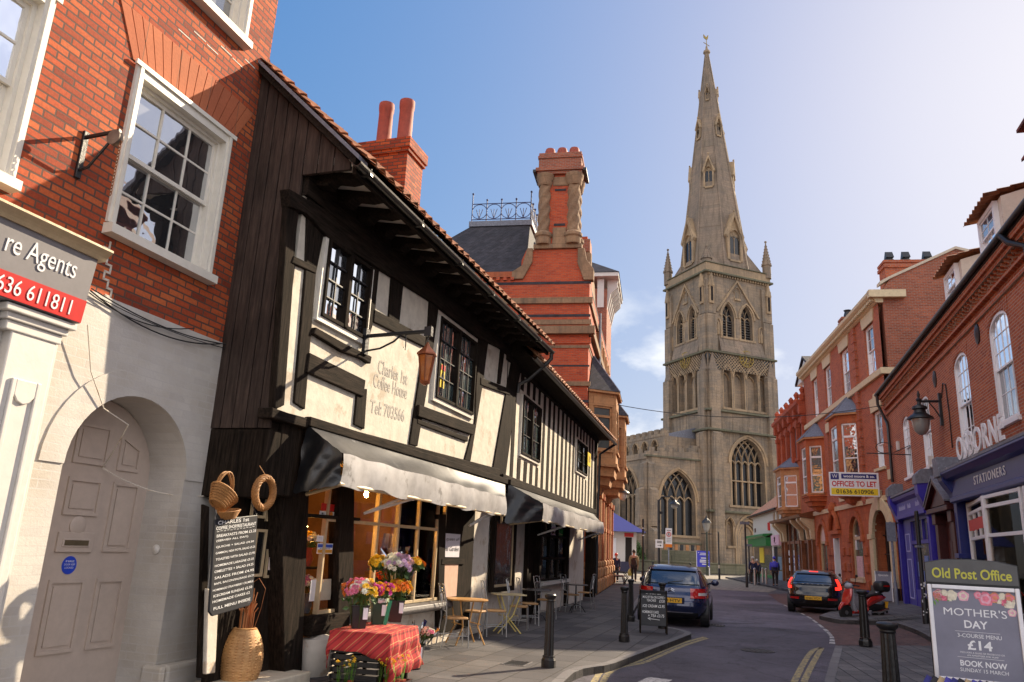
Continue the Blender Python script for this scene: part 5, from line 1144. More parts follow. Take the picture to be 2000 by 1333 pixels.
# north aisle: west end with a great window, long flank, battlements, clerestory above
TA = Matrix.Translation((0, .6, 0))
aw = gop(-6.25, -1.7, 3.85, 10.9, 3.3)
AX = -8.1
wall_mb(AX, -.4, 0, 12.3, [aw], .0, .8).xf(TA).build('aisle_west_wall', CHST, cu_)
MB().prism([(AX - .1, 12.3), (-.4, 12.3), (-.4, 13.2), (AX - .1, 12.75)], .45, .9).build('aisle_parapet', CHST, cu_)
MB().box(AX - .12, -.4, .42, .95, 12.2, 12.36).build('string_course', CHMOSS, cu_)
gwin(cu_, TA, -6.25, -1.7, 3.85, 10.9, 3.3, 4, .8, .42, trans=(), tw=.15)
for i in range(6): MB().box(AX + .3 + i * 1.3, AX + .95 + i * 1.3, .45, .85, 12.75 + .08 * i, 13.25 + .08 * i).build('merlon', CHST, cu_)
AL = 22
TAf = TN(AX, .6 + AL)
fl = [gop(AL - 1.0 - 4.6 - i * 6.4, AL - 1.0 - i * 6.4 - .8, 2.2, 11.0, 3.2) for i in range(3)]
wall_mb(0, AL, 0, 12.0, fl, 0, .8).xf(TAf).build('aisle_flank_wall', CHST, cu_)
for o in fl: gwin(cu_, TAf, o['u0'], o['u1'], o['z0'], o['z1'], o['rise'], 4, .8, .42, tw=.15)
MB().box(AX + .81, -.41, 1.42, AL, 0, 12.2).build('aisle_core', CHST, cu_)
MB().box(AX - .12, AX + .3, .6, AL, 11.9, 12.1).box(AX - .02, AX + .3, .6, AL, 12.1, 12.6).build('aisle_parapet', CHST, cu_)
MB().box(-2.2, -.4, .6, 4, 12.3, 13.9).build('stair_turret', CHST, cu_)
buttress(TAf, AL - .75, .9, [(0, 4.6, 1.6), (4.6, 8.8, 1.0), (8.8, 11.5, .45)]); buttress(TA, AX + .05, .9, [(0, 4.6, 1.5), (4.6, 8.8, 1.0), (8.8, 11.5, .45)])
for o in fl[1:]: buttress(TAf, o['u1'] + .5, .8, [(0, 5, 1.4), (5, 9.5, .8)])
CX = -4.6; CLL = 30
TC = TN(CX, 2.2 + CLL)
cl = [gop(CLL - 1.6 - i * 2.15 - 1.0, CLL - 1.6 - i * 2.15, 12.4, 14.6, .7) for i in range(10)]
wall_mb(0, CLL, 12, 15.0, cl, 0, .6).xf(TC).build('clerestory_wall', CHST, cu_)
for o in cl: gwin(cu_, TC, o['u0'], o['u1'], o['z0'], o['z1'], o['rise'], 2, .6, .24, tw=.1)
MB().box(CX + .61, 0, 2.81, CLL, 12, 15.0).box(CX - .05, CX + .5, 2.2, CLL + 2, 15.0, 15.35).box(CX + .02, 0, 2.25, 2.8, 12, 15.0).build('clerestory_core', CHST, cu_)
for i in range(18): MB().box(CX, CX + .45, 2.4 + i * 1.35, 3.15 + i * 1.35, 15.35, 15.9).build('merlon', CHST, cu_)
MB().loft([[(CX + .4, 2.3, 15.2), (2, 2.3, 17), (2, CLL, 17), (CX + .4, CLL, 15.2)], [(CX + .4, 2.3, 15.0), (2, 2.3, 15.0), (2, CLL, 15.0), (CX + .4, CLL, 15.0)]]).build('nave_roof', LEAD, cu_)
MB().box(AX - .3, -.9, .25, .62, 0, .9).box(AX - .2, -.9, .42, .62, .9, 2.2).box(AX - .12, -.9, .5, .6, 2.9, 3.1).build('plinth', CHMOSS, cu_, bevel=.05)
for i in range(9):
    MB().box(-7.4 + i * .72, -7.02 + i * .72, .53, .61, 2.25, 2.85).build('plinth_panel', GLASSC if i % 2 else ORST, cu_)
yw = fthing(W, 'churchyard_wall', 'low mossy stone wall at the foot of the church', 'wall', u=0, n=-3.2)
MB().box(-24, 2.0, 0, .5, 0, .95).box(-24, 2.0, -.06, .56, .95, 1.1).build('stonework', CHMOSS, yw, bevel=.03)
ky = thing('kiosk', 'small white kiosk with a blue hipped roof beside the church', 'kiosk', (0, 0, 0)); g_ = gnd(1221, 1117); KD = Vector((g_.x, g_.y)); KF = Fac(KD, KD + dirv(100)); ky.location = (g_.x, g_.y, 0); ky.rotation_euler = (0, 0, KF.rot)
MB().box(-2.2, 1.0, 0, 3, .9, 3.6).build('wall', WHITEP, ky); MB().box(-2.23, 1.02, -.03, 3, 0, .9).build('dado', paint('dado_navy', (.03, .03, .07), .5, .1), ky)
MB().loft([[(-2.9, -.9, 3.6), (1.9, -.9, 3.6), (1.9, 3.6, 3.6), (-2.9, 3.6, 3.6)], [(-1.6, 1.2, 5.4), (-1.2, 1.2, 5.4), (-1.2, 1.5, 5.4), (-1.6, 1.5, 5.4)]]).build('roof', paint('blue_roof', (.10, .10, .30), .5, .1), ky)
MB().box(-1.75, -.85, -.05, 0, 1.0, 3.0).build('menu_board', WHT, ky); MB().box(-.1, .75, -.05, 0, 3.15, 3.5).build('red_sign', RED, ky); MB().box(0, .6, -.02, .02, .4, 3.1).build('door', DARK, ky)
for i in range(6): MB().box(-1.45, -1.15, -.055, -.05, 1.15 + i * .3, 1.33 + i * .3).build('menu_mark', RED, ky)
# ================================================================== RIGHT SIDE OF THE STREET
cR = Vector((16.0, 32.0))
O = Fac(cR, cR - dirv(17.2)); G = Fac(cR + dirv(9.66) * 16, cR)
ZB = .0
# ------------------------------------------------------------------ tall red brick town house with oriels
gb = fthing(G, 'georgian_house', 'three storey red brick house with a cream cornice and slate roofed oriel windows', 'building')
gw = [(13.6, 15.05, 9.95, 12.2), (9.25, 10.75, 9.95, 12.2), (5.6, 7.0, 9.95, 12.2), (2.5, 3.75, 9.95, 12.2)]
fw_ = (14.0, 15.25, 5.7, 8.2); sl = (5.45, 6.0, 5.6, 8.6)
ga_ = op(9.0, 11.0, .95, 3.85, 1.0); ga2 = op(1.9, 3.9, .95, 3.75, 1.0); gd = op(5.55, 6.7, 0, 2.9); garch = op(13.05, 15.35, 0, 3.95, 1.15)
wall_mb(.1, 16, 4.3, 13.0, [op(*w) for w in gw] + [op(*fw_), op(*sl)], 0, .2).build('brick_wall', BR3, gb)
wall_mb(.1, 16, 0, 4.299, [ga_, ga2, gd, garch], -.02, .45).build('ground_floor_wall', TERRA, gb)
MB().box(.1, 15.99, .46, 9, 0, 13.0).build('body', BRG, gb)
MB().prismx([(.21, 0), (.21, 13.3), (.6, 13.9), (3.4, 15.25), (4.2, 15.0), (9, 12.3), (9, 0)], 15.62, 16.0).build('gable_wall', BRG, gb)
MB().prismx([(.15, 13.75), (.6, 14.0), (3.4, 15.35), (4.25, 15.1), (9, 12.4), (9, 12.28), (4.2, 14.98), (3.4, 15.23), (.6, 13.88), (.15, 13.6)], 15.55, 16.06).build('gable_coping', BUFF, gb)
MB().prismx([(.3, 13.2), (4, 15.0), (9, 12.3)], .2, 15.6).build('roof', SLATE, gb)
for i, w in enumerate(gw + [fw_]):
    sash(gb, *w, .1, 3, (2, 2) if i < 4 else (1, 2), .06, SASHW, GLASS, split=.5 if i < 4 else .42)
    a, b, c, d = w
    MB().prism([(a - .12, d), (b + .12, d), (b + .3, d + .62), ((a + b) / 2 + .3, d + .62), ((a + b) / 2 + .22, d + .78), ((a + b) / 2 - .22, d + .78), ((a + b) / 2 - .3, d + .62), (a - .3, d + .62)], -.05, .05).build('keystone_lintel', CREAM, gb, bevel=.01)
sash(gb, *sl, .1, 1, (1, 1), .08, SASHW, GLASS); MB().box(5.3, 6.15, -.06, .05, 8.6, 9.1).build('keystone_lintel', CREAM, gb); MB().box(fw_[0] - .1, fw_[1] + .1, -.1, .12, fw_[2] - .12, fw_[2]).build('sill', CREAM, gb)
MB().box(-.1, 16.05, -.14, .12, 9.55, 9.83).box(15.99, 16.1, -.14, 2.2, 9.55, 9.83).build('string_course', CREAM, gb, bevel=.02)
m = MB(); m.prismx([(-.06, 12.75), (-.14, 12.8), (-.14, 12.9), (-.34, 13.02), (-.42, 13.1), (-.42, 13.25), (.2, 13.3), (.2, 12.75)], .0, 16.1); m.box(15.99, 16.3, -.42, 1.1, 12.95, 13.28); m.build('cornice', CREAM, gb)
dn = MB()
for i in range(62): dn.box(.1 + i * .258, .24 + i * .258, -.30, -.13, 12.84, 12.97)
dn.build('dentil_course', CREAM, gb)
for u in (11.85, ): MB().box(u, u + .42, -.11, .02, 4.3, 12.7).build('pilaster', BR3, gb)
for i in range(40): MB().box(11.80, 12.32, -.13, .02, 4.4 + i * .21, 4.5 + i * .21).build('pilaster_course', BR3, gb) if i % 2 == 0 else None
MB().box(.1, 16, -.1, .02, 4.28, 4.5).build('stone_band', CREAM, gb); MB().box(15.6, 16.06, -.06, .02, 5.1, 5.5).build('stone_band', CREAM, gb); MB().box(7.3, 8.3, -.06, .02, 4.7, 5.0).build('stone_band', CREAM, gb)
oriel(gb, 10.35, .85, 1.5, .85, 5.4, 5.5, 8.15, 8.55, 9.75, 4.35, TERRA, LEAD, ORST)
oriel(gb, 3.05, .85, 1.5, .85, 5.3, 5.4, 8.05, 8.45, 9.6, 4.4, TERRA, LEAD, ORST)
# ground floor openings
m = MB(); arch_band(m, 13.05, 15.35, 2.8, 1.15, .52, -.14, .05, n=16, legs=2.8); m.box(12.45, 13.05, -.2, .05, 2.72, 2.95).box(15.35, 15.95, -.2, .05, 2.72, 2.95).prism([(14.0, 3.9), (14.4, 3.9), (14.5, 4.75), (13.9, 4.75)], -.2, .05); m.build('stone_archway', CREAM, gb, bevel=.015)
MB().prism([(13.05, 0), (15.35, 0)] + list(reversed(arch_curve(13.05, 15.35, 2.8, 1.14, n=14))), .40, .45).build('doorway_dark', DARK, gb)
m = MB()
for u in (13.6, 14.2, 14.8): m.tube([(u, .32, .1), (u, .32, 3.6)], .03, 6)
for z in (.9, 2.1, 2.9): m.tube([(13.1, .32, z), (15.3, .32, z)], .025, 6)
m.tube([(14.2 + .55 * math.cos(t), .32, 3.0 + .55 * math.sin(t)) for t in [math.pi * k / 10 for k in range(11)]], .03, 6); m.build('iron_gate', PIPE, gb)
MB().box(12.45, 13.1, -.18, .05, 0, .75).build('arch_plinth', PIPE, gb); MB().box(15.3, 15.95, -.18, .05, 0, .75).build('arch_plinth', PIPE, gb)
def shopwin(w, nm):
    a, b, c, d, r = w['u0'], w['u1'], w['z0'], w['z1'], w['rise']; m = MB(); arch_band(m, a + .13, b - .13, d - r, r - .13, .13, .08, .2, n=14, legs=d - r - c); m.box(a, b, .08, .2, d - r - .08, d - r + .06).box(a, b, .08, .2, c, c + .1)
    w_ = m.build('window', FRAMEC, gb); MB().prism([(a, c), (b, c)] + list(reversed(arch_curve(a, b, d - r, r, n=14))), .16, .17).build('glass', GLASSD, w_)
    m = MB(); arch_band(m, a, b, d - r, r, .3, -.1, .02, n=14, legs=.1); m.box(a - .4, a, -.12, .02, d - r - .2, d - r + .05).box(b, b + .4, -.12, .02, d - r - .2, d - r + .05); m.build('arch_moulding', TERRA, gb, bevel=.02)
    MB().box(a - .1, b + .1, -.14, .1, c - .14, c).build('sill', FRAMEC, gb)
    return w_
w1_ = shopwin(ga_, 0); w2_ = shopwin(ga2, 1)
MB().box(9.3, 10.3, .10, .15, 1.05, 2.0).build('window_poster', paint('poster_pink', (.60, .42, .46), .7, .25, bump=0, scale=14), w1_)
MB().box(9.25, 9.45, .10, .15, 2.3, 3.0).build('window_poster', WHT, w1_)
MB().prism([(1.95, 2.7), (3.85, 2.7)] + list(reversed(arch_curve(1.95, 3.85, 2.75, .95, n=12))), .10, .15).build('fanlight_sign', paint('pale_pink_sign', (.66, .48, .42), .6, .06, bump=0), w2_)
MB().box(5.55, 6.7, .25, .32, 0, 2.9).build('door', GLASSD, gb); MB().box(5.5, 5.72, -.05, .3, 0, 2.9).box(6.55, 6.72, .0, .3, 0, 2.9).build('door_frame', SASHW, gb)
# swan necked pediment and terracotta blocks
m = MB(); m.tube([(5.2, -.12, 3.3), (5.5, -.14, 3.9), (6.0, -.14, 4.25)], .12, 6).tube([(7.1, -.12, 3.3), (6.8, -.14, 3.9), (6.3, -.14, 4.25)], .12, 6); m.box(5.1, 7.2, -.18, .0, 3.1, 3.3).lathe([(.12, 4.1), (.26, 4.35), (.22, 4.6), (.1, 4.75)], (6.15, -.12, 0), 10); m.build('door_pediment', TERRA, gb, smooth=True)
for u in (4.3, 4.9, 7.2, 8.2, 11.3, 12.1):
    for z in (.5, 1.25, 2.0): MB().box(u, u + .55, -.09, .0, z, z + .42).build('rusticated_block', TERRA, gb, bevel=.05)
MB().box(.1, 12.4, -.1, .0, 0, .5).build('plinth', PIPE, gb)
# stacks on the ridge
def stack(parent, u0, u1, n0, n1, z0, z1, mat=BRG):
    m = MB().box(u0, u1, n0, n1, z0, z1).box(u0 - .06, u1 + .06, n0 - .06, n1 + .06, z1 - .35, z1 - .2).box(u0 - .05, u1 + .05, n0 - .05, n1 + .05, z1 - .12, z1); return m.build('chimney_stack', mat, parent)
s_ = stack(gb, 14.9, 15.75, .5, 3.0, 13.3, 14.85, BR3)
for n in (.85, 1.55, 2.45): MB().lathe([(.2, 14.85), (.22, 15.0), (.16, 15.05), (.16, 15.15)], (15.3, n, 0), 10).prism([(15.1, 15.1), (15.5, 15.1), (15.3, 15.42)], n - .16, n + .16).build('chimney_cowl', PIPE, s_)
s_ = stack(gb, 5.5, 6.3, 1.0, 1.9, 13.2, 15.1, BRG); MB().lathe([(.2, 15.1), (.24, 15.2), (.16, 15.5), (.22, 15.6)], (5.9, 1.4, 0), 8).build('chimney_pot', PIPE, s_)
# ------------------------------------------------------------------ ornate terracotta building
tb = fthing(G, 'terracotta_building', 'narrow ornate red terracotta building with a white pedimented dormer and bracketed shopfront', 'building')
tw_ = [op(-8.0 + i * 2.05, -7.1 + i * 2.05, 8.3, 10.3, .4) for i in range(4)]
wall_mb(-9.4, .09, 4.4, 11.4, tw_ + [op(-8.3, -7.3, 5.3, 7.6), op(-1.3, -.3, 5.3, 7.6)], 0, .2).build('brick_wall', TERRA, tb)
MB().box(-9.4, .08, .25, 8, 0, 11.3).build('body', BRG, tb)
for o in tw_: sash(tb, o['u0'], o['u1'], o['z0'], o['z1'], .08, 1, (1, 1), .08, SASHW, GLASS, rise=.4)
for o in (op(-8.3, -7.3, 5.3, 7.6), op(-1.3, -.3, 5.3, 7.6)): sash(tb, o['u0'], o['u1'], o['z0'], o['z1'], .08, 1, (1, 1), .08, SASHW, GLASS)
TERD = stone('terracotta_deep', (.42, .085, .034), (.46, .10, .04), (.37, .075, .03), bw=.5, bh=.3, mort=.004, weather=(.2, .04, .03), wamt=.4, bump=.3)
m = MB(); m.prismx([(.1, 10.9), (-.2, 10.95), (-.25, 11.1), (-.5, 11.3), (-.5, 11.5), (.1, 11.55)], -9.5, .12); m.build('cornice', TERD, tb); MB().box(-9.5, .1, -.14, .02, 10.3, 10.6).build('string_course', TERD, tb); MB().box(-9.5, .1, -.1, .02, 8.0, 8.2).build('string_course', TERD, tb)
for i in range(6): u = -9.3 + i * 1.83; MB().box(u, u + .36, -.24, .02, 7.9, 10.9).box(u - .05, u + .41, -.3, .02, 10.0, 10.3).box(u - .06, u + .42, -.4, .02, 10.6, 11.2).build('pilaster', TERD, tb, bevel=.03); MB().lathe([(.2, 11.5), (.26, 11.8), (.12, 11.95), (.2, 12.2), (.05, 12.4)], (u + .18, -.1, 0), 8).build('finial', TERD, tb)
oriel(tb, -4.6, 1.0, 1.9, 1.0, 4.95, 5.05, 7.1, 7.5, 8.5, 4.2, ORST, LEAD, ORST)
dm = MB().box(-3.4, .9, .6, 3.5, 11.4, 13.3).prism([(-3.7, 13.2), (1.2, 13.2), (-1.25, 14.4)], .35, 3.5).build('dormer', WHITEP, tb)
MB().prism([(-3.9, 13.2), (-1.25, 14.55), (1.4, 13.2), (1.4, 13.35), (-1.25, 14.72), (-3.9, 13.35)], .25, 3.6).build('dormer_roof', SLATE, dm)
for i in range(4): sash(dm, -3.2 + i * 1.0, -2.35 + i * 1.0, 11.6, 13.0, .48, 1, (1, 1), .06, SASHW, GLASS)
s_ = stack(tb, .4, 1.2, 2.2, 3.4, 11, 15.2, BRG)
for n in (2.5, 3.1): MB().lathe([(.2, 15.2), (.18, 16.3), (.22, 16.4)], (.8, n, 0), 10).build('chimney_pot', POT, s_)
# bracketed timber shopfront
OAK = wood('warm_oak', (.16, .055, .02), (.28, .10, .035), rough=.45, axis=2)
MB().prismx([(.0, 4.1), (-.85, 4.2), (-.95, 4.35), (-.2, 4.55), (0, 4.6)], -9.6, 1.2).build('shop_canopy', OAK, tb)
for u in (-9.3, -8.2, -2.4, -.4, .8): MB().prismx([(-.02, 2.9), (-.25, 2.95), (-.3, 3.5), (-.8, 4.0), (-.8, 4.18), (-.02, 4.18)], u, u + .32).build('console', CREAM, tb, bevel=.03); MB().box(u + .02, u + .3, -.2, .02, 0, 2.9).build('shop_column', OAK, tb)
MB().box(-9.4, .8, -.02, .1, .0, .7).box(-9.4, .8, -.04, .1, 2.75, 2.95).build('shopfront', OAK, tb)
for u in (-6.9, -5.2, -3.6): MB().box(u, u + .16, -.08, .1, .7, 4.1).build('mullion', OAK, tb)
MB().box(-8, -.2, .02, .06, .7, 4.1).build('shop_glass', GLASSD, tb)
for u in (-7.6, -5.8): 
    for z in (1.0, 1.5, 2.0): MB().box(u, u + .5, -.01, .01, z, z + .35).build('window_notice', WHT, tb)
# ------------------------------------------------------------------ low white house with the green shop
wh = fthing(G, 'white_house', 'low white house with a red tiled roof and green shop fascia below the spire', 'building', u=-9.42, n=-.1)
WLn = 14.2
wall_mb(-WLn, 0, 0, 5.5, [op(-3.4, -2.5, 3.9, 5.2), op(-1.9, -.9, 3.9, 5.2)], 0, .2).build('white_wall', WHITEP, wh); MB().box(-WLn, 0, .25, 7, 0, 5.4).build('body', WHITEP, wh)
for a in (-3.4, -1.9): sash(wh, a, a + .95, 3.9, 5.2, .08, 2, (1, 1), .07, FRAMEC, GLASSD)
MB().prismx([(-.4, 5.35), (3.6, 8.4), (7.6, 5.35), (7.6, 5.2), (3.6, 8.2), (-.3, 5.2)], -WLn - .3, .1).build('roof', REDT, wh); MB().prismx([(0, 5.3), (3.6, 8.2), (7, 5.3)], -WLn, -.05).build('gable_end', WHITEP, wh); MB().tube([(-WLn - .3, -.45, 5.3), (.1, -.45, 5.3)], .07, 6).build('gutter', PIPE, wh)
GRN = paint('shop_green', (.012, .16, .035), .45, .1, bump=0)
MB().box(-WLn + .05, -4.2, -.5, 0, 2.7, 3.35).prismx([(-.55, 3.35), (-.75, 3.45), (-.7, 3.6), (0, 3.65)], -WLn, -4.1).build('green_fascia', GRN, wh)
MB().box(-3.6, -.2, -.2, 0, 2.72, 3.45).build('pink_fascia', paint('pink_fascia', (.66, .40, .50), .5, .06, bump=0), wh)
m = MB().tube([(-2.1, -.22, 3.25), (-1.8, -.22, 3.05), (-2.0, -.22, 2.95), (-1.6, -.22, 2.85)], .03, 5).tube([(-2.0, -.22, 3.3), (-1.7, -.22, 3.3), (-1.75, -.22, 3.1), (-2.1, -.22, 3.05)], .03, 5); m.build('fascia_emblem', MAROON, wh)
MB().box(-WLn + .3, -4.4, -.03, .1, .5, 2.7).build('shop_glass', GLASSD, wh); MB().box(-WLn + .1, -4.2, -.05, .1, 0, .5).build('stall_riser', GRN, wh)
MB().box(-10.6, -8.4, -.06, -.035, 1.4, 2.62).build('yellow_poster', YEL, wh); MB().box(-4.2, -3.6, -.04, .1, 0, 3.3).build('white_pilaster', WHITEP, wh)
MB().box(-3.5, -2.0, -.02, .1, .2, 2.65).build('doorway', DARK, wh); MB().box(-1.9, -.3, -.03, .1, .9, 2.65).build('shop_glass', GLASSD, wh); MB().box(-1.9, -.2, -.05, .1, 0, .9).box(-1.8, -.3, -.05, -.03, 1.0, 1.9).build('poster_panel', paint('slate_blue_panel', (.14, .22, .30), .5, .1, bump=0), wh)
MB().box(-WLn + .8, -WLn + 1.6, -.02, 0, 3.95, 4.3).build('wall_plaque', MAROON, wh); MB().box(-5.5, -5.0, -.12, 0, 3.9, 4.5).build('alarm_box', RED, wh)

# ------------------------------------------------------------------ brick stationers' building nearest on the right
ob = fthing(O, 'stationers_building', 'long red brick building with arched sash windows, dormers and heavy brick cornice', 'building')
OL = 26
ow = [op(11.1, 12.6, 4.62, 7.42, .38), op(14.62, 16.15, 4.95, 7.52, .38), op(3.05, 4.32, 4.85, 7.05, .3), op(6.35, 7.7, 4.85, 7.15, .3), op(18.4, 19.9, 4.95, 7.5, .38), op(22.2, 23.7, 4.95, 7.5, .38)]
wall_mb(0.02, OL, 4.0, 8.0, ow, 0, .16).build('brick_wall', BR2, ob)
MB().box(.03, OL, .2, 8, 0, 8.3).build('body', BRG, ob)
for o in ow: sash(ob, o['u0'] + .01, o['u1'] - .01, o['z0'], o['z1'], .02, 4, (2, 3), .075, SASHW, GLASS, rise=o['rise'], sill=.1)
for o in ow:
    m = MB(); k = 13; c = (o['u0'] + o['u1']) / 2; hw = (o['u1'] - o['u0']) / 2 + .03; zs = o['z1'] - o['rise']
    for i in range(k):
        t0 = -1 + 2 * i / k; t1 = -1 + 2 * (i + 1) / k - .015; f = lambda t: zs + o['rise'] * math.sqrt(max(0, 1 - t * t)) + .02
        m.prism([(c + t0 * hw, f(t0)), (c + t1 * hw, f(t1)), (c + t1 * (hw + .12), f(t1) + .42), (c + t0 * (hw + .12), f(t0) + .42)], -.012, .01)
    m.build('brick_arch', BR2, ob)
for i, (z0, z1, d) in enumerate(((7.72, 7.82, .07), (7.98, 8.06, .12), (8.32, 8.42, .2), (8.42, 8.56, .27))): MB().box(-.05, OL, -d, .1, z0, z1).build('cornice_course', BR2, ob)
cg = MB(); 
for i in range(int(OL / .26)): u = .05 + i * .26; cg.hexa([(u, -.02, 8.07), (u + .13, -.15, 8.07), (u + .13, .05, 8.07), (u, .05, 8.07), (u, -.02, 8.19), (u + .13, -.15, 8.19), (u + .13, .05, 8.19), (u, .05, 8.19)]); cg.hexa([(u + .13, -.04, 8.2), (u + .26, -.18, 8.2), (u + .26, .05, 8.2), (u + .13, .05, 8.2), (u + .13, -.04, 8.31), (u + .26, -.18, 8.31), (u + .26, .05, 8.31), (u + .13, .05, 8.31)])
cg.build('dogtooth_course', BR2, ob)
MB().box(.03, OL, .05, .3, 8.0, 8.6).build('cornice_backing', BR2, ob)
MB().tube([(-.2, -.36, 8.66), (OL, -.36, 8.66)], .065, 10).build('gutter', PIPE, ob, smooth=True); MB().box(-.1, OL, -.3, .3, 8.56, 8.66).build('eaves_board', PIPE, ob)
MB().prismx([(-.3, 8.68), (4.1, 12.2), (8.3, 8.68)], .0, OL).build('roof', REDT, ob)
m = MB().tube([(.15, -.36, 8.6), (.1, -.34, 8.2), (.15, -.12, 7.6), (.5, -.1, 7.35), (.62, -.1, 7.1), (.62, -.1, 4.9)], .06, 8); m.build('downpipe', PIPE, ob, smooth=True)
m = MB().tube([(17.6, -.38, 8.6), (17.8, -.3, 8.35), (18.2, -.12, 8.1), (18.3, -.1, 5)], .07, 8); m.build('downpipe', PIPE, ob, smooth=True)
for (u, z) in ((13.8, 7.45), (8.9, 7.35)):
    MB().lathe([(.2, 0), (.2, .03), (.06, .07)], (0, 0, 0), 14, sy=1.35).xf(Matrix.Translation((u, 0, z)) @ Matrix.Rotation(R_(90), 4, 'X')).build('wall_tie_plate', PIPE, ob)
def dormer(u0, u1, zb, zt):
    d = MB().prismx([(.05, zb), (.05, zt), (3.2, zt + .9), (4.0, zb + 2)], u0 - .12, u1 + .25).build('dormer', PLASTERP, ob)
    sash(d, u0, u1, zb + .02, zt, -.06, 2, (1, 2), .1, SASHW, GLASS)
    r = pantile_roof('dormer_roof', d, u0 - .3, u1 + .45, -.25, zt + .02, 3.6, zt + 1.05, CLAY, rows=.3)
dormer(15.0, 16.3, 8.85, 10.0); dormer(11.35, 12.6, 8.85, 9.85)
# main blue shopfront with standing letters
FP = -.5; FU = 11.35
m = MB(); m.box(FU, OL, FP + .1, .05, 3.42, 3.98).prismx([(FP + .1, 3.93), (FP - .05, 3.98), (FP - .12, 4.06), (FP - .16, 4.1), (FP - .16, 4.15), (.05, 4.2)], FU - .05, OL).prismx([(FP + .1, 3.32), (FP + .02, 3.36), (FP + .02, 3.46), (FP + .1, 3.5)], FU, OL); m.build('blue_fascia', BLUE, ob, bevel=.008)
MB().box(FU, OL, FP - .16, .05, 4.16, 4.22).build('fascia_lead', LEAD, ob)
m = MB().prismx([(.02, 3.3), (-.3, 3.36), (-.4, 3.6), (-.62, 3.95), (-.66, 4.15), (-.66, 4.5), (.02, 4.55)], FU - .5, FU); m.build('console', BLUE, ob, bevel=.02); MB().box(FU - .53, FU + .03, -.72, .02, 4.05, 4.6).build('console_lead', LEAD, ob, bevel=.02)
MB().box(FU - .35, FU - .05, -.32, .05, 0, 3.4).box(FU - .28, FU - .24, -.335, -.32, .3, 3.1).box(FU - .42, FU, -.4, .05, 1.9, 2.02).build('blue_pilaster', BLUE, ob, bevel=.01)
LP = FP - .17
oa = O.p(1870, 906, LP); oz = O.p(1962, 866, LP); tl = O.p(1870, 862, LP)[1]
stl = fthing(O, 'shop_letters', 'standing white shop name letters on the blue shop fascia', 'sign')
m = MB(); m.text('OSBORNE', oa[0], oz[0], 4.24, 4.24 + tl - oa[1] + .04, LP, .03, bold=.012, spacing=1.12); m.build('lettering', SASHW, stl); MB().box(oa[0], oz[0], LP + .03, LP + .06, 4.2, 4.24).build('letter_rail', PIPE, stl)
sa = O.p(1902, 948, FP + .08); sb = O.p(1963, 925, FP + .08)
m = MB().text('STATIONERS', sa[0], sb[0], 3.63, 3.84, FP + .085, .01, bold=.01, spacing=1.25); m.build('fascia_lettering', WHT, ob)
# bay shop window
def bay(P, mids):
    fr = MB(); gl = MB()
    for k in range(len(P) - 1):
        a, b = Vector((*P[k], 0)), Vector((*P[k + 1], 0)); d = (b - a).normalized(); L = (b - a).length; T = Matrix.Translation((a.x, a.y, 0)) @ Matrix.Rotation(math.atan2(d.y, d.x), 4, 'Z'); i0 = len(fr.v)
        fr.box(0, .12, -.02, .1, .7, 3.3).box(L - .12, L, -.02, .1, .7, 3.3)
        for z in (.7, 2.35, 3.0, 3.22): fr.box(.12, L - .12, 0, .08, z, z + .08)
        for q in range(1, mids[k]): fr.box(L * q / mids[k] - .04, L * q / mids[k] + .04, .0, .08, 2.43, 3.0)
        fr.xf(T, i0); i0 = len(gl.v); gl.box(.1, L - .1, .035, .045, .72, 3.25); gl.xf(T, i0)
    w = fr.build('shop_window', SASHW, ob, bevel=.006); gl.build('glass', CLEAR, w); return w
bw1 = bay([(FU + .15, -.12), (14.5, -.5), (17.0, -.42)], (3, 1)); bw2 = bay([(17.15, -.42), (19.4, -.5), (21.6, -.5), (24, -.1)], (3, 3, 3))
MB().box(FU, 24, -.4, .05, 0, .7).build('stall_riser', BLUE, ob)
for i in range(3): MB().box(12.1 + i * .85, 12.55 + i * .85, -.26 - i * .1, -.24 - i * .1, 2.58, 2.85).build('red_sticker', RED, bw1)
MB().box(17.4, 18.0, -.50, -.48, 2.6, 2.9).build('red_sticker', RED, bw2)
MB().box(FU, 24, 1.8, 1.85, 0, 3.4).box(FU - .05, FU, .1, 1.85, 0, 3.4).build('shop_room', INTER, ob); MB().box(FU, 24, -.1, 1.8, 3.3, 3.35).build('shop_ceiling', CREAM, ob)
rnd = random.Random(3)
for z in (.9, 1.35, 1.8, 2.25, 2.65):
    MB().box(FU + .1, 23.8, 1.1, 1.8, z, z + .03).build('shelf', OAK, ob)
    for grp in range(15):
        m = MB(); u = FU + .2 + grp * .82
        for k in range(rnd.randint(3, 6)):
            w_ = rnd.uniform(.06, .14); m.box(u, u + w_, 1.12, 1.4, z + .03, z + .03 + rnd.uniform(.15, .34)); u += w_ + .02
        m.build('shelf_goods', [RED, YEL, NAVY, WHT, GRN, OAK, MAROON][rnd.randrange(7)], ob)
for u in (12.3, 13.0, 13.6, 17.5): MB().box(u, u + .18, -.02, .0, 1.5, 2.3).build('green_streamer', GRN, ob)
MB().box(15.4, 16.8, .3, .9, 1.85, 2.25).build('yellow_carton', YEL, ob); MB().box(14.7, 15.3, .3, .9, 1.5, 2.1).build('red_carton', RED, ob)
m = MB()
for k in range(6): m.box(15.8 + k * .16, 15.94 + k * .16, -.2, .1, .8, 1.3 + .04 * (k % 3))
m.build('gift_bags', paint('gift_stripe', (.45, .2, .3), .5, .4, bump=0), ob)
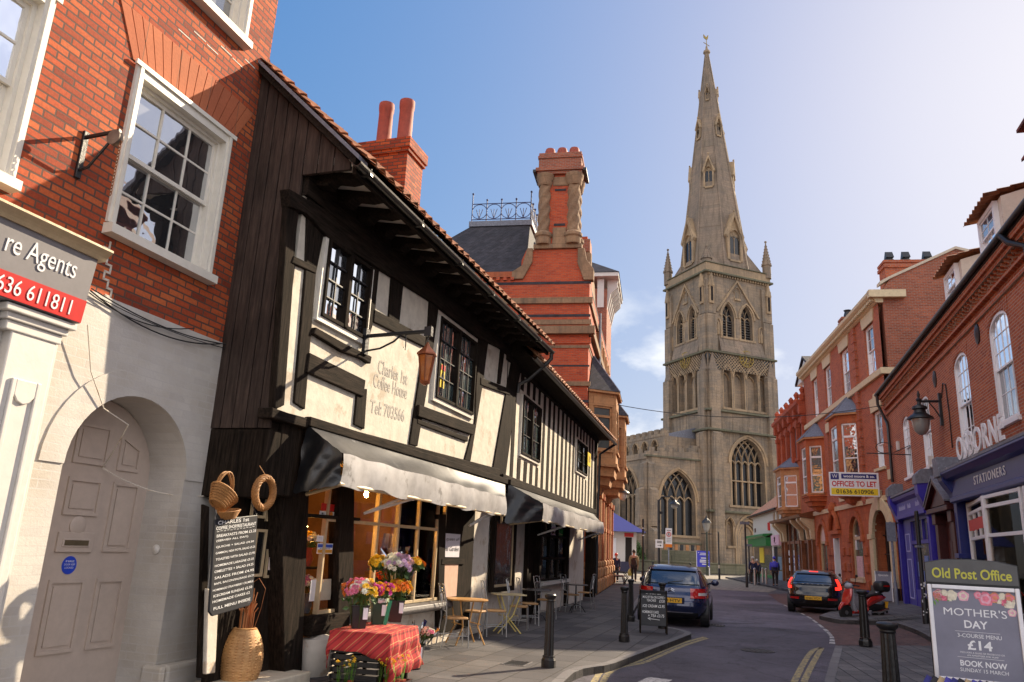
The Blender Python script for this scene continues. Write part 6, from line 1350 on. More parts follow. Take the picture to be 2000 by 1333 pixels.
# maroon pedimented door
DU = 1.55
m = MB().prism([(6.45 + DU, 3.4), (8.9 + DU, 3.4), (7.6 + DU, 4.05)], -.32, .05).prism([(6.3 + DU, 3.35), (6.3 + DU, 3.45), (7.65 + DU, 4.2), (9.0 + DU, 3.45), (9.0 + DU, 3.35), (7.65 + DU, 4.06)], -.45, .05).box(6.3 + DU, 9.0 + DU, -.4, .05, 3.22, 3.36).box(6.45 + DU, 6.8 + DU, -.22, .05, 0, 3.22).box(8.45 + DU, 8.8 + DU, -.22, .05, 0, 3.22).box(6.4 + DU, 6.85 + DU, -.28, .05, 2.9, 3.22).box(8.4 + DU, 8.85 + DU, -.28, .05, 2.9, 3.22); m.build('door_surround', MAROON, ob, bevel=.015)
dd = MB().box(6.8 + DU, 8.45 + DU, .0, .06, 0, 3.0).build('door', MAROON, ob)
for (a, b, c, d) in ((6.95, 7.5, .3, 1.1), (7.7, 8.3, .3, 1.1), (6.95, 7.5, 1.3, 2.4), (7.7, 8.3, 1.3, 2.4)): MB().box(a + DU, b + DU, -.02, .0, c, d).build('door_panel', MAROON, dd, bevel=.015)
MB().prism([(6.25 + DU, 3.46), (7.65 + DU, 4.23), (9.05 + DU, 3.46), (9.05 + DU, 3.52), (7.65 + DU, 4.3), (6.25 + DU, 3.52)], -.47, .05).build('pediment_lead', LEAD, ob)
MB().box(7.6, 7.9, -.1, .05, 0, 3.3).box(10.6, 10.85, -.1, .05, 0, 3.3).build('white_pilaster', SASHW, ob)
# bright blue small shopfront
m = MB(); m.box(2.1, 7.2, -.3, .05, 3.45, 3.95).prismx([(-.3, 3.9), (-.42, 4.0), (-.46, 4.1), (.05, 4.18)], 2.1, 7.2).box(2.1, 7.2, -.34, .05, 3.32, 3.45); m.build('blue_fascia', BLUEB, ob, bevel=.008); MB().box(2.1, 7.2, -.48, .05, 4.13, 4.2).build('fascia_lead', LEAD, ob)
for u in (1.6, 6.95):
    MB().prismx([(.02, 3.15), (-.25, 3.25), (-.33, 3.5), (-.5, 3.9), (-.52, 4.25), (.02, 4.3)], u, u + .5).build('console', BLUEB, ob, bevel=.02); MB().prismx([(.02, 4.28), (-.55, 4.22), (-.55, 4.5), (-.35, 4.7), (.02, 4.7)], u - .03, u + .53).build('console_lead', LEAD, ob)
    MB().box(u + .1, u + .42, -.25, .05, 0, 3.2).box(u + .14, u + .17, -.265, -.25, .4, 3.0).build('blue_pilaster', BLUEB, ob, bevel=.01)
m = MB()
for (a, b) in ((2.8, 4.0), (4.4, 5.1), (5.8, 6.5)):
    for k in range(int((b - a) / .12)): m.box(a + k * .12, a + k * .12 + .07, -.312, -.30, 3.62, 3.74 + .05 * (k % 3 == 0))
m.build('faint_lettering', paint('pale_blue_letter', (.35, .35, .6), .5, .05, bump=0), ob)
db_ = MB().box(2.15, 3.5, -.1, .0, .1, 3.3).build('door', BLUEB, ob)
for (a, b, c, d) in ((2.4, 3.2, .5, 1.9), (2.4, 3.2, 2.15, 2.8)):
    MB().box(a, b, -.115, -.1, c, c + .04).box(a, b, -.115, -.1, d - .04, d).box(a, a + .04, -.115, -.1, c, d).box(b - .04, b, -.115, -.1, c, d).build('door_moulding', paint('pale_blue_line', (.45, .45, .75), .5, .05, bump=0), db_)
m = MB().box(3.5, 3.62, -.12, .05, 0, 3.3).box(3.62, 7.0, -.1, .05, .0, .85).box(3.62, 7.0, -.12, .05, 2.4, 2.52).box(3.62, 7.0, -.12, .05, 3.2, 3.32)
for u in (4.5, 5.4, 6.3): m.box(u, u + .09, -.1, .04, 2.5, 3.2)
m.build('shopfront', BLUEB, ob); MB().box(3.62, 7.0, -.04, .02, .85, 3.25).build('shop_glass', GLASSD, ob)
for (a, c) in ((4.0, 1.3), (4.7, 1.0), (5.2, 1.5)): MB().box(a, a + .55, -.06, -.042, c, c + .5).build('window_notice', paint('notice_blue_%d' % int(a * 10), (.12, .2, .5), .5, .2, bump=0), ob)
# iron sign bracket, small boxes and cables on the wall
m = MB().tube([(4.3, -.02, 5.55), (4.3, -1.5, 5.6)], .02, 5).tube([(4.3, -.9 + .28 * math.cos(t), 5.8 + .2 * math.sin(t)) for t in [k * math.pi / 6 for k in range(11)]], .015, 5).tube([(4.3, -.02, 5.9), (4.3, -.6, 5.62)], .015, 5); m.build('sign_bracket', PIPE, ob)
MB().box(2.0, 2.25, -.1, 0, 6.0, 6.35).build('alarm_box', WHITEP, ob, bevel=.02); MB().box(7.4, 7.6, -.12, 0, 4.75, 5.1).build('alarm_box', WHITEP, ob)
m = MB(); m.tube([(9.6, -.03, 6.6), (9.9, -.03, 7.0), (10.2, -.03, 6.9), (10.3, -.03, 6.0), (10.25, -.03, 5.0)], .018, 5); m.build('wall_cable', PIPE, ob)
# neighbouring taller house at the edge of the picture
nb = fthing(O, 'tiled_house', 'taller house at the right edge with two projecting tiled eaves', 'building', u=18.5, n=0)
MB().box(.3, 9, .6, 9, 8.9, 10.9).build('wall', BRG, nb)
MB().prismx([(-.1, 10.55), (-.1, 10.62), (4.4, 14.2), (9, 10.6), (9, 10.5)], -.05, 9).build('roof', REDT, nb); MB().prismx([(.6, 10.5), (4.4, 13.9), (8.8, 10.5)], .3, 9).build('gable_wall', BRG, nb)
MB().prismx([(-.1, 9.85), (-.1, 9.92), (.7, 10.5), (.7, 10.4)], .0, 9).build('lower_eaves', REDT, nb)
# street lantern on an arm
sl_ = fthing(O, 'wall_street_lamp', 'black street lamp with glass bowl on an arm from the red brick wall', 'lamp', u=9.38, n=0, z=0)
wa = O.p(1838, 800, -.0)
zA = 6.45
m = MB().box(-.06, .06, -.08, .0, zA - .65, zA + .35).tube([(0, -.04, zA + .1), (0, -.62, zA + .1)], .04, 8).tube([(0, -.04, zA - .45), (0, -.2, zA - .15), (0, -.35, zA + .08)], .02, 6).lathe([(.07, 0), (.09, .05), (.03, .12), (.05, .2), (.015, .34)], (0, -.62, zA + .1), 10); m.build('arm', PIPE, sl_, smooth=True)
MB().lathe([(.05, .0), (.06, -.1), (.2, -.16), (.22, -.24), (.16, -.26), (.18, -.36), (.25, -.42), (.36, -.50), (.38, -.55), (.24, -.55)], (0, -.62, zA + .1), 18).build('hood', PIPE, sl_, smooth=35)
gb_ = glass_pane('lantern_glass', (.25, .25, .24), .35, .05, .02)
MB().lathe([(.26, -.56), (.25, -.7), (.2, -.9), (.1, -1.02), (.02, -1.05)], (0, -.62, zA + .1), 16).build('glass_bowl', gb_, sl_, smooth=True)
# ================================================================== GROUND
def at(px, dist):            # a point on the ground in the direction of a pixel column, a given distance away
    d = ray(px, 1085).xy.normalized() * dist; return Vector((d.x, d.y))
ASPH = None
def asphalt():
    m, N, L, P = _new('asphalt'); o = _coord(N, L, False)
    n1 = _noise(N, L, o, 95, 3, .8); n2 = _noise(N, L, o, .55, 6, .62); n3 = _noise(N, L, o, 5, 6, .7)
    r = _ramp(N, L, n1.outputs[0], [(.30, (.048, .046, .052)), (.55, (.10, .096, .108)), (.75, (.20, .19, .20))])
    s = _ramp(N, L, n2.outputs[0], [(.33, (.68,) * 3), (.68, (1.25,) * 3)]); m1 = _mix(N, L, r.outputs[0], s.outputs[0], 1, 'MULTIPLY')
    t = _ramp(N, L, n3.outputs[0], [(.36, (.7,) * 3), (.5, (1,) * 3)]); m2 = _mix(N, L, m1.outputs[0], t.outputs[0], 1, 'MULTIPLY')
    vo = N.new('ShaderNodeTexVoronoi'); vo.feature = 'DISTANCE_TO_EDGE'; vo.inputs['Scale'].default_value = .42; nd = _noise(N, L, o, 2.2, 5, .7)
    va = N.new('ShaderNodeVectorMath'); va.operation = 'MULTIPLY_ADD'; va.inputs[1].default_value = (.9, .9, 0); L.new(nd.outputs['Color'], va.inputs[0]); L.new(o, va.inputs[2]); L.new(va.outputs[0], vo.inputs['Vector'])
    ck_ = _ramp(N, L, vo.outputs['Distance'], [(.0, (.35,) * 3), (.012, (1,) * 3)]); m2 = _mix(N, L, m2.outputs[0], ck_.outputs[0], .8, 'MULTIPLY')
    pt = N.new('ShaderNodeTexVoronoi'); pt.inputs['Scale'].default_value = .22; L.new(va.outputs[0], pt.inputs['Vector']); pr = _ramp(N, L, pt.outputs['Color'], [(.25, (.78,) * 3), (.75, (1.3,) * 3)]); m2 = _mix(N, L, m2.outputs[0], pr.outputs[0], 1, 'MULTIPLY')
    sp_n = _noise(N, L, o, 13, 3, .6); gs = _ramp(N, L, sp_n.outputs[0], [(.70, (1,) * 3), (.74, (1.7,) * 3)]); m2 = _mix(N, L, m2.outputs[0], gs.outputs[0], 1, 'MULTIPLY')
    m2 = _mix(N, L, m2.outputs[0], (1.12, 1.02, 1.16), 1, 'MULTIPLY')
    L.new(m2.outputs[0], P.inputs['Base Color']); P.inputs['Roughness'].default_value = .72; P.inputs['Specular IOR Level'].default_value = .4
    _bump(N, L, n1.outputs[0], .5, .008, P); return m
ASPH = asphalt()
SLAB = paving('grey_slabs', [(.06, .056, .062), (.092, .086, .09), (.118, .11, .11), (.075, .07, .076)], .62, .45, .013, (.035, .03, .03), rot=R_(-72), patch=.4)
SLABR = paving('right_slabs', [(.10, .095, .10), (.13, .122, .125), (.155, .145, .145)], .45, .30, .012, (.03, .027, .03), rot=R_(-78), patch=.4)
BLOCK = paving('red_blocks', [(.115, .065, .06), (.15, .08, .07), (.18, .10, .085), (.13, .085, .08)], .21, .105, .008, (.04, .03, .03), rot=R_(-45), patch=.45)
PLAZA = paving('plaza_paving', [(.24, .21, .17), (.29, .25, .20), (.33, .29, .235)], .6, .3, .012, (.14, .12, .1), rot=R_(-70), patch=.25)
KERB = paving('granite_kerb', [(.13, .125, .13), (.17, .16, .165), (.20, .19, .19)], .9, 5, .012, (.04, .04, .04), rot=R_(-70), patch=.3)
YLINE = paint('yellow_line', (.34, .27, .12), .75, .2, bump=.2, scale=30, wear=((.10, .095, .10), 18, .50))
WLINE = paint('white_line', (.52, .50, .48), .75, .2, bump=.2, scale=30, wear=((.10, .095, .10), 24, .52))
def struct(name, mb, mat, **k): o = mb.build(name, mat, None, **k); o['kind'] = 'structure'; return o
g_ = MB(); g_.add([(-900, -300, -.112), (900, -300, -.112), (900, 1500, -.112), (-900, 1500, -.112)], [(0, 1, 2, 3)]); struct('ground', g_, SLABR)
P2 = lambda pts, z=0.0: [tuple(gnd(x, y, z).xy) for x, y in pts]
road = P2([(1090, 1333), (1200, 1298), (1290, 1264), (1360, 1240), (1300, 1226), (1235, 1210), (1258, 1165), (1290, 1138)], -.1) + [tuple(at(1240, 52)), tuple(at(1240, 60)), tuple(at(1400, 62)), tuple(at(1480, 58))] + P2([(1500, 1160), (1560, 1185), (1600, 1190), (1660, 1215), (1810, 1245)], -.1) + [(9.5, 16), (7.0, 10), (6.4, 2), (7.6, -12), (-.5, -12), (-.6, 5)]
r_ = MB(); r_.add([(x, y, -.10) for x, y in road], [list(range(len(road)))]); struct('road', r_, ASPH)
pl = [tuple(at(1180, 46)), tuple(at(1500, 47)), tuple(at(1530, 60)), tuple(at(1600, 75)), (45, 120), (-30, 120), (-10, 60)]
plz = MB(); plz.add([(x, y, -.094) for x, y in pl], [list(range(len(pl)))]); struct('square', plz, PLAZA)
def ribbon(mb, pts, w, z0, z1, closed=False):     # strip to the left of a line of points
    P = [Vector(p) for p in pts]; off = []
    for i in range(len(P)):
        t = (P[min(i + 1, len(P) - 1)] - P[max(i - 1, 0)]).normalized(); off.append(P[i] + Vector((-t.y, t.x)) * w)
    for i in range(len(P) - 1):
        a, b, c, d = P[i], P[i + 1], off[i + 1], off[i]; mb.hexa([(*a, z0), (*b, z0), (*c, z0), (*d, z0), (*a, z1), (*b, z1), (*c, z1), (*d, z1)])
    return mb
def smooth_line(pts, n=6):
    P = [Vector(p) for p in pts]; out = []
    for i in range(len(P) - 1):
        p0, p1, p2, p3 = P[max(i - 1, 0)], P[i], P[i + 1], P[min(i + 2, len(P) - 1)]
        for k in range(n):
            t = k / n; out.append(.5 * ((2 * p1) + (p2 - p0) * t + (2 * p0 - 5 * p1 + 4 * p2 - p3) * t * t + (3 * p1 - p0 - 3 * p2 + p3) * t ** 3))
    return out + [P[-1]]
kl = [(-.2, -12), (-.35, 2)] + P2([(1100, 1333), (1200, 1296), (1290, 1262), (1335, 1245), (1350, 1237), (1330, 1230), (1290, 1222), (1238, 1206), (1245, 1180), (1258, 1162), (1272, 1148), (1285, 1139)]) 
kline = smooth_line(kl, 5); kend = tuple(at(1240, 50))
lp = [(-14, -12)] + [tuple(p) for p in kline] + [kend, tuple(at(1205, 60)), (2, 62), (-14, 40)]
struct('left_pavement', MB().prismz(lp, -.3, 0), SLAB)
k_ = MB(); ribbon(k_, kline, .14, -.2, .006); struct('left_kerb', k_, KERB)
# right: block paved bay, slab footway, rising upper footway
bay_ = P2([(1632, 1261), (1629, 1245), (1618, 1232), (1586, 1208), (1551, 1190), (1520, 1176), (1500, 1160), (1560, 1160), (1600, 1195), (1640, 1205), (1700, 1212), (1745, 1218), (1815, 1245), (1830, 1262)], -.09)
b_ = MB(); b_.add([(x, y, -.09) for x, y in bay_], [list(range(len(bay_)))]); struct('parking_bay', b_, BLOCK)
rl = [tuple(p) for p in P2([(1610, 1333), (1621, 1295), (1632, 1262)], -.06)]
near = [(4.6, -12), (4.6, 3)] + rl + P2([(1720, 1262), (1830, 1262)], -.06) + [tuple(O.w(14, -.1).xy), tuple(O.w(40, -.1).xy), (14, -12)]
struct('right_footway', MB().prismz(near, -.3, -.055), SLABR)
k_ = MB(); ribbon(k_, [Vector((4.6, -12)), Vector((4.6, 3))] + [Vector(p) for p in rl], -.14, -.25, -.05); struct('right_kerb', k_, KERB)
up = [(1600, 1203), (1640, 1211), (1700, 1213), (1745, 1216), (1790, 1231), (1818, 1246)]
ul = [gnd(x, y, .02).xy for x, y in up]; upl = smooth_line(ul, 4)
inner = [O.w(4 + 10 * i / (len(upl) - 1), .1).xy for i in range(len(upl))]
u_ = MB(); n = len(upl)
for i in range(n - 1):
    u_.add([(*upl[i], .02), (*upl[i + 1], .02), (*inner[i + 1], .3), (*inner[i], .3)], [(0, 1, 2, 3)]); u_.add([(*upl[i], .02), (*upl[i + 1], .02), (*upl[i + 1], -.2), (*upl[i], -.2)], [(0, 1, 2, 3)])
back = [upl[0], gnd(1655, 1180, .1).xy, G.w(12, -1.6).xy, G.w(4, -1.6).xy, G.w(-6, -1.9).xy, G.w(-12, -2.4).xy, G.w(-24, -2.6).xy]
wallp = [inner[0], O.w(1, .1).xy, G.w(14, .1).xy, G.w(6, .1).xy, G.w(-6, .1).xy, G.w(-12, .1).xy, G.w(-24, .1).xy]
for i in range(len(back) - 1):
    u_.add([(*back[i], .02), (*back[i + 1], .02), (*wallp[i + 1], .3), (*wallp[i], .3)], [(0, 1, 2, 3)]); u_.add([(*back[i], .02), (*back[i + 1], .02), (*back[i + 1], -.2), (*back[i], -.2)], [(0, 1, 2, 3)])
struct('upper_footway', u_, SLABR)
k_ = MB(); ribbon(k_, upl, .15, -.2, .03); ribbon(k_, [Vector(b) for b in back], -.15, -.2, .028); struct('upper_kerb', k_, KERB)
# painted lines
def line(pts, w, mat, name, z=-.0955, sm=6):
    m = MB(); P = smooth_line([Vector(p) for p in pts], sm); off = []
    for i in range(len(P)):
        t = (P[min(i + 1, len(P) - 1)] - P[max(i - 1, 0)]).normalized(); q = Vector((-t.y, t.x)) * w / 2; off.append((P[i] - q, P[i] + q))
    for i in range(len(P) - 1): m.add([(*off[i][0], z), (*off[i + 1][0], z), (*off[i + 1][1], z), (*off[i][1], z)], [(0, 1, 2, 3)])
    return struct(name, m, mat, recalc=False)
line([(.55, 3)] + P2([(1160, 1333), (1250, 1291), (1322, 1261), (1350, 1252), (1376, 1245)], -.1), .09, YLINE, 'yellow_line')
line([(.75, 3)] + P2([(1178, 1333), (1266, 1292), (1330, 1264), (1356, 1255), (1382, 1247)], -.1), .09, YLINE, 'yellow_line')
line(P2([(1551, 1333), (1566, 1303), (1580, 1280), (1590, 1270), (1604, 1266)], -.1), .1, YLINE, 'yellow_line'); line(P2([(1570, 1333), (1583, 1305), (1594, 1285), (1605, 1266)], -.1), .1, YLINE, 'yellow_line')
dl_ = smooth_line([Vector(p) for p in P2([(1626, 1258), (1626, 1244), (1615, 1232), (1586, 1209), (1556, 1193), (1528, 1180)], -.1)], 8)
for i in range(0, len(dl_) - 2, 3): line([dl_[i], dl_[i + 1], dl_[i + 2]], .14, WLINE, 'bay_marking', -.0945, 2)
line(P2([(1250, 1345), (1290, 1326)], -.1), .35, WLINE, 'road_arrow'); line(P2([(1455, 1150), (1540, 1157)], -.1), .12, WLINE, 'give_way_line'); line(P2([(1480, 1163), (1540, 1168)], -.1), .10, WLINE, 'give_way_line'); line(P2([(1388, 1219), (1440, 1218), (1495, 1219)], -.1), .12, paint('tar_seam', (.02, .02, .022), .6, .2), 'tar_seam')
gx = gnd(1388, 1222, -.1)
dr_ = thing('drain_grating', 'iron drain grating in the road behind the blue car', 'drain', (gx.x, gx.y, -.097), R_(-17))
m = MB()
for i in range(9): m.box(-.32 + i * .075, -.29 + i * .075, -.18, .18, 0, .012)
m.box(-.36, .36, -.22, -.18, 0, .012).box(-.36, .36, .18, .22, 0, .012); m.build('grating', PIPE, dr_); MB().box(-.34, .34, -.2, .2, -.002, .002).build('pit', BLK, dr_)
mh = gnd(1480, 1272, -.1); mc = thing('manhole_cover', 'round iron manhole cover in the middle of the road', 'manhole cover', (mh.x, mh.y, -.098)); m = MB().lathe([(.32, 0), (.32, .008), (.28, .008), (.28, .004)], (0, 0, 0), 24); m.build('rim', PIPE, mc); m = MB()
for i in range(5): m.box(-.22 + i * .1, -.18 + i * .1, -.2, .2, .004, .01)
m.build('ribs', PIPE, mc)
sc2 = gnd(1010, 1296, 0); cv = thing('pavement_cover', 'square iron cover set in the left pavement before the cafe tables', 'manhole cover', (sc2.x, sc2.y, .001), R_(72)); MB().box(-.22, .22, -.15, .15, 0, .004).build('plate', PIPE, cv); MB().box(-.24, .24, -.17, -.15, 0, .006).box(-.24, .24, .15, .17, 0, .006).box(-.24, -.22, -.15, .15, 0, .006).box(.22, .24, -.15, .15, 0, .006).build('frame', KERB, cv)
# ================================================================== THINGS IN THE STREET
rz_of = lambda az: -R_(az)            # a thing modelled facing +y turns to face compass-like azimuth az
# ------------------------------------------------------------------ lantern on the coffee house
wl2 = fthing(A, 'wall_lantern', 'copper lantern hanging from a long black bracket on the coffee house', 'lamp', 'lanterns', u=.13, n=UP_N - .05, z=4.26)
m = MB().box(-.05, .05, -.05, .0, -.22, .14).tube([(0, -.03, .04), (0, -.93, .07)], .028, 8).box(-.035, .035, -1.0, -.9, .0, .13).tube([(0, -.03, -.17), (0, -.25, -.14), (0, -.45, -.05), (0, -.55, .04)], .014, 6).tube([(0, -.62, .05), (0, -.63, -.12), (.02, -.62, -.17), (0, -.6, -.13)], .008, 5).tube([(0, -.95, .03), (0, -.95, -.10)], .007, 5); m.build('bracket', PIPE, wl2, bevel=.004)
COP = paint('copper_lamp', (.26, .075, .028), .45, .3, metal=.4, bump=.2)
m = MB().lathe([(.012, -.08), (.03, -.12), (.05, -.15), (.14, -.24), (.145, -.26), (.10, -.27)], (0, -.95, 0), 6, .3).lathe([(.06, -.60), (.075, -.615), (.06, -.64), (.02, -.66)], (0, -.95, 0), 6, .3)
for k in range(6):
    t = .3 + k * math.pi / 3; m.tube([(.115 * math.cos(t), -.95 + .115 * math.sin(t), -.26), (.06 * math.cos(t), -.95 + .06 * math.sin(t), -.61)], .009, 5)
lb = m.build('lantern', COP, wl2); MB().lathe([(.105, -.27), (.055, -.6)], (0, -.95, 0), 6, .3).build('amber_glass', paint('amber_glass', (.42, .13, .03), .12, .2, bump=.1), lb)
# ------------------------------------------------------------------ menu board, wreath, basket, wicker vase
mn = -.36
u0, u1, z0, z1 = A.rect([(416, 1005), (497, 1012), (497, 1196), (414, 1190)], mn)
mb_ = fthing(A, 'menu_board', 'tall chalkboard menu hanging beside the coffee house door', 'menu board', u=(u0 + u1) / 2 + .06, n=mn, z=z0)
mb_.rotation_euler = (0, -R_(7), A.rot)
hw = (u1 - u0) / 2; H = z1 - z0; c = .05
pts = [(-hw + c, 0), (hw - c, 0), (hw, c), (hw, H), (-hw, H), (-hw, c)]
MB().prism(pts, 0, .025).build('slate', SLATEB, mb_, bevel=.008)
m = MB(); m.tube([(-hw + .02, .0, H), (-hw + .03, .05, H + .12)], .005, 5).tube([(hw - .02, .0, H), (hw - .05, .05, H + .12)], .005, 5); m.build('cord', PIPE, mb_)
rows = [('CHARLES 1st', .06, .78, .962, .04), ('COFFEE SHOP/RESTAURANT', .03, .96, .905, .036), ('BREAKFASTS FROM £3.25', .05, .97, .825, .030), ('(SERVED ALL DAY)', .05, .78, .772, .026), ('QUICHE + SALAD £4.50', .05, .93, .708, .025), ('GAMMON, NEW POTS, SALAD £5.25', .05, .97, .645, .026),
        ('TOASTIES WITH SALAD £2.95', .06, .97, .58, .025), ('HOMEMADE LASAGNE £5.25', .05, .95, .515, .024), ('OMELETTES + SALAD £4.25', .05, .95, .455, .026), ('SALADS FROM £4.95', .06, .97, .39, .027), ('BAPS, BACON/SAUSAGE £2.25', .06, .98, .328, .025), ('HOMEMADE STRAWBERRY CRUMBLE', .04, .97, .265, .022), ('ICECREAM SUNDAE £2.50', .06, .95, .205, .026), ('HOMEMADE CAKES £2', .05, .9, .148, .026), ('FULL MENU INSIDE', .08, .92, .075, .030)]
for t, a, b, z, h in rows: MB().text(t, -hw + 2 * hw * a, -hw + 2 * hw * b, H * (z - h * .5), H * (z + h * .5), -.004, flat=True, bold=.012).build('chalk_line', CHALK, mb_)
m = MB()
for i in range(12): m.box(-hw * .9 + i * hw * .15, -hw * .9 + i * hw * .15 + hw * .1, -.004, -.002, H * .868 + .004 * (i % 2), H * .872 + .004 * (i % 2))
m.build('chalk_underline', CHALK, mb_)
wu, wz = A.p(516, 963, -.36)
wr = fthing(A, 'wicker_wreath', 'pale woven willow ring hanging by the coffee house door', 'wreath', u=wu, n=-.36, z=wz)
m = MB()
for k in range(9):
    ph = k * .7; m.tube([((.155 + .03 * math.cos(t * 5 + ph)) * math.cos(t), .03 * math.sin(t * 5 + ph) , (.155 + .03 * math.cos(t * 5 + ph)) * math.sin(t)) for t in [2 * math.pi * i / 40 for i in range(41)]], .011, 5)
m.build('ring', WICKER, wr, smooth=True); MB().tube([(0, 0, .17), (0, .1, .28)], .004, 5).build('string', WICKER, wr)
bu, bz = A.p(436, 975, -.34)
bk = fthing(A, 'wicker_basket', 'brown wicker basket with tall handle hung above the menu board', 'basket', u=bu, n=-.34, z=bz)
def basket(w, h, d, c, tilt):
    m = MB(); T = Matrix.Translation(c) @ Matrix.Rotation(tilt, 4, 'Y')
    for j in range(7):
        f = j / 6; m.tube([((w * (.6 + .4 * f)) * math.cos(t), (d * (.6 + .4 * f)) * math.sin(t), -h / 2 + h * f) for t in [2 * math.pi * i / 20 for i in range(21)]], h / 10, 5)
    m.lathe([(w * .6, -h / 2), (w * .98, h / 2), (w * .92, h / 2), (w * .5, -h / 2 + .01)], (0, 0, 0), 18, sy=d / w); m.xf(T); return m
basket(.17, .14, .11, (-.03, 0, 0), .55).build('bowl', WICKER, bk); basket(.12, .07, .10, (.09, -.02, -.14), -.2).build('lower_tray', WICKER, bk)
m = MB()
for dy in (-.05, .05): m.tube([(-.02 + .13 * math.cos(t), dy * math.sin(t) * .4, .0 + .26 * math.sin(t)) for t in [math.pi * i / 14 for i in range(15)]], .011, 6)
m.xf(Matrix.Rotation(.15, 4, 'Y')); m.build('handle', WICKER, bk, smooth=True)
vx = A.w(-1.28, -.05, 0)
vs_ = thing('wicker_vase', 'tall woven straw vase of dried stems on the doorstep', 'vase', (vx.x, vx.y, .0))
g0 = gnd(463, 1352, 0); vs_.location = (g0.x, g0.y, 0); vs_.scale = (.84, .84, .84)
STRAW = wood('woven_straw', (.42, .20, .07), (.66, .38, .16), rough=.6, axis=0, scale=1.5)
m = MB(); prof = [(.15, 0), (.215, .12), (.255, .28), (.262, .42), (.24, .56), (.19, .68), (.145, .75)]
rings = []; NR = 46
for j in range(NR + 1):
    z = .75 * j / NR
    for a_, b_ in zip(prof[:-1], prof[1:]):
        if a_[1] <= z <= b_[1] + 1e-6: r = a_[0] + (b_[0] - a_[0]) * (z - a_[1]) / (b_[1] - a_[1])
    rings.append([((r + .008 * math.cos(18 * t + (math.pi if j % 2 else 0)) + .004 * (j % 2)) * math.cos(t), (r + .008 * math.cos(18 * t + (math.pi if j % 2 else 0)) + .004 * (j % 2)) * math.sin(t), z) for t in [2 * math.pi * k / 72 for k in range(72)]])
m.loft(rings); m.build('vase_body', STRAW, vs_, smooth=60)
MB().lathe([(.145, .75), (.15, .76), (.12, .77), (.12, .6)], (0, 0, 0), 24).build('rim', STRAW, vs_)
m = MB(); rr = random.Random(5)
for k in range(30):
    t = rr.random() * 6.28; r = rr.random() * .09; h = rr.uniform(1.0, 1.28); sp = rr.uniform(.0, 1.15); m.tube([(r * math.cos(t), r * math.sin(t), .6), (r * 1.1 * math.cos(t), r * 1.1 * math.sin(t), .95), (r * math.cos(t) * (1 + sp), r * math.sin(t) * (1 + sp), h)], .007, 4)
m.tube([(.1, 0, .7), (.17, 0, 1.0), (.2, 0, 1.25), (.1, 0, 1.38), (.0, 0, 1.3)], .003, 4); m.build('dried_stems', paint('dried_stem', (.40, .15, .05), .7, .35, bump=0), vs_)
# ------------------------------------------------------------------ flower stall
PET = {k: paint('petal_' + k, c, .55, .15, bump=0) for k, c in dict(orange=(.75, .22, .02), yellow=(.80, .50, .02), pink=(.75, .22, .34), white=(.80, .78, .66), magenta=(.62, .05, .32), red=(.55, .04, .03), lilac=(.62, .42, .60), blush=(.72, .44, .38)).items()}
LEAF = paint('leaf_green', (.05, .11, .02), .5, .4, bump=0, scale=30); LEAFB = paint('shoot_green', (.12, .30, .02), .5, .3, bump=0, scale=30)
CELLO = clear_glass('cellophane', (.93, .93, .93), .28)
def bloom(mb, c, r, up=None, n=9):
    c = Vector(c); up = (up or Vector((random.gauss(0, .4), random.gauss(0, .4), 1))).normalized(); a = up.orthogonal().normalized(); b = up.cross(a)
    for ring, (k, rr, h) in enumerate(((n, 1.0, .0), (n - 2, .62, .22), (4, .3, .4))):
        for i in range(k):
            t = 2 * math.pi * (i + .5 * ring) / k; d = a * math.cos(t) + b * math.sin(t); s = a * -math.sin(t) + b * math.cos(t); p0 = c + up * r * h * .4
            mb.add([p0 + d * r * .08, p0 + d * r * rr * .6 + s * r * .24 + up * r * (h * .5 + .15), p0 + d * r * rr + up * r * h * 1.1, p0 + d * r * rr * .6 - s * r * .24 + up * r * (h * .5 + .15)], [(0, 1, 2, 3)])
def bouquet(parent, c, R, mix, n, size=.035, lean=(0, 0), seed=1, foliage=30, name='flower_heads'):
    st = random.getstate(); random.seed(seed); by = {}; c = Vector(c)
    for i in range(n):
        d = Vector((random.gauss(0, 1), random.gauss(0, 1), abs(random.gauss(0, 1)) + .15)).normalized(); p = c + Vector((d.x * R, d.y * R, d.z * R * .85)) * random.uniform(.72, 1.0) + Vector((lean[0], lean[1], 0)) * d.z
        col = mix[int((math.atan2(d.y, d.x) / 6.283 + .5) * len(mix) + random.random() * 1.4) % len(mix)]; by.setdefault(col, MB()); bloom(by[col], p, size * random.uniform(.75, 1.3), d)
    for k, mb in by.items(): mb.build(name, PET[k], parent)
    m = MB()
    for i in range(foliage):
        d = Vector((random.gauss(0, 1), random.gauss(0, 1), random.uniform(-.9, .5))).normalized(); m.leaf(c + d * R * random.uniform(.3, .95), random.uniform(.03, .07))
    for i in range(int(n / 3)): t = random.random() * 6.28; r = random.random() * R * .7; m.tube([(c.x * .4 + r * .2 * math.cos(t), c.y * .4 + r * .2 * math.sin(t), c.z - R * 1.9), (c.x + r * math.cos(t), c.y + r * math.sin(t), c.z + R * .2)], .003, 4)
    m.build('foliage', LEAF, parent); random.setstate(st)
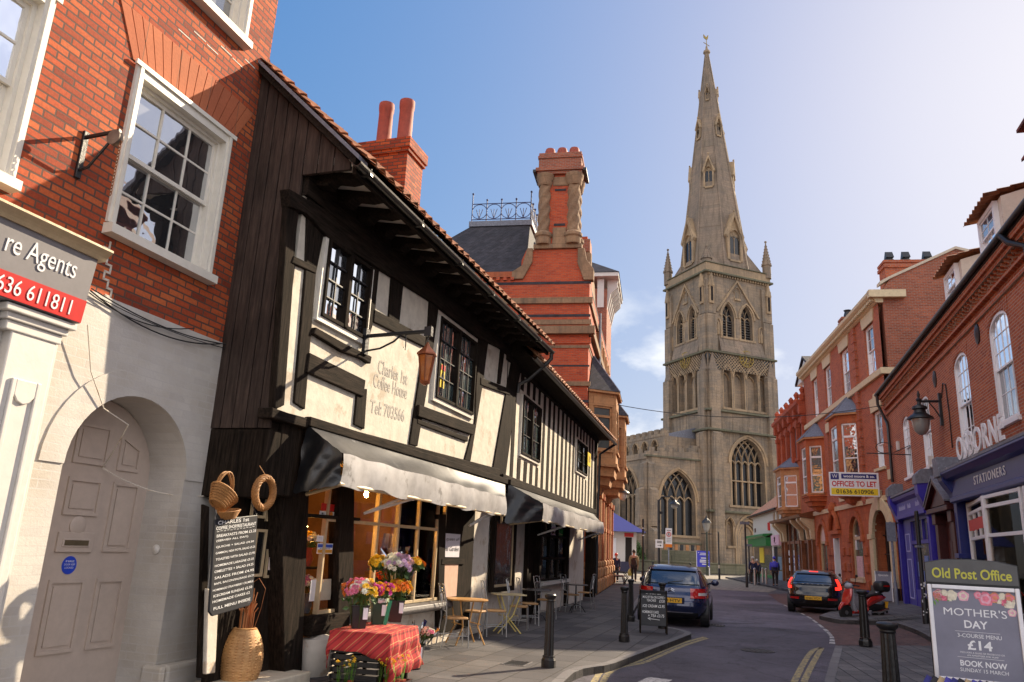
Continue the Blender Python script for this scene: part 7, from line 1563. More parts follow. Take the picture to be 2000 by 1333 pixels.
def cone_wrap(parent, c0, c1, r0, r1):
    a = Vector(c0); b = Vector(c1); d = (b - a).normalized(); e = d.orthogonal().normalized(); f = d.cross(e); rings = []
    for j in range(6):
        k = j / 5; rings.append([a.lerp(b, k) + (e * math.cos(t) + f * math.sin(t)) * ((r0 + (r1 - r0) * k) * (1 + .10 * math.sin(t * 3 + j * 1.7))) for t in [2 * math.pi * i / 14 for i in range(14)]])
    MB().loft(rings, True, False).build('cellophane_wrap', CELLO, parent, recalc=False)
BUCK = paint('black_bucket', (.02, .018, .018), .35, .2, bump=.05); BUCKG = paint('green_bucket', (.015, .06, .035), .35, .2, bump=.05)
def bucket(name_label, loc, mat, r0=.085, r1=.115, h=.26, squ=False, tagcol=True, rz=0.3, group='flower buckets'):
    b = thing('flower_bucket', name_label, 'bucket', loc, rz, group)
    n = 4 if squ else 20; a0 = math.pi / 4 if squ else 0; q = 1.25 if squ else 1
    MB().lathe([(r0 * q, 0), (r1 * q, h), (r1 * q * 1.06, h), (r1 * q * 1.06, h + .012), (r1 * q * .95, h + .012), (r0 * q * .9, .02)], (0, 0, 0), n, a0).build('pail', mat, b, bevel=.008)
    MB().box(.03, .085, -r1 * (1.0 if squ else .96), -r1 * (1.0 if squ else .96) + .004, h * .45, h * .95).build('price_label', WHT, b); return b
TA_ = A.w(.02, -.86, 0); TRZ = A.rot + R_(7); TZ = .60
ft = thing('flower_table', 'low trestle table under a red tartan cloth outside the coffee house', 'table', TA_, TRZ)
MB().box(-.5, .5, -.33, .33, TZ - .04, TZ).build('tabletop', OAK if 'OAK' in globals() else BLACKW, ft)
for sx_ in (-.45, .45):
    for sy_ in (-.27, .27): MB().box(sx_ - .02, sx_ + .02, sy_ - .02, sy_ + .02, 0, TZ - .04).build('leg', BLACKW, ft)
def tartan():
    m, N, L, P = _new('red_tartan'); o = _coord(N, L, False); sp = N.new('ShaderNodeSeparateXYZ'); L.new(o, sp.inputs[0]); outs = []
    ad = N.new('ShaderNodeMath'); L.new(sp.outputs[1], ad.inputs[0]); L.new(sp.outputs[2], ad.inputs[1])
    for src in (sp.outputs[0], ad.outputs[0]):
        mm = N.new('ShaderNodeMath'); mm.operation = 'MULTIPLY'; mm.inputs[1].default_value = 7.0; L.new(src, mm.inputs[0]); f = N.new('ShaderNodeMath'); f.operation = 'FRACT'; L.new(mm.outputs[0], f.inputs[0])
        r = _ramp(N, L, f.outputs[0], [(0, (.42, .03, .03)), (.30, (.42, .03, .03)), (.34, (.10, .008, .012)), (.48, (.10, .008, .012)), (.52, (.46, .04, .04)), (.74, (.46, .04, .04)), (.77, (.62, .45, .18)), (.81, (.62, .45, .18)), (.84, (.42, .03, .03))]); r.color_ramp.interpolation = 'CONSTANT'; outs.append(r.outputs[0])
    L.new(_mix(N, L, outs[0], outs[1], .5).outputs[0], P.inputs['Base Color']); P.inputs['Roughness'].default_value = .9; n = _noise(N, L, o, 160, 2); _bump(N, L, n.outputs[0], .4, .004, P); return m
TARTAN = tartan()
tcl = thing('tartan_cloth', 'red tartan cloth draped over the flower table', 'tablecloth', TA_, TRZ)
m = MB(); NX, NY = 56, 40; V = []
for j in range(NY + 1):
    row = []
    for i in range(NX + 1):
        X = -.92 + 1.88 * i / NX; Y = -.84 + 1.3 * j / NY; x = max(-.51, min(.51, X)); y = max(-.35, min(.35, Y)); ox = X - x; oy = Y - y; drop = math.hypot(ox, oy)
        fl = .03 * math.sin(X * 17 + 1) * min(1, drop * 4) + .02 * math.sin(Y * 23) * min(1, drop * 4)
        dx = (ox / drop if drop else 0); dy = (oy / drop if drop else 0); lim = .50 + .03 * math.sin(X * 6)
        if ox < 0 and oy == 0: lim = .22 + .3 * max(0, -Y)
        dr = min(drop, lim)
        row.append((x + dx * (.02 + fl + dr * .10), y + dy * (.02 + fl + dr * .12), TZ + .012 - dr * .97 + (.004 * math.sin(X * 31 + Y * 19))))
    V.append(row)
m.loft(V, close=False, caps=False).build('cloth', TARTAN, tcl, smooth=True, recalc=False)
def tpos(px, py, z): P = gnd(px, py, z); return P
b1 = bucket('black bucket of orange and pink bouquets at the left end of the tartan table', tpos(699, 1229, TZ), BUCK, squ=True); bouquet(b1, (0, -.02, .38), .25, ['orange', 'pink', 'white', 'yellow', 'magenta', 'white', 'orange'], 120, .04, seed=4)
b2 = bucket('dark green bucket with white wrapped bouquet in the middle of the tartan table', tpos(736, 1221, TZ), BUCKG, squ=True, r0=.075, r1=.10); bouquet(b2, (.04, -.02, .38), .17, ['yellow', 'orange', 'magenta', 'yellow', 'red'], 64, .038, seed=9)
MB().lathe([(.07, .24), (.10, .27), (.11, .30), (.06, .32)], (0, 0, 0), 12).build('paper_wrap', WHT, b2); MB().hexa([(.06, -.11, .0), (.10, -.11, .0), (.10, -.10, .0), (.06, -.10, .0), (.10, -.125, .30), (.15, -.125, .30), (.15, -.115, .30), (.10, -.115, .30)]).build('price_stick', paint('label_green', (.02, .25, .12), .5, .1, bump=0), b2)
b3 = bucket('black bucket of tall wrapped flowers at the right end of the tartan table', tpos(770, 1215, TZ), BUCK, squ=True); bouquet(b3, (.02, -.03, .38), .19, ['yellow', 'orange', 'yellow', 'orange'], 70, .04, seed=12); bouquet(b3, (.0, .05, .66), .25, ['white', 'white', 'lilac', 'blush', 'lilac', 'white'], 130, .045, seed=3, name='tall_flower_heads'); bouquet(b3, (-.26, .06, .70), .15, ['yellow'], 44, .04, seed=5, name='tall_flower_heads'); bouquet(b3, (.24, .03, .72), .12, ['yellow', 'yellow', 'orange'], 30, .04, seed=6, name='tall_flower_heads')
cone_wrap(b3, (0, 0, .3), (-.05, .04, .95), .05, .2); cone_wrap(b3, (0, 0, .3), (.17, .04, .86), .04, .15)
b4 = bucket('black bucket of wrapped flowers standing on the pavement by the tartan table', gnd(806, 1307, 0), BUCK, .105, .14, .30); bouquet(b4, (-.09, 0, .42), .09, ['yellow', 'white', 'yellow'], 30, .03, seed=21); bouquet(b4, (.17, -.02, .44), .10, ['blush', 'pink', 'white', 'blush'], 34, .03, seed=22)
cone_wrap(b4, (-.02, 0, .22), (-.13, 0, .58), .04, .12); cone_wrap(b4, (.03, 0, .22), (.22, -.02, .56), .04, .13)
def tray(label, loc, rz, n, seed, wide=.5):
    t = thing('flower_tray', label, 'tray', loc, rz, 'trays of daffodils'); rr = random.Random(seed); w = wide / 2
    m = MB()
    for k in range(8): m.box(-w + k * wide / 8, -w + (k + .6) * wide / 8, -.17, -.155, .0, .08).box(-w + k * wide / 8, -w + (k + .6) * wide / 8, .155, .17, 0, .08)
    m.box(-w, w, -.17, .17, 0, .015).box(-w, w, -.172, -.152, .075, .1).box(-w, w, .152, .172, .075, .1).box(-w - .01, -w + .01, -.17, .17, 0, .1).box(w - .01, w + .01, -.17, .17, 0, .1); m.build('crate', BUCK, t)
    pots = MB(); sh = MB(); fl = MB()
    for k in range(n):
        x = rr.uniform(-w + .05, w - .05); y = rr.uniform(-.12, .12); pots.lathe([(.03, .02), (.042, .10), (.036, .10), (.0, .09)], (x, y, 0), 8)
        for q in range(9): a = rr.random() * 6.28; l = rr.uniform(.12, .24); sh.add([(x - .004, y, .09), (x + .004, y, .09), (x + .03 * math.cos(a) + .003, y + .03 * math.sin(a), .09 + l), (x + .03 * math.cos(a) - .003, y + .03 * math.sin(a), .09 + l)], [(0, 1, 2, 3)])
        for q in range(2): bloom(fl, (x + rr.uniform(-.04, .04), y + rr.uniform(-.04, .04), rr.uniform(.27, .36)), .028, n=6)
    pots.build('pots', POT, t); sh.build('shoots', LEAFB, t); fl.build('flower_heads', PET['yellow'], t); return t
tray('black tray of few small daffodils under the left side of the tartan table', gnd(688, 1356, 0), TRZ, 5, 2); tray('black tray packed with daffodils and green shoots in front of the tartan cloth', gnd(762, 1350, 0), TRZ, 15, 3)
cr_ = thing('plastic_crate', 'black slatted plastic crate lying beneath the tartan table', 'crate', A.w(-.02, -.82, 0), TRZ); m = MB()
for k in range(6): m.box(-.45, .45, -.28, -.265, .02 + k * .07, .07 + k * .07).box(-.5, .5, .265, .28, .02 + k * .07, .07 + k * .07).box(-.45, -.435, -.28, .28, .02 + k * .07, .07 + k * .07).box(.435, .45, -.28, .28, .02 + k * .07, .07 + k * .07)
m.build('slats', BUCK, cr_)
for i, (u, n, z, mix, R, sd, lb) in enumerate(((.28, .3, .98, ['pink', 'white', 'blush'], .14, 31, 'pink rose posy on the sill behind the small left pane'), (.35, .4, 1.55, ['yellow', 'white'], .13, 32, 'yellow daisies high behind the payment stickers'), (3.72, .3, .92, ['yellow', 'magenta'], .09, 33, 'vase of yellow and pink flowers at the right end of the shop window'), (2.5, .4, 1.0, ['red', 'orange'], .13, 34, 'dim red flowers behind the middle panes of the shop window'))):
    p = fthing(A, 'window_flowers', lb, 'flowers', 'flowers inside the shop window', u=u, n=n, z=z - .3); MB().lathe([(.05, 0), (.08, .1), (.05, .2), (.06, .24)], (0, 0, 0), 12).build('vase', [LEAD, POT, paint('yellow_vase', (.5, .36, .03), .3, .1, bump=0), BUCKG][i], p, smooth=True); bouquet(p, (0, 0, .34), R, mix, 34, .04, seed=sd)
    if z > 1.2: MB().box(-.2, .2, -.12, .2, -.03, 0).build('shelf', BLACKH, p)
# ------------------------------------------------------------------ cafe chairs and tables
STEEL = paint('brushed_steel', (.50, .50, .50), .30, .12, metal=.85, bump=.05); SEATW = wood('seat_wood', (.40, .22, .09), (.52, .30, .13), rough=.5, axis=0); PINE = wood('pine_wood', (.46, .24, .07), (.58, .32, .11), rough=.4, axis=0); PALEW = wood('pale_wood', (.60, .48, .26), (.70, .58, .34), rough=.5, axis=0)
def make_chair():
    t = thing('cafe_chair', 'steel cafe chair', 'chair')
    rings = [[((.19 + e) * math.copysign(abs(math.cos(q)) ** .4, math.cos(q)), .02 + (.19 + e) * math.copysign(abs(math.sin(q)) ** .4, math.sin(q)), z) for q in [2 * math.pi * k / 24 for k in range(24)]] for z, e in ((.43, -.01), (.44, 0), (.455, 0), (.465, -.012))]
    MB().loft(rings).build('seat', SEATW, t, smooth=30)
    for sx_ in (-1, 1):
        MB().tube([(sx_ * .18, .20, .43), (sx_ * .185, .215, .0)], .011, 7).build('leg', STEEL, t, smooth=True)
        MB().tube([(sx_ * .18, -.24, .0), (sx_ * .18, -.18, .44), (sx_ * .18, -.20, .70), (sx_ * .18, -.26, .98)], .012, 7).build('leg', STEEL, t, smooth=True)
    b = lambda x, z: (x, -.20 - max(0, z - .70) * .21 + .0, z)
    m = MB().tube([b(.18 * math.cos(q), .93 + .05 * math.sin(q)) for q in [math.pi * k / 10 for k in range(11)]], .010, 6).tube([b(.18 * math.cos(q), .80 + .05 * math.sin(q)) for q in [math.pi * k / 10 for k in range(11)]], .009, 6).tube([b(-.18, .56), b(.18, .56)], .009, 6)
    for x in (-.07, .07): m.tube([b(x * .9, .56), b(x, .7), b(x * 1.4, .83)], .006, 5)
    m.tube([b(0, .56), b(0, .85)], .006, 5).tube([b(.032 * math.cos(q), .89 + .032 * math.sin(q)) for q in [2 * math.pi * k / 12 for k in range(13)]], .006, 5); m.build('backrest', STEEL, t, smooth=True)
    m = MB()
    for sx_ in (-1, 1): m.tube([(sx_ * .18, .21, .18), (sx_ * .18, -.215, .18)], .007, 5)
    m.tube([(-.18, .2, .22), (.18, .2, .22)], .007, 5).tube([(-.18, -.2, .14), (.18, -.2, .14)], .007, 5).box(-.17, .17, .0, .02, .415, .43); m.build('stretcher', STEEL, t, smooth=True)
    return t
chairs = [((884, 1267), 72, 'steel chair nearest the flower stall, seen side on before the orange wood table'), ((922, 1248), 110, 'steel chair between the orange wood table and the notice case'), ((963, 1246), 78, 'steel chair turned side on between the orange and the pale table'), ((1010, 1233), 95, 'steel chair behind the pale folding table'), ((1030, 1225), 80, 'steel chair between the pale table and the dark table'),
          ((1064, 1214), 115, 'steel chair behind the black bollard beside the dark table'), ((1114, 1199), 70, 'steel chair on the near side of the farthest dark table'), ((1143, 1193), 290, 'farthest steel chair, at the end of the striped house')]
ch0 = make_chair()
for i, ((px, py), az_, lb) in enumerate(chairs):
    o = ch0 if i == 0 else copy_tree(ch0); P = gnd(px, py - 4, 0); o.location = P; o.rotation_euler = (0, 0, rz_of(az_)); o['label'] = lb; o['group'] = 'cafe chairs on the pavement'
def table(label, px, py, r, mat, legm, h=.73, kind=0, rz=0.0):
    t = thing('cafe_table', label, 'table', gnd(px, py, 0), rz, 'cafe tables on the pavement')
    MB().lathe([(r - .01, h - .028), (r, h - .02), (r, h - .006), (r - .01, h)], (0, 0, 0), 28).build('tabletop', mat, t, smooth=30) if kind != 1 else MB().box(-r, r, -r * .8, r * .8, h - .025, h).build('tabletop', mat, t, bevel=.006)
    if kind < 2:
        for sx_ in (-1, 1):
            for sy_ in (-1, 1): MB().tube([(sx_ * r * .62, sy_ * r * .55, h - .03), (-sx_ * r * .0 + sx_ * .06, sy_ * r * .55, h * .45), (-sx_ * r * .75, sy_ * r * .6, 0)] if kind == 1 else [(sx_ * r * .6, sy_ * r * .5, h - .03), (sx_ * .14, sy_ * r * .45, h * .40), (sx_ * r * .75, sy_ * r * .55, 0)], .014, 6).build('leg', legm, t)
        MB().tube([(-r * .5, -r * .52, h * .45), (-r * .5, r * .52, h * .45)], .009, 5).tube([(r * .5, -r * .52, h * .45), (r * .5, r * .52, h * .45)], .009, 5).build('brace', legm, t)
    else:
        MB().lathe([(.02, .1), (.02, h - .03)], (0, 0, 0), 10).build('column', legm, t)
        for k in range(3): q = k * 2.094; MB().tube([(0, 0, .22), (.16 * math.cos(q), .16 * math.sin(q), .16), (.27 * math.cos(q), .27 * math.sin(q), 0)], .014, 6).build('leg', legm, t)
    return t
table('round orange wood folding table nearest the flower stall', 908, 1258, .36, PINE, PINE, kind=0, rz=.5); table('pale yellow square folding table with crossed legs', 990, 1236, .31, PALEW, paint('yellow_steel', (.60, .48, .16), .4, .1), kind=1, rz=.25); table('dark round metal table in front of the rendered pier', 1046, 1217, .34, paint('dark_top', (.10, .09, .09), .25, .2), PIPE, kind=2); table('farthest dark round table under the striped house awning', 1124, 1196, .33, paint('dark_top_far', (.07, .06, .06), .3, .2), PIPE, kind=2)
# ------------------------------------------------------------------ bollards
def bollard(px, py, label, fat=1.0, z=0.0, h=1.0, first=[None], key='a', group='cast iron bollards'):
    t = thing('bollard', label, 'bollard', gnd(px, py, z), .4, group)
    n = 8
    MB().lathe([(.105 * fat, 0), (.105 * fat, .10), (.088 * fat, .13), (.088 * fat, .16)], (0, 0, 0), 8, math.pi / 8).build('base', BOLL, t, bevel=.008)
    rings = []
    for zz, r in ((.15, .072), (.5, .064), (.88, .056), (.92, .056)): rings.append([((r * fat * (1 if k % 2 else .88)) * math.cos(2 * math.pi * k / 24), (r * fat * (1 if k % 2 else .88)) * math.sin(2 * math.pi * k / 24), zz * h) for k in range(24)])
    MB().loft(rings).build('shaft', BOLL, t)
    MB().lathe([(.058 * fat, .88 * h), (.066 * fat, .90 * h), (.06 * fat, .915 * h), (.078 * fat, .935 * h), (.085 * fat, .955 * h), (.085 * fat, .975 * h), (.07 * fat, .992 * h), (.02, h)], (0, 0, 0), 20).build('cap', BOLL, t, smooth=35); return t
bollard(1071, 1304, 'fluted black bollard nearest the cafe tables on the left pavement'); bollard(1219, 1254, 'black bollard left of the chalk sandwich board'); bollard(1232, 1214, 'black bollard just beyond, partly hidden by the one before it'); bollard(1176, 1232, 'x'); 
bpy.data.objects['bollard.003']['label'] = 'black bollard directly behind the chalk sandwich board'; bpy.data.objects['bollard.003'].location = gnd(1294, 1228, 0)
bollard(1691, 1262, 'thick black bollard beside the red scooter', 1.38, -.04, 1.12); bollard(1718, 1330, 'thick black bollard nearest the camera by the poster board', 1.38, -.04, 1.05); bollard(1697, 1166, 'short black bollard behind the scooter seat', 1.3, .1, .9)
nbx = bpy.data.objects['bollard.005']; q_ = at(1722, 10.2); nbx.location = (q_.x, q_.y, -.055)
# ------------------------------------------------------------------ chalk sandwich board by the blue car
def easel(label, loc, rz, w, h, rows, frame, face, textm, legs=.16):
    t = thing('sandwich_board', label, 'sandwich board', loc, rz, 'pavement boards'); k = .16
    for s in (-1, 1):
        T = Matrix.Rotation(s * math.atan2(k, h), 4, 'X'); T = Matrix.Translation((0, s * k * .9 * -1, 0)) @ Matrix.Rotation(-s * math.atan2(k, h) * 1, 4, 'X')
        m = MB().box(-w / 2, w / 2, -.012, .012, legs, h); m.xf(T); f = m.build('panel', face, t, bevel=.006)
        m = MB().box(-w / 2 - .012, -w / 2 + .02, -.018, .018, 0, h + .005).box(w / 2 - .02, w / 2 + .012, -.018, .018, 0, h + .005); m.xf(T); m.build('leg', frame, t)
        if s == 1:
            for (tx, a, b, z, hh) in rows: MB().text(tx, -w / 2 + w * a, -w / 2 + w * b, legs + (h - legs) * (z - hh / 2), legs + (h - legs) * (z + hh / 2), -.0135, flat=True, bold=.01, shear=.1).xf(T).build('chalk_line', textm, t)
    return t
eb = gnd(1276, 1237, 0)
e1 = easel('black chalk sandwich board leaning by the rear of the blue car', eb, rz_of(8), .56, .88, [('SPECIALS', .22, .8, .92, .07), ('MUG OF TEA OR COFFEE +', .1, .95, .80, .07), ('TEACAKE', .25, .6, .71, .07), ('£3.50', .72, .93, .70, .08), ('ICE CREAM £2.95', .1, .92, .55, .08), ('HOMEMADE CAKES', .08, .7, .38, .075), ('+ TEA £3.75', .3, .9, .28, .08)], BLACKW, SLATEB, CHALK)
m = MB().tube([(-.12, -.012, .30), (.13, -.012, .28)], .006, 4).tube([(-.06, -.012, .33), (-.12, -.012, .30), (-.06, -.012, .27)], .006, 4); m.xf(Matrix.Translation((0, -.144, 0)) @ Matrix.Rotation(-math.atan2(.16, .88), 4, 'X')); m.build('chalk_arrow', CHALK, e1)
# ------------------------------------------------------------------ poster board nearest the camera
pb_ = at(1892, 9.9); pz = -.0
po = thing('poster_board', 'large grey poster board for a Mothers Day menu at the near right', 'poster board', (pb_.x, pb_.y, pz), rz_of(30)); HB = 1.72
bw_ = .43; T = Matrix.Rotation(-R_(4), 4, 'X') @ Matrix.Diagonal((1.0, 1, 1, 1))
PGREY = paint('poster_slate', (.19, .19, .25), .4, .12, bump=.05, scale=3); HGREY = paint('header_grey', (.085, .085, .085), .5, .1, bump=.05); ALU = paint('aluminium_frame', (.62, .60, .62), .3, .06, metal=.5, bump=0)
m = MB().prism([(-bw_ - .01, 0), (bw_ + .01, 0), (bw_ + .01, HB - .05), (bw_ * .6, HB - .012), (0, HB), (-bw_ * .6, HB - .012), (-bw_ - .01, HB - .05)], 0, .05); m.xf(T); m.build('backing', BLK, po, bevel=.01)
m = MB().prism([(-bw_, HB - .26), (bw_, HB - .26), (bw_, HB - .06), (bw_ * .6, HB - .022), (0, HB - .01), (-bw_ * .6, HB - .022), (-bw_, HB - .06)], -.012, .0); m.xf(T); m.build('header_panel', HGREY, po)
m = MB().text('Old Post Office', -bw_ + .06, bw_ - .055, HB - .215, HB - .105, -.0155, .003, bold=.02); m.xf(T); m.build('header_lettering', paint('header_yellow', (.50, .48, .06), .5, .08, bump=0), po)
fz0, fz1 = .46, HB - .285
m = MB().box(-bw_, -bw_ + .045, -.03, 0, fz0, fz1).box(bw_ - .045, bw_, -.03, 0, fz0, fz1).box(-bw_ + .045, bw_ - .045, -.03, 0, fz0, fz0 + .045).box(-bw_ + .045, bw_ - .045, -.03, 0, fz1 - .045, fz1); m.xf(T); m.build('snap_frame', ALU, po, bevel=.008)
m = MB().box(-bw_ + .045, bw_ - .045, -.012, -.004, fz0 + .045, fz1 - .045); m.xf(T); ps = m.build('poster', PGREY, po)
y = -.0135
def pl_(tx, cx, w, z, h, bold=0.0): MB().text(tx, cx - w / 2, cx + w / 2, z - h / 2, z + h / 2, y, flat=True, bold=bold).xf(T).build('poster_lettering', WHT, ps)
pl_("MOTHER'S", .0, .58, 1.165, .078, .0); pl_('DAY', .0, .215, 1.045, .078, .02); pl_('3-COURSE MENU', .02, .40, .93, .038); pl_('£14', .015, .225, .838, .095, .025); pl_('INCLUDES A GLASS OF PROSECCO OR', .03, .40, .762, .016); pl_('AN APPLETISER FOR MUM!', .03, .28, .735, .016); pl_('BOOK NOW', .03, .42, .655, .058, .02); pl_('SUNDAY 15 MARCH', .03, .43, .59, .036)
MB().box(-.2, .21, y, y + .001, .968, .971).xf(T).build('poster_rule', WHT, ps); MB().box(-.2, .22, y, y + .001, .712, .715).xf(T).build('poster_rule', WHT, ps)
rr = random.Random(8); by = {}
FLP = dict(a=(.75, .20, .28), b=(.72, .66, .52), c=(.70, .24, .14), d=(.75, .38, .48), e=(.60, .10, .18)); FM = {k: paint('poster_bloom_' + k, v, .5, .2, bump=0, scale=26) for k, v in FLP.items()}
for (x, z, r, k) in ((-.34, 1.385, .06, 'd'), (-.36, 1.32, .055, 'c'), (-.27, 1.37, .05, 'b'), (-.28, 1.31, .045, 'e'), (-.20, 1.365, .055, 'b'), (-.09, 1.39, .055, 'd'), (.05, 1.385, .04, 'a'), (.115, 1.345, .072, 'a'), (.20, 1.36, .055, 'c'), (.27, 1.38, .05, 'b'), (.29, 1.30, .05, 'e'), (.35, 1.37, .055, 'c'), (.345, 1.29, .06, 'b'), (.365, 1.19, .04, 'd'), (.235, 1.30, .03, 'b'), (-.22, 1.29, .025, 'b')):
    for q, (f, kk) in enumerate(((1, k), (.72, {'a': 'd', 'b': 'b', 'c': 'a', 'd': 'b', 'e': 'a'}[k]), (.42, k))):
        by.setdefault(kk, MB()); nn = 14; x2 = min(max(x, -bw_ + .05 + r), bw_ - .05 - r); z2 = min(z, fz1 - .05 - r)
        by[kk].add([(x2 + r * f * (1 + .10 * math.sin(t * 5 + q)) * math.cos(t), y + .0006 - .0006 * q, z2 + r * f * (1 + .10 * math.sin(t * 5 + q)) * math.sin(t)) for t in [2 * math.pi * i / nn for i in range(nn)]], [list(range(nn))])
for kk, mb in by.items(): mb.xf(T); mb.build('printed_flowers', FM[kk], ps)
m = MB()
for (x, z, a) in ((-.33, 1.24, 2.0), (-.25, 1.265, .3), (.12, 1.255, 1.4), (.22, 1.27, 2.6), (-.365, 1.21, 1.7)): m.add([(x, y + .0003, z), (x + .03 * math.cos(a) + .012, y + .0003, z + .03 * math.sin(a)), (x + .06 * math.cos(a), y + .0003, z + .06 * math.sin(a)), (x + .03 * math.cos(a) - .012, y + .0003, z + .03 * math.sin(a) + .01)], [(0, 1, 2, 3)])
m.xf(T); m.build('printed_leaves', LEAFB, ps)
m = MB().box(-.035, .035, .05, .5, -.055, .06).box(-.4, .4, -.1, .5, -.055, .03); m.build('foot', BLK, po)
q_ = at(1912, 9.0); sbg = thing('striped_cushion', 'striped blue and tan rolled cushion below the poster board', 'cushion', (q_.x, q_.y, -.055), rz_of(30)); m = MB()
STRP = []
for k in range(26):
    a = -.62 + k * .055; m.m = k % 4; m.lathe([(.16, 0), (.16, .055)], (0, 0, 0), 14); i0 = len(m.v) - 28; m.xf(Matrix.Translation((a, 0, .52)) @ Matrix.Rotation(R_(90), 4, 'Y') @ Matrix.Rotation(.5, 4, 'Y'), i0)
m.m = 0; m.box(-.75, .85, -.1, .12, 0, .4); m.build('striped_cover', [NAVY, BLK, PETAN if 'PETAN' in globals() else paint('tan_stripe', (.42, .30, .16), .8, .1), paint('blue_stripe', (.06, .05, .30), .8, .1)], sbg)
# small board leaning by the arch
lb_ = at(1722, 35.5); easel('small white framed notice board by the stone archway', (lb_.x, lb_.y, .2), rz_of(30), .6, 1.2, [('Specials', .2, .8, .86, .09)], SASHW, PGREY, CHALK, .08)
# ------------------------------------------------------------------ estate board projecting from the brick house
u0b, z0b = G.p(1677, 972, -.45); bo = G.w(14.4, -.1, 0)
ol = fthing(G, 'letting_board', 'white blue and yellow letting board above the stone archway', 'sign', u=14.6, n=-1.15, z=4.45); ol.rotation_euler = (0, 0, rz_of(14)); BW = 2.0; BH = 1.02
MB().box(-BW / 2, BW / 2, -.02, .02, 0, BH).build('board', WHT, ol); MB().box(-BW / 2 + .5, BW / 2 - .08, -.026, -.02, .74, .95).box(-BW / 2 + .06, -BW / 2 + .4, -.026, -.02, .70, .97).build('blue_panel', NAVY, ol); MB().box(-BW / 2 + .06, BW / 2 - .06, -.026, -.02, .05, .33).build('yellow_panel', YEL, ol)
m = MB().text('wood moore & co.', -BW / 2 + .58, BW / 2 - .16, .79, .91, -.03, flat=True, bold=.03).text('W', -BW / 2 + .12, -BW / 2 + .34, .76, .92, -.03, flat=True); m.build('white_lettering', WHT, ol)
MB().text('OFFICES TO LET', -BW / 2 + .1, BW / 2 - .1, .40, .64, -.024, flat=True, bold=.025).build('red_lettering', RED, ol); MB().text('01636 610906', -BW / 2 + .26, BW / 2 - .24, .10, .28, -.03, flat=True, bold=.012).build('black_lettering', BLK, ol)
MB().tube([(-.3, .02, .5), (-.2, 1.2, .5)], .03, 6).tube([(.6, .02, .5), (.7, 1.2, .5)], .03, 6).build('bracket', PIPE, ol)
# ------------------------------------------------------------------ posts and signs
def post(name, label, cat, px, dist, h, r=.05, mat=PIPE, z=0.0, group=None):
    q = at(px, dist); t = thing(name, label, cat, (q.x, q.y, z), 0, group); MB().lathe([(r * 1.5, 0), (r * 1.5, .8), (r, .86), (r, h), (r * .6, h + .03)], (0, 0, 0), 12).build('shaft', mat, t, smooth=35); return t
sp_ = gnd(1800, 1226, 0); q = post('sign_post', 'black post with peeling stickers beside the poster board', 'post', 1797, sp_.xy.length, 3.2, .055, PIPE, -.05); m = MB()
rr = random.Random(4)
for k in range(16): z = rr.uniform(.2, 1.3); t = rr.uniform(3.6, 5.6); m.box(.084 * math.cos(t) - .02, .084 * math.cos(t) + .02, .084 * math.sin(t) - .003, .084 * math.sin(t) + .003, z, z + rr.uniform(.02, .07))
m.build('sticker_remains', WHT, q); MB().box(-.1, .1, -.07, .07, 2.2, 2.26).build('bracket', LEAD, q)
q = post('grey_post', 'thin grey metal post with small plate before the archway', 'post', 1744, 33, 3.0, .045, LEAD, .2); MB().box(-.16, .16, -.06, -.05, 2.3, 3.0).build('plate', LEAD, q); q.rotation_euler = (0, 0, rz_of(20))
q = post('thin_post', 'thin black post with white bands beyond the left bollards', 'post', 1256, 40, 3.3, .05); MB().lathe([(.055, 2.5), (.055, 2.55)], (0, 0, 0), 10).lathe([(.055, 2.85), (.055, 2.9)], (0, 0, 0), 10).build('white_band', WHT, q)
q = post('street_lamp', 'tall black street lamp with a hooked arm before the church aisle', 'street lamp', 1287, 66, 6.0, .11, PIPE, 0, 'lamp posts'); m = MB().tube([(0, 0, 5.9), (.25, 0, 6.3), (.9, 0, 6.35), (1.3, 0, 6.1)], .06, 6); m.build('arm', PIPE, q); MB().lathe([(.08, 6.1), (.2, 5.95), (.45, 5.75), (.46, 5.7), (.2, 5.7)], (1.3, 0, 0), 14).build('shade', PIPE, q); MB().lathe([(.3, 5.7), (.26, 5.5), (.1, 5.38)], (1.3, 0, 0), 12).build('glass_bowl', gb_, q); MB().box(-.1, .1, -.1, .1, 4.2, 4.4).box(.1, .3, -.06, .06, 4.9, 5.1).build('bracket', PIPE, q)
MB().box(-.31, .31, -.2, -.15, 2.2, 2.85).build('direction_sign', WHT, q); MB().box(-.2, .2, -.206, -.2, 2.68, 2.74).box(-.2, .2, -.206, -.2, 2.57, 2.63).box(-.15, .05, -.206, -.2, 2.36, 2.4).prism([(.05, 2.3), (.18, 2.38), (.05, 2.46)], -.206, -.2).build('sign_marks', BLK, q)
q = post('zone_sign', 'tall white restriction sign with red ring and orange foot', 'sign', 1306, 68, 3.8, .05, LEAD); MB().box(-.27, .27, -.1, -.06, 2.55, 3.85).build('plate', WHT, q); MB().box(-.27, .27, -.105, -.065, 2.3, 2.55).build('orange_plate', paint('sign_orange', (.75, .20, .01), .5, .05, bump=0), q); m = MB().tube([(.17 * math.cos(t), -.11, 3.35 + .17 * math.sin(t)) for t in [2 * math.pi * k / 20 for k in range(21)]], .03, 5); m.build('red_ring', RED, q); MB().box(-.05, .05, -.11, -.1, 3.25, 3.45).box(-.18, .18, -.11, -.1, 3.64, 3.7).box(-.2, .2, -.11, -.1, 2.98, 3.01).box(-.2, .2, -.11, -.1, 2.86, 2.89).box(-.2, .2, -.11, -.1, 2.72, 2.75).build('sign_marks', GREYS, q)
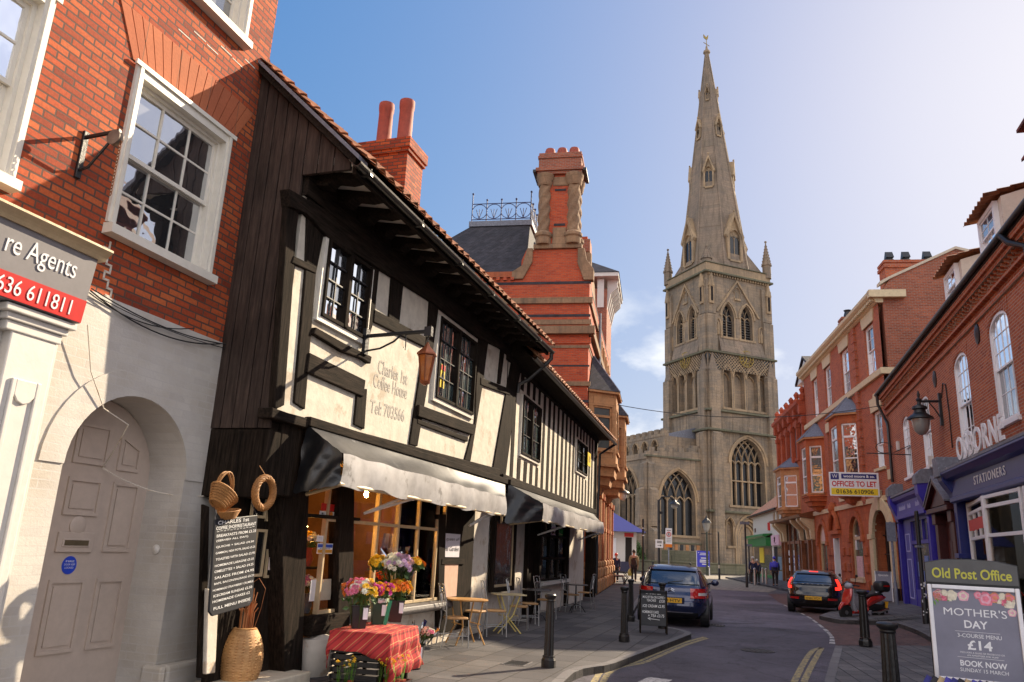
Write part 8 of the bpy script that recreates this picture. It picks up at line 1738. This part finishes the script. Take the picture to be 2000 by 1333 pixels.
q = post('lamp_post', 'old green lamp post with lantern beside the blue church noticeboard', 'lamp post', 1381, 76, 3.9, .10, paint('lamp_green', (.04, .05, .035), .5, .3), 0, 'lamp posts'); MB().lathe([(.1, 3.9), (.22, 4.05), (.4, 4.7), (.46, 4.74), (.3, 4.95), (.1, 5.15), (.05, 5.35)], (0, 0, 0), 8).build('lantern', gb_, q); MB().tube([(-.5, 0, 3.75), (.5, 0, 3.75)], .04, 5).build('ladder_bar', PIPE, q); MB().lathe([(.48, 4.72), (.32, 4.97), (.1, 5.18), (.05, 5.4)], (0, 0, 0), 8).build('lantern_roof', PIPE, q)
q = at(1373, 77); nbd = thing('church_noticeboard', 'bright blue church noticeboard on white legs', 'noticeboard', (q.x, q.y, 0), rz_of(12)); MB().box(-.55, .6, -.04, .04, .75, 2.2).build('board', paint('notice_blue', (.05, .06, .55), .45, .06, bump=0), nbd)
for x in (-.56, .56): MB().box(x - .05, x + .05, .04, .1, 0, 2.2).build('leg', SASHW, nbd)
m = MB()
for k, (a, b, z) in enumerate(((-.45, -.35, 2.0), (-.25, .45, 1.95), (-.3, .5, 1.82), (-.2, .45, 1.5), (-.3, .5, 1.3), (-.3, .5, 1.15), (-.1, .3, .95))): m.box(a, b, -.046, -.04, z, z + .06 + .03 * (k > 2))
m.build('notice_marks', WHT, nbd)
for i, (px, d, h, lb) in enumerate(((1404, 64, 3.6, 'tall thin post between the noticeboard and the church porch'), (1457, 50, 3.7, 'tall dark post with small lamp before the church porch'), (1463, 62, 2.6, 'shorter post behind the couple'))): 
    q = post('steel_post', lb, 'post', px, d, h, .055, PIPE, 0, 'steel posts'); MB().lathe([(.06, .6), (.062, 1.05), (.06, 1.1)], (0, 0, 0), 10).build('sleeve', BUFF, q) if i == 0 else MB().box(-.3, .25, -.05, .05, h - .05, h + .12).build('head', LEAD, q)
for i, (px, d, lb) in enumerate(((1473, 56, 'pale steel bollard right of the porch post'), (1495, 58, 'pale steel bollard in front of the yellow poster'), (1488, 60, 'pale steel bollard below the green shop'), (1348, 74, 'dark bollard under the church aisle window'), (1275, 66, 'dark bollard left of the tall street lamp'))):
    q = at(px, d); t = thing('square_bollard', lb, 'bollard', (q.x, q.y, 0), 0, 'bollards on the square'); MB().lathe([(.07, 0), (.07, .95), (.09, .97), (.09, 1.05), (.03, 1.1)], (0, 0, 0), 10).build('shaft', STEEL if i < 3 else PIPE, t, smooth=35)
# overhead wire across the street
pA = TH.w(2.0, -1.1, 7.9); pB = O.w(.6, -.1, 8.1); wire = thing('overhead_wire', 'thin dark wire slung across the street between the hall and the houses', 'wire', pA); m = MB(); v = pB - pA
m.tube([v * (i / 24) - Vector((0, 0, .55 * 4 * (i / 24) * (1 - i / 24))) for i in range(25)], .016, 5); m.build('strand', PIPE, wire)
# bench by the hall, hedge by the kiosk
bl_ = gnd(1204, 1141, 0); be = thing('bench', 'wooden bench with curved iron arms against the red brick hall', 'bench', (bl_.x + .1, bl_.y, 0), TH.rot + math.pi)
for x in (-.8, .8): MB().tube([(x, .35, 0), (x, .25, .42), (x, -.2, .42), (x, -.35, .9)], .035, 6).tube([(x, -.2, .42), (x, -.3, 0)], .035, 6).tube([(x, .32, .05), (x, .5, .35), (x, .3, .62), (x, -.28, .66)], .03, 6).build('leg', PIPE, be)
MB().box(-.9, .9, -.18, .0, .43, .46).box(-.9, .9, .03, .2, .43, .46).box(-.9, .9, .22, .34, .42, .45).build('seat', OAK, be); m = MB().box(-.9, .9, -.02, .02, .55, .68).box(-.9, .9, -.02, .02, .74, .88); m.xf(Matrix.Translation((0, -.13, 0)) @ Matrix.Rotation(.28, 4, 'X')); m.build('backrest', OAK, be)
q = at(1232, 84); hd = thing('churchyard_bush', 'dark green clipped bush between the kiosk and the church', 'bush', (q.x, q.y, 0)); m = MB(); rr = random.Random(6)
for k in range(2600): d = Vector((rr.gauss(0, 1), rr.gauss(0, 1), abs(rr.gauss(0, 1)))).normalized(); random.seed(k); m.leaf((d.x * 1.7 * (1 - .1 * rr.random()), d.y * 1.4, d.z * 3.4 * rr.uniform(.6, 1)), rr.uniform(.08, .16))
m.build('foliage', LEAF, hd); MB().lathe([(.12, 0), (.06, 2)], (0, 0, 0), 8).build('stem', BLACKW, hd); random.seed(11)
# ================================================================== VEHICLES
CARB = paint('car_blue', (.012, .020, .070), .22, .06, metal=.45, bump=0, coat=1.0); CARK = paint('car_black', (.012, .009, .010), .2, .1, metal=.4, bump=0, coat=1.0)
CARGL = glass_pane('car_glass', (.008, .010, .014), .50, .02, .01); TYRE = paint('tyre_rubber', (.012, .012, .012), .8, .2, bump=.1); RIM = paint('alloy_rim', (.32, .32, .33), .3, .1, metal=.8, bump=0); TRIM = paint('black_trim', (.010, .010, .011), .5, .1, bump=0); CHROME = paint('chrome', (.75, .75, .76), .12, .02, metal=1, bump=0)
TAILR = paint('tail_lamp_red', (.42, .010, .008), .12, .1, bump=0, coat=1.0); TAILW = paint('tail_lamp_clear', (.62, .58, .56), .12, .1, bump=0, coat=1.0); TAILG = emit('tail_lamp_lit', (1.0, .03, .015), .75)
PLATE = paint('plate_yellow', (.80, .42, .02), .5, .04, bump=0)
class Car:
    """body described by level curves: half width, rear and front reach at each height"""
    def __init__(s, lev, p=5.0): s.lev = lev; s.p = p
    def at(s, z):
        L = s.lev
        for a, b in zip(L[:-1], L[1:]):
            if a[0] <= z <= b[0] + 1e-9:
                k = (z - a[0]) / (b[0] - a[0]); return [a[i] + (b[i] - a[i]) * k for i in range(1, 4)]
        return list(L[-1][1:]) if z > L[-1][0] else list(L[0][1:])
    def S(s, t, z, off=0.0):
        w, yr, yf = s.at(z); c, q = math.cos(t), math.sin(t); e = 2 / s.p
        x = (w + off) * math.copysign(abs(c) ** e, c); y = (yr + yf) / 2 + ((yf - yr) / 2 + off) * math.copysign(abs(q) ** e, q); return (x, y, z)
    def patch(s, t0, t1, z0, z1, off=.008, n=14, m=6, mb=None):
        mb = mb or MB(); rows = [[s.S(t0 + (t1 - t0) * i / n, z0 + (z1 - z0) * j / m, off) for i in range(n + 1)] for j in range(m + 1)]
        mb.loft(rows, close=False, caps=False); return mb
def R2(a): return a * math.pi / 180
def tx(car, z, xfrac):      # angle on the rear face for a fraction of the half width
    c = max(-1, min(1, xfrac)); e = 2 / car.p; return -math.acos(math.copysign(abs(c) ** (1 / e), c))
def build_car(name, label, lev, loc, az_, paintm, belt, roofz, L):
    t = thing(name, label, 'car', loc, rz_of(az_)); car = Car(lev); N = 72
    zs = [z for z, *_ in lev if z <= belt]; zz = []
    for a, b in zip(zs[:-1], zs[1:]): zz += [a + (b - a) * k / 4 for k in range(4)]
    zz.append(belt)
    MB().loft([[car.S(2 * math.pi * i / N, z) for i in range(N)] for z in zz]).build('body', paintm, t, smooth=55)
    zc = [belt + (roofz - belt) * k / 8 for k in range(9)]; tops = [z for z, *_ in lev if z > roofz]
    MB().loft([[car.S(2 * math.pi * i / N, z, -.012) for i in range(N)] for z in zc]).build('cabin', CARGL, t, smooth=55)
    MB().loft([[car.S(2 * math.pi * i / N, z, .006 if k == 0 else 0) for i in range(N)] for k, z in enumerate([roofz - .02, roofz] + tops)]).build('roof', paintm, t, smooth=55)
    for sgn in (1, -1):      # pillars between rear, side and front glass
        for a0, a1 in ((-58, -38), (-20, -14), (34, 48)):
            c0, c1 = R2(a0), R2(a1)
            if sgn < 0: c0, c1 = math.pi - R2(a0), math.pi - R2(a1)
            car.patch(c0, c1, belt - .01, roofz, .004).build('pillar', paintm, t, smooth=True)
    return t, car
def wheels(t, w, ys, r, zoff=0.0):
    for y in ys:
        for sgn in (1, -1):
            x = sgn * (w - .10); M4 = Matrix.Translation((x, y, r)) @ Matrix.Rotation(R_(90) * sgn, 4, 'Y')
            MB().lathe([(r + .055, -.1), (r + .055, .098), (r + .02, .098), (r + .02, -.1)], (0, 0, 0), 28).xf(M4).build('wheel_arch', TRIM, t)
            wh_ = MB().lathe([(r * .62, -.1), (r * .96, -.1), (r, -.07), (r, .075), (r * .95, .108), (r * .66, .112), (r * .62, .09)], (0, 0, 0), 32).xf(M4).build('wheel', TYRE, t, smooth=35)
            m = MB().lathe([(r * .64, .085), (r * .62, .108), (r * .55, .10), (r * .5, .06), (.02, .055)], (0, 0, 0), 28)
            for k in range(5): q = k * 1.2566; m.hexa([(a * math.cos(q) - b * math.sin(q), a * math.sin(q) + b * math.cos(q), z) for z in (.06, .10) for a, b in ((.03, -.035), (r * .58, -.03), (r * .58, .03), (.03, .035))])
            m.xf(M4).build('rim', RIM, wh_)
# blue hatchback seen from behind
lev_b = [(.20, .74, .20, 4.05), (.30, .84, .05, 4.22), (.48, .885, -.02, 4.30), (.62, .893, -.01, 4.30), (.74, .893, .06, 4.22), (.86, .885, .10, 3.95), (.94, .878, .15, 3.45), (1.0, .862, .22, 3.22), (1.12, .81, .33, 2.86), (1.25, .745, .47, 2.5), (1.36, .68, .62, 2.2), (1.42, .63, .74, 2.05), (1.455, .56, .86, 1.9), (1.475, .46, 1.02, 1.75), (1.483, .25, 1.2, 1.55)]
q = at(1310, 20.7); bc, car = build_car('blue_car', 'dark blue hatchback parked on the left with clear red tail lamps', lev_b, (q.x, q.y, -.1), 16.5, CARB, .985, 1.37, 4.3)
wheels(bc, .89, (.78, 3.40), .315)
rear = lambda f0, f1, z0, z1, off, m, nm, par=bc, c=car, n=14: c.patch(tx(c, z0, f0), tx(c, z0, f1), z0, z1, off, n).build(nm, m, par, smooth=True)
rear(-.80, .80, 1.03, 1.33, .012, CARGL, 'rear_window'); rear(-.86, .86, 1.355, 1.40, .06, CARB, 'spoiler'); rear(-.93, .93, .36, .60, .030, CARB, 'bumper'); rear(-.75, .75, .22, .36, .022, TRIM, 'bumper_lower'); rear(-.6, .6, .345, .365, .034, CHROME, 'bumper_strip')
for sgn in (1, -1):
    a = tx(car, .85, sgn * .52); b = R2(-17) if sgn > 0 else -math.pi + R2(17)
    l1 = car.patch(a, b, .70, .93, .016, 16).build('tail_lamp', TAILR, bc, smooth=True); car.patch(a + (b - a) * .25, a + (b - a) * .8, .765, .83, .022, 12).build('clear_lens', TAILW, l1, smooth=True)
    if sgn < 0: pass
    car.patch(R2(-12) if sgn > 0 else math.pi + R2(12), R2(14) if sgn > 0 else math.pi - R2(14), .50, .975, .004, 8).build('door', CARB, bc, smooth=True)
    m = MB().ball((sgn * 1.0, 2.75, 1.02), .11, .07, .085, 12, 8); m.tube([(sgn * .84, 2.85, .99), (sgn * .93, 2.8, 1.0)], .03, 6); m.build('mirror', CARB, bc, smooth=True)
    c_, y_ = car.S(R2(0 if sgn > 0 else 180), .82)[:2]; MB().box(c_ - .02, c_ + .02, 1.55, 1.75, .80, .835).build('door_handle', CARB, bc, bevel=.008)
def on_rear(c, z): w, yr, yf = c.at(z); return yr
yp = on_rear(car, .62) - .012
MB().box(-.27, .27, yp - .035, yp - .02, .575, .69).build('number_plate', PLATE, bc, bevel=.003); MB().text('0 HTV', -.13, .235, .597, .668, yp - .0375, flat=True, bold=.012).build('plate_lettering', BLK, bc); MB().box(-.33, .33, yp - .02, yp + .03, .55, .72).build('plate_recess', CARB, bc, bevel=.015)
yb = on_rear(car, .86) - .02; m = MB()
for dz in (0, .042): m.tube([(-.075, yb - .012, .835 + dz), (0, yb - .008, .875 + dz), (.075, yb - .012, .835 + dz)], .011, 5)
m.build('chevron_badge', CHROME, bc); MB().text('CITROEN', -.10, .10, .785, .802, yb - .02, .004).build('badge_lettering', CHROME, bc)
MB().tube([(-.05, 1.05, 1.47), (-.05, .95, 1.72)], .006, 5).build('aerial', TRIM, bc); MB().tube([(-.1, on_rear(car, 1.06) - .03, 1.05), (.28, on_rear(car, 1.12) - .025, 1.10)], .012, 5).build('wiper', TRIM, bc)
# black car with its brake lamps lit
lev_v = [(.20, .72, .20, 4.1), (.30, .84, .06, 4.28), (.46, .89, -.02, 4.36), (.60, .90, -.02, 4.36), (.72, .90, .04, 4.30), (.86, .895, .08, 4.0), (.94, .885, .13, 3.5), (1.0, .865, .22, 3.25), (1.10, .81, .34, 2.95), (1.22, .74, .50, 2.6), (1.32, .68, .66, 2.3), (1.38, .62, .78, 2.1), (1.41, .56, .9, 1.95), (1.435, .45, 1.05, 1.8), (1.442, .25, 1.25, 1.6)]
q = at(1584, 29.8); vc, car2 = build_car('black_car', 'shiny black hatchback on the right with its brake lamps lit', lev_v, (q.x, q.y, -.09), 25.5, CARK, .985, 1.33, 4.36)
wheels(vc, .90, (.80, 3.44), .325)
rear2 = lambda f0, f1, z0, z1, off, m, nm, n=14: car2.patch(tx(car2, z0, f0), tx(car2, z0, f1), z0, z1, off, n).build(nm, m, vc, smooth=True)
rear2(-.76, .76, 1.04, 1.29, .012, CARGL, 'rear_window'); rear2(-.82, .82, 1.315, 1.37, .07, CARK, 'spoiler'); rear2(-.93, .93, .34, .58, .030, CARK, 'bumper'); rear2(-.8, .8, .21, .36, .024, TRIM, 'bumper_lower'); rear2(-.22, .22, 1.375, 1.40, .08, TAILG, 'high_brake_lamp'); rear2(-.6, .6, .945, .985, .012, TRIM, 'tailgate_strip')
for sgn in (1, -1):
    e = R2(-20) if sgn > 0 else -math.pi + R2(20)
    car2.patch(tx(car2, .9, sgn * .88), e, .82, 1.16, .016, 12).build('tail_lamp', TAILG, vc, smooth=True); car2.patch(tx(car2, .8, sgn * .78), tx(car2, .8, sgn * .93), .80, .90, .017, 10).build('tail_lamp', TAILG, vc, smooth=True)
    rear2(sgn * .50, sgn * .82, .46, .53, .040, TAILR, 'reflector')
    m = MB().ball((sgn * 1.02, 2.8, 1.0), .12, .07, .085, 12, 8); m.tube([(sgn * .85, 2.9, .97), (sgn * .95, 2.85, .98)], .03, 6); m.build('mirror', CARK, vc, smooth=True)
yp = on_rear(car2, .50) - .03; MB().box(-.27, .27, yp - .035, yp, .455, .57).build('number_plate', PLATE, vc, bevel=.003); MB().text('KN64 WDY', -.24, .24, .475, .55, yp - .0375, flat=True, bold=.012).build('plate_lettering', BLK, vc)
m = MB()
for k, ch in enumerate('VOLVO'): m.text(ch, -.36 + k * .165, -.30 + k * .165, .955, .985, on_rear(car2, .97) - .03, .006)
m.build('badge_lettering', CHROME, vc)
# ------------------------------------------------------------------ red scooter
SRED = paint('scooter_red', (.42, .018, .014), .22, .1, bump=0, coat=1.0); SGREY = paint('leg_shield_grey', (.30, .30, .34), .4, .08, bump=0)
fp = gnd(1653, 1213, -.06); rp_ = gnd(1738, 1206, .02); sd = (rp_.xy - fp.xy); 
sc_ = thing('scooter', 'red motor scooter with a black top box on the kerb', 'scooter', (fp.x, fp.y, -.05)); sc_.rotation_euler = (0, -.02, math.atan2(.42, 1.22))
# modelled along +x from front wheel to back wheel
def swheel(x, r):
    M4 = Matrix.Translation((x, 0, r)) @ Matrix.Rotation(R_(90), 4, 'X')
    w = MB().lathe([(r * .66, -.04), (r * .92, -.05), (r, -.025), (r, .025), (r * .92, .05), (r * .66, .04)], (0, 0, 0), 28).xf(M4).build('wheel', TYRE, sc_, smooth=40)
    m = MB().lathe([(r * .68, -.03), (r * .68, .03), (r * .58, .025), (r * .58, -.025)], (0, 0, 0), 24).lathe([(.06, -.05), (.06, .05)], (0, 0, 0), 12)
    for k in range(5): q = k * 1.2566; m.tube([(.04 * math.cos(q), .04 * math.sin(q), 0), (r * .62 * math.cos(q), r * .62 * math.sin(q), 0)], .016, 5)
    m.xf(M4).build('rim', RIM, w)
swheel(0, .235); swheel(1.25, .225)
def side_loft(secs, name, mat, sm=50):   # sections: x0,z0,x1,z1 (lower/upper edge) and half width
    rings = []
    for (xa, za, xb, zb, w) in secs: rings.append([(xa, -w * .7, za), (xa, w * .7, za), ((xa + xb) / 2, w, (za + zb) / 2), (xb, w * .75, zb), (xb, -w * .75, zb), ((xa + xb) / 2, -w, (za + zb) / 2)])
    return MB().loft(rings).build(name, mat, sc_, smooth=sm, bevel=.012)
side_loft([(-.24, .30, -.22, .40, .05), (-.10, .42, -.12, .52, .075), (.06, .46, .10, .54, .075), (.2, .40, .22, .50, .06)], 'front_mudguard', SRED)
side_loft([(-.05, .46, .02, .44, .12), (.02, .60, .10, .58, .20), (.08, .78, .17, .78, .21), (.14, .94, .24, .94, .15)], 'front_cowl', SRED)
side_loft([(.22, .26, .34, .28, .19), (.14, .50, .20, .52, .20), (.19, .75, .24, .76, .19), (.24, .92, .28, .93, .12)], 'leg_shield', SGREY)
side_loft([(.20, .20, .22, .32, .16), (.45, .20, .45, .29, .17), (.70, .22, .70, .30, .16), (.8, .26, .78, .42, .14)], 'footboard', SRED)
side_loft([(.72, .34, .74, .56, .14), (.95, .46, .92, .70, .17), (1.25, .55, 1.2, .74, .16), (1.52, .62, 1.46, .76, .08)], 'side_panel', SRED)
side_loft([(.76, .30, .76, .5, .10), (1.0, .30, 1.0, .5, .12), (1.35, .24, 1.4, .46, .10), (1.5, .4, 1.52, .55, .06)], 'engine_cover', TRIM)
side_loft([(.70, .66, .72, .72, .11), (.95, .68, .93, .78, .14), (1.2, .72, 1.18, .81, .14), (1.42, .74, 1.40, .80, .11)], 'seat', TRIM)
MB().ball((.21, 0, 1.0), .13, .15, .10, 12, 8).build('headset', SGREY, sc_, smooth=True); MB().tube([(.2, 0, .9), (.02, 0, .24)], .03, 8).build('fork', TRIM, sc_)
MB().tube([(.27, -.36, 1.02), (.23, -.16, 1.03), (.23, .16, 1.03), (.27, .36, 1.02)], .02, 8).build('handlebar', TRIM, sc_, smooth=True)
for s in (-1, 1): MB().tube([(.23, s * .22, 1.04), (.2, s * .33, 1.28)], .008, 5).ball((.2, s * .35, 1.31), .02, .06, .045, 10, 6).build('mirror', TRIM, sc_, smooth=True)
rings = [[(1.48 + .22 * e * math.copysign(abs(math.cos(q)) ** .6, math.cos(q)), .21 * e * math.copysign(abs(math.sin(q)) ** .6, math.sin(q)), z) for q in [2 * math.pi * k / 24 for k in range(24)]] for z, e in ((.84, .7), (.88, .92), (.98, 1.0), (1.02, 1.0), (1.10, .92), (1.155, .66), (1.165, .3))]
tb_ = MB().loft(rings).build('top_box', TRIM, sc_, smooth=40); MB().box(1.685, 1.70, -.1, .1, 1.0, 1.05).box(1.36, 1.6, -.215, -.205, 1.0, 1.04).build('box_reflector', TAILR, tb_)
MB().tube([(1.25, -.05, .78), (1.5, -.05, .84), (1.25, .05, .78), (1.5, .05, .84)], .012, 5).build('rack', TRIM, sc_); MB().tube([(.9, -.15, .25), (1.2, -.17, .26), (1.5, -.18, .34)], [.02, .045, .04], 8).build('exhaust', CHROME, sc_, smooth=True)
MB().hexa([(1.54, -.09, .36), (1.555, -.09, .36), (1.555, .09, .36), (1.54, .09, .36), (1.60, -.09, .55), (1.615, -.09, .55), (1.615, .09, .55), (1.60, .09, .55)]).build('number_plate', PLATE, sc_); MB().ball((1.52, 0, .68), .04, .09, .04, 10, 6).build('tail_lamp', TAILR, sc_, smooth=True); side_loft([(1.42, .3, 1.4, .42, .06), (1.56, .26, 1.56, .36, .06), (1.6, .2, 1.62, .26, .05)], 'rear_mudguard', TRIM)
MB().tube([(.78, -.1, .2), (.74, -.22, .02)], .014, 5).build('stand', TRIM, sc_)
MB().box(.74, 1.0, .02, .24, .82, .86).build('folded_blue_cloth', paint('blue_cloth', (.06, .06, .45), .8, .1), sc_, bevel=.02)

# ================================================================== PEOPLE
SKIN = paint('skin', (.50, .26, .18), .6, .05, bump=0)
def skinned(name, mat, parent, verts, edges, radii, sub=2):
    me = bpy.data.meshes.new(name); me.from_pydata(verts, edges, []); me.materials.append(mat); o = bpy.data.objects.new(name, me); COL.objects.link(o); o.parent = parent
    bm = bmesh.new(); bm.from_mesh(me); sk = bm.verts.layers.skin.verify()
    for v, r in zip(bm.verts, radii): v[sk].radius = r if isinstance(r, tuple) else (r, r)
    bm.verts.ensure_lookup_table(); bm.verts[0][sk].use_root = True; bm.to_mesh(me); bm.free()
    md = o.modifiers.new('skin', 'SKIN'); md.use_smooth_shade = True; md.branch_smoothing = .5; s = o.modifiers.new('subdivision', 'SUBSURF'); s.levels = sub; s.render_levels = sub; return o
def person(label, loc, az_, H, coat, legs, hair, stride=.18, coat_len=.44, arm=(0.05, -.05), hold=None, sleeves=None, hat=False, group=None):
    t = thing('person', label, 'person', loc, rz_of(az_), group); k = H / 1.75
    hip = .92 * k; sh = 1.42 * k; hd_ = 1.62 * k; hw = .09 * k; sw = .185 * k
    a, b = arm
    V = [(0, 0, hip), (0, .01, 1.12 * k), (0, .0, 1.34 * k), (0, .01, sh + .06 * k), (0, .02, hd_ - .03 * k), (0, .02, hd_ + .05 * k),
         (-hw, 0, hip - .06 * k), (-hw, stride * .55 + .03, .50 * k), (-hw, stride * .75, .09 * k), (-hw, stride * .75 + .17 * k, .035 * k),
         (hw, 0, hip - .06 * k), (hw, -stride * .25 + .05, .50 * k), (hw, -stride * .9, .11 * k), (hw, -stride * .9 + .15 * k, .04 * k),
         (-sw, 0, sh - .03 * k), (-sw - .05 * k, a * .6 - .02, 1.14 * k), (-sw - .04 * k, a + .06, .90 * k), (-sw - .03 * k, a + .08, .79 * k),
         (sw, 0, sh - .03 * k), (sw + .05 * k, b * .6 - .02, 1.14 * k), (sw + .04 * k, b + .06, .90 * k), (sw + .03 * k, b + .08, .79 * k)]
    E = [(0, 1), (1, 2), (2, 3), (3, 4), (4, 5), (0, 6), (6, 7), (7, 8), (8, 9), (0, 10), (10, 11), (11, 12), (12, 13), (2, 14), (14, 15), (15, 16), (16, 17), (2, 18), (18, 19), (19, 20), (20, 21)]
    Rr = [(.14, .10), (.135, .10), (.15, .10), (.055, .055), (.078, .088), (.075, .09), .085, .058, .042, .035, .085, .058, .042, .035, .06, .045, .034, .032, .06, .045, .034, .032]; Rr = [tuple(x * k for x in r) if isinstance(r, tuple) else r * k for r in Rr]
    skinned('body', SKIN, t, V, E, Rr)
    up_ = lambda r, e: tuple(x + e for x in r) if isinstance(r, tuple) else r + e
    ci = [0, 1, 2, 14, 15, 16, 18, 19, 20]; mp_ = {q: i for i, q in enumerate(ci)}
    cv = [V[q] for q in ci]; ce = [(mp_[x], mp_[y]) for x, y in E if x in mp_ and y in mp_]; cr = [up_(Rr[q], .026 * k) for q in ci]
    cv.append((0, 0, hip - (coat_len - .36) * k)); ce.append((0, len(cv) - 1)); cr.append((.165 * k, .125 * k)); cv.append((0, .01, sh + .03 * k)); ce.append((2, len(cv) - 1)); cr.append((.09 * k, .075 * k))
    if sleeves:
        tor = [0, 1, 2]; skinned('waistcoat', coat, t, [V[0], V[1], V[2], (0, 0, hip - (coat_len - .36) * k), (-.13 * k, 0, sh - .01 * k), (.13 * k, 0, sh - .01 * k), (0, .01, sh + .04 * k)], [(0, 1), (1, 2), (0, 3), (2, 4), (2, 5), (2, 6)], [up_(Rr[0], .036 * k), up_(Rr[1], .036 * k), up_(Rr[2], .03 * k), (.165 * k, .13 * k), .075 * k, .075 * k, .07 * k]); skinned('shirt', sleeves, t, cv[:9], ce[:8], cr[:9])
    else: skinned('coat', coat, t, cv, ce, cr)
    li = [0, 6, 7, 8, 10, 11, 12]; ml = {q: i for i, q in enumerate(li)}; skinned('trousers', legs, t, [V[q] for q in li], [(ml[x], ml[y]) for x, y in E if x in ml and y in ml], [up_(Rr[q], .02 * k) for q in li])
    for q in (9, 13): f = V[q]; m = MB().ball((f[0], f[1] - .06 * k, .045 * k), .05 * k, .135 * k, .05 * k, 10, 6); m.build('shoe', TRIM, t, smooth=True)
    hm = MB().ball((0, .005, hd_ + .045 * k), .098 * k, .112 * k, .105 * k, 14, 8); hm.v = [(x, y if z > hd_ - .02 or y < .03 else .03, max(z, hd_ - .045 * k)) for x, y, z in hm.v]; hm.build('hair', hair, t, smooth=True)
    MB().ball((0, .125 * k, hd_), .016 * k, .022 * k, .024 * k, 8, 6).build('nose', SKIN, t, smooth=True)
    for s in (-1, 1): MB().ball((s * .095 * k, .01, hd_ - .01 * k), .014 * k, .025 * k, .035 * k, 8, 6).build('ear', SKIN, t, smooth=True)
    for s, q in ((-1, 17), (1, 21)):
        m = MB(); h = V[q]; m.ball((h[0], h[1], h[2] - .03 * k), .02 * k, .042 * k, .05 * k, 8, 6)
        for f in range(4): m.tube([(h[0], h[1] + (f - 1.5) * .02 * k, h[2] - .07 * k), (h[0] + s * -.008, h[1] + (f - 1.5) * .019 * k + .01, h[2] - (.115 - .008 * abs(f - 1.4)) * k), (h[0] + s * -.02, h[1] + (f - 1.5) * .018 * k + .015, h[2] - (.145 - .01 * abs(f - 1.4)) * k)], .0085 * k, 6)
        m.tube([(h[0], h[1] + .035 * k, h[2] - .02 * k), (h[0] - s * .015, h[1] + .065 * k, h[2] - .055 * k), (h[0] - s * .02, h[1] + .065 * k, h[2] - .085 * k)], .0095 * k, 6); m.build('hand', SKIN, t, smooth=True)
    return t
GH = paint('grey_hair', (.48, .46, .44), .8, .15, bump=.2); DH = paint('dark_hair', (.04, .03, .025), .7, .2, bump=.2); BROWNC = paint('brown_waistcoat', (.040, .020, .018), .85, .15); TAN = paint('tan_sleeve', (.30, .24, .13), .85, .1); DARKT = paint('dark_trousers', (.018, .012, .012), .85, .15); NAVYC = paint('navy_coat', (.018, .020, .06), .85, .1); BLUEC = paint('blue_hood', (.05, .05, .48), .7, .1)
g_ = gnd(1238, 1137, 0); person('person in a dark waistcoat and tan sleeves walking away with a carrier bag', (g_.x, g_.y, 0), 9, 1.86, BROWNC, DARKT, DH, .16, sleeves=TAN)
bag = thing('carrier_bag', 'pale yellow green carrier bag in the walking hand', 'bag', (0, 0, 0)); pm_ = Matrix.Translation((g_.x, g_.y, 0)) @ Matrix.Rotation(rz_of(9), 4, 'Z'); bag.location = pm_ @ Vector((-.23, .13, .33)); m = MB().loft([[(.14 * e * math.copysign(abs(math.cos(q)) ** .6, math.cos(q)), .09 * e * math.copysign(abs(math.sin(q)) ** .6, math.sin(q)), z) for q in [2 * math.pi * i / 16 for i in range(16)]] for z, e in ((.0, .7), (.05, 1), (.25, .95), (.36, .6), (.42, .25))]); m.build('bag_body', paint('bag_yellow', (.50, .46, .12), .45, .3, bump=.3), bag, smooth=True); MB().tube([(-.02, 0, .40), (0, 0, .47), (.02, 0, .40)], .006, 5).build('handle', PET['white'], bag)
q = at(1512, 54); pb2 = person('person in a bright blue hooded jacket with dark lower half on the right', (q.x, q.y, .05), 15, 1.82, NAVYC, DARKT, BLUEC, .10)
MB().lathe([(.245, 1.16), (.26, 1.25), (.24, 1.38), (.12, 1.50), (.085, 1.53)], (0, 0.0, 0), 18, sy=.78).build('blue_yoke', BLUEC, pb2, smooth=True)
for s in (-1, 1): MB().tube([(s * .19, 0, 1.45), (s * .25, -.02, 1.2), (s * .25, .02, 1.0)], [.085, .075, .065], 10).build('blue_sleeve', BLUEC, pb2, smooth=True)
q = at(1470, 57.5); person('taller grey haired person of the couple in navy coats by the porch', (q.x, q.y, 0), 5, 1.82, NAVYC, DARKT, GH, .12, .5, group='couple by the porch'); q = at(1478, 58.5); person('shorter grey haired person of the couple in navy coats by the porch', (q.x, q.y, 0), 12, 1.66, NAVYC, DARKT, GH, .10, .55, group='couple by the porch')
q = at(1203.5, 47); person('person with a red hat mostly hidden by the brick hall corner', (q.x, q.y, 0), 185, 1.62, NAVYC, DARKT, RED, .08, .5)
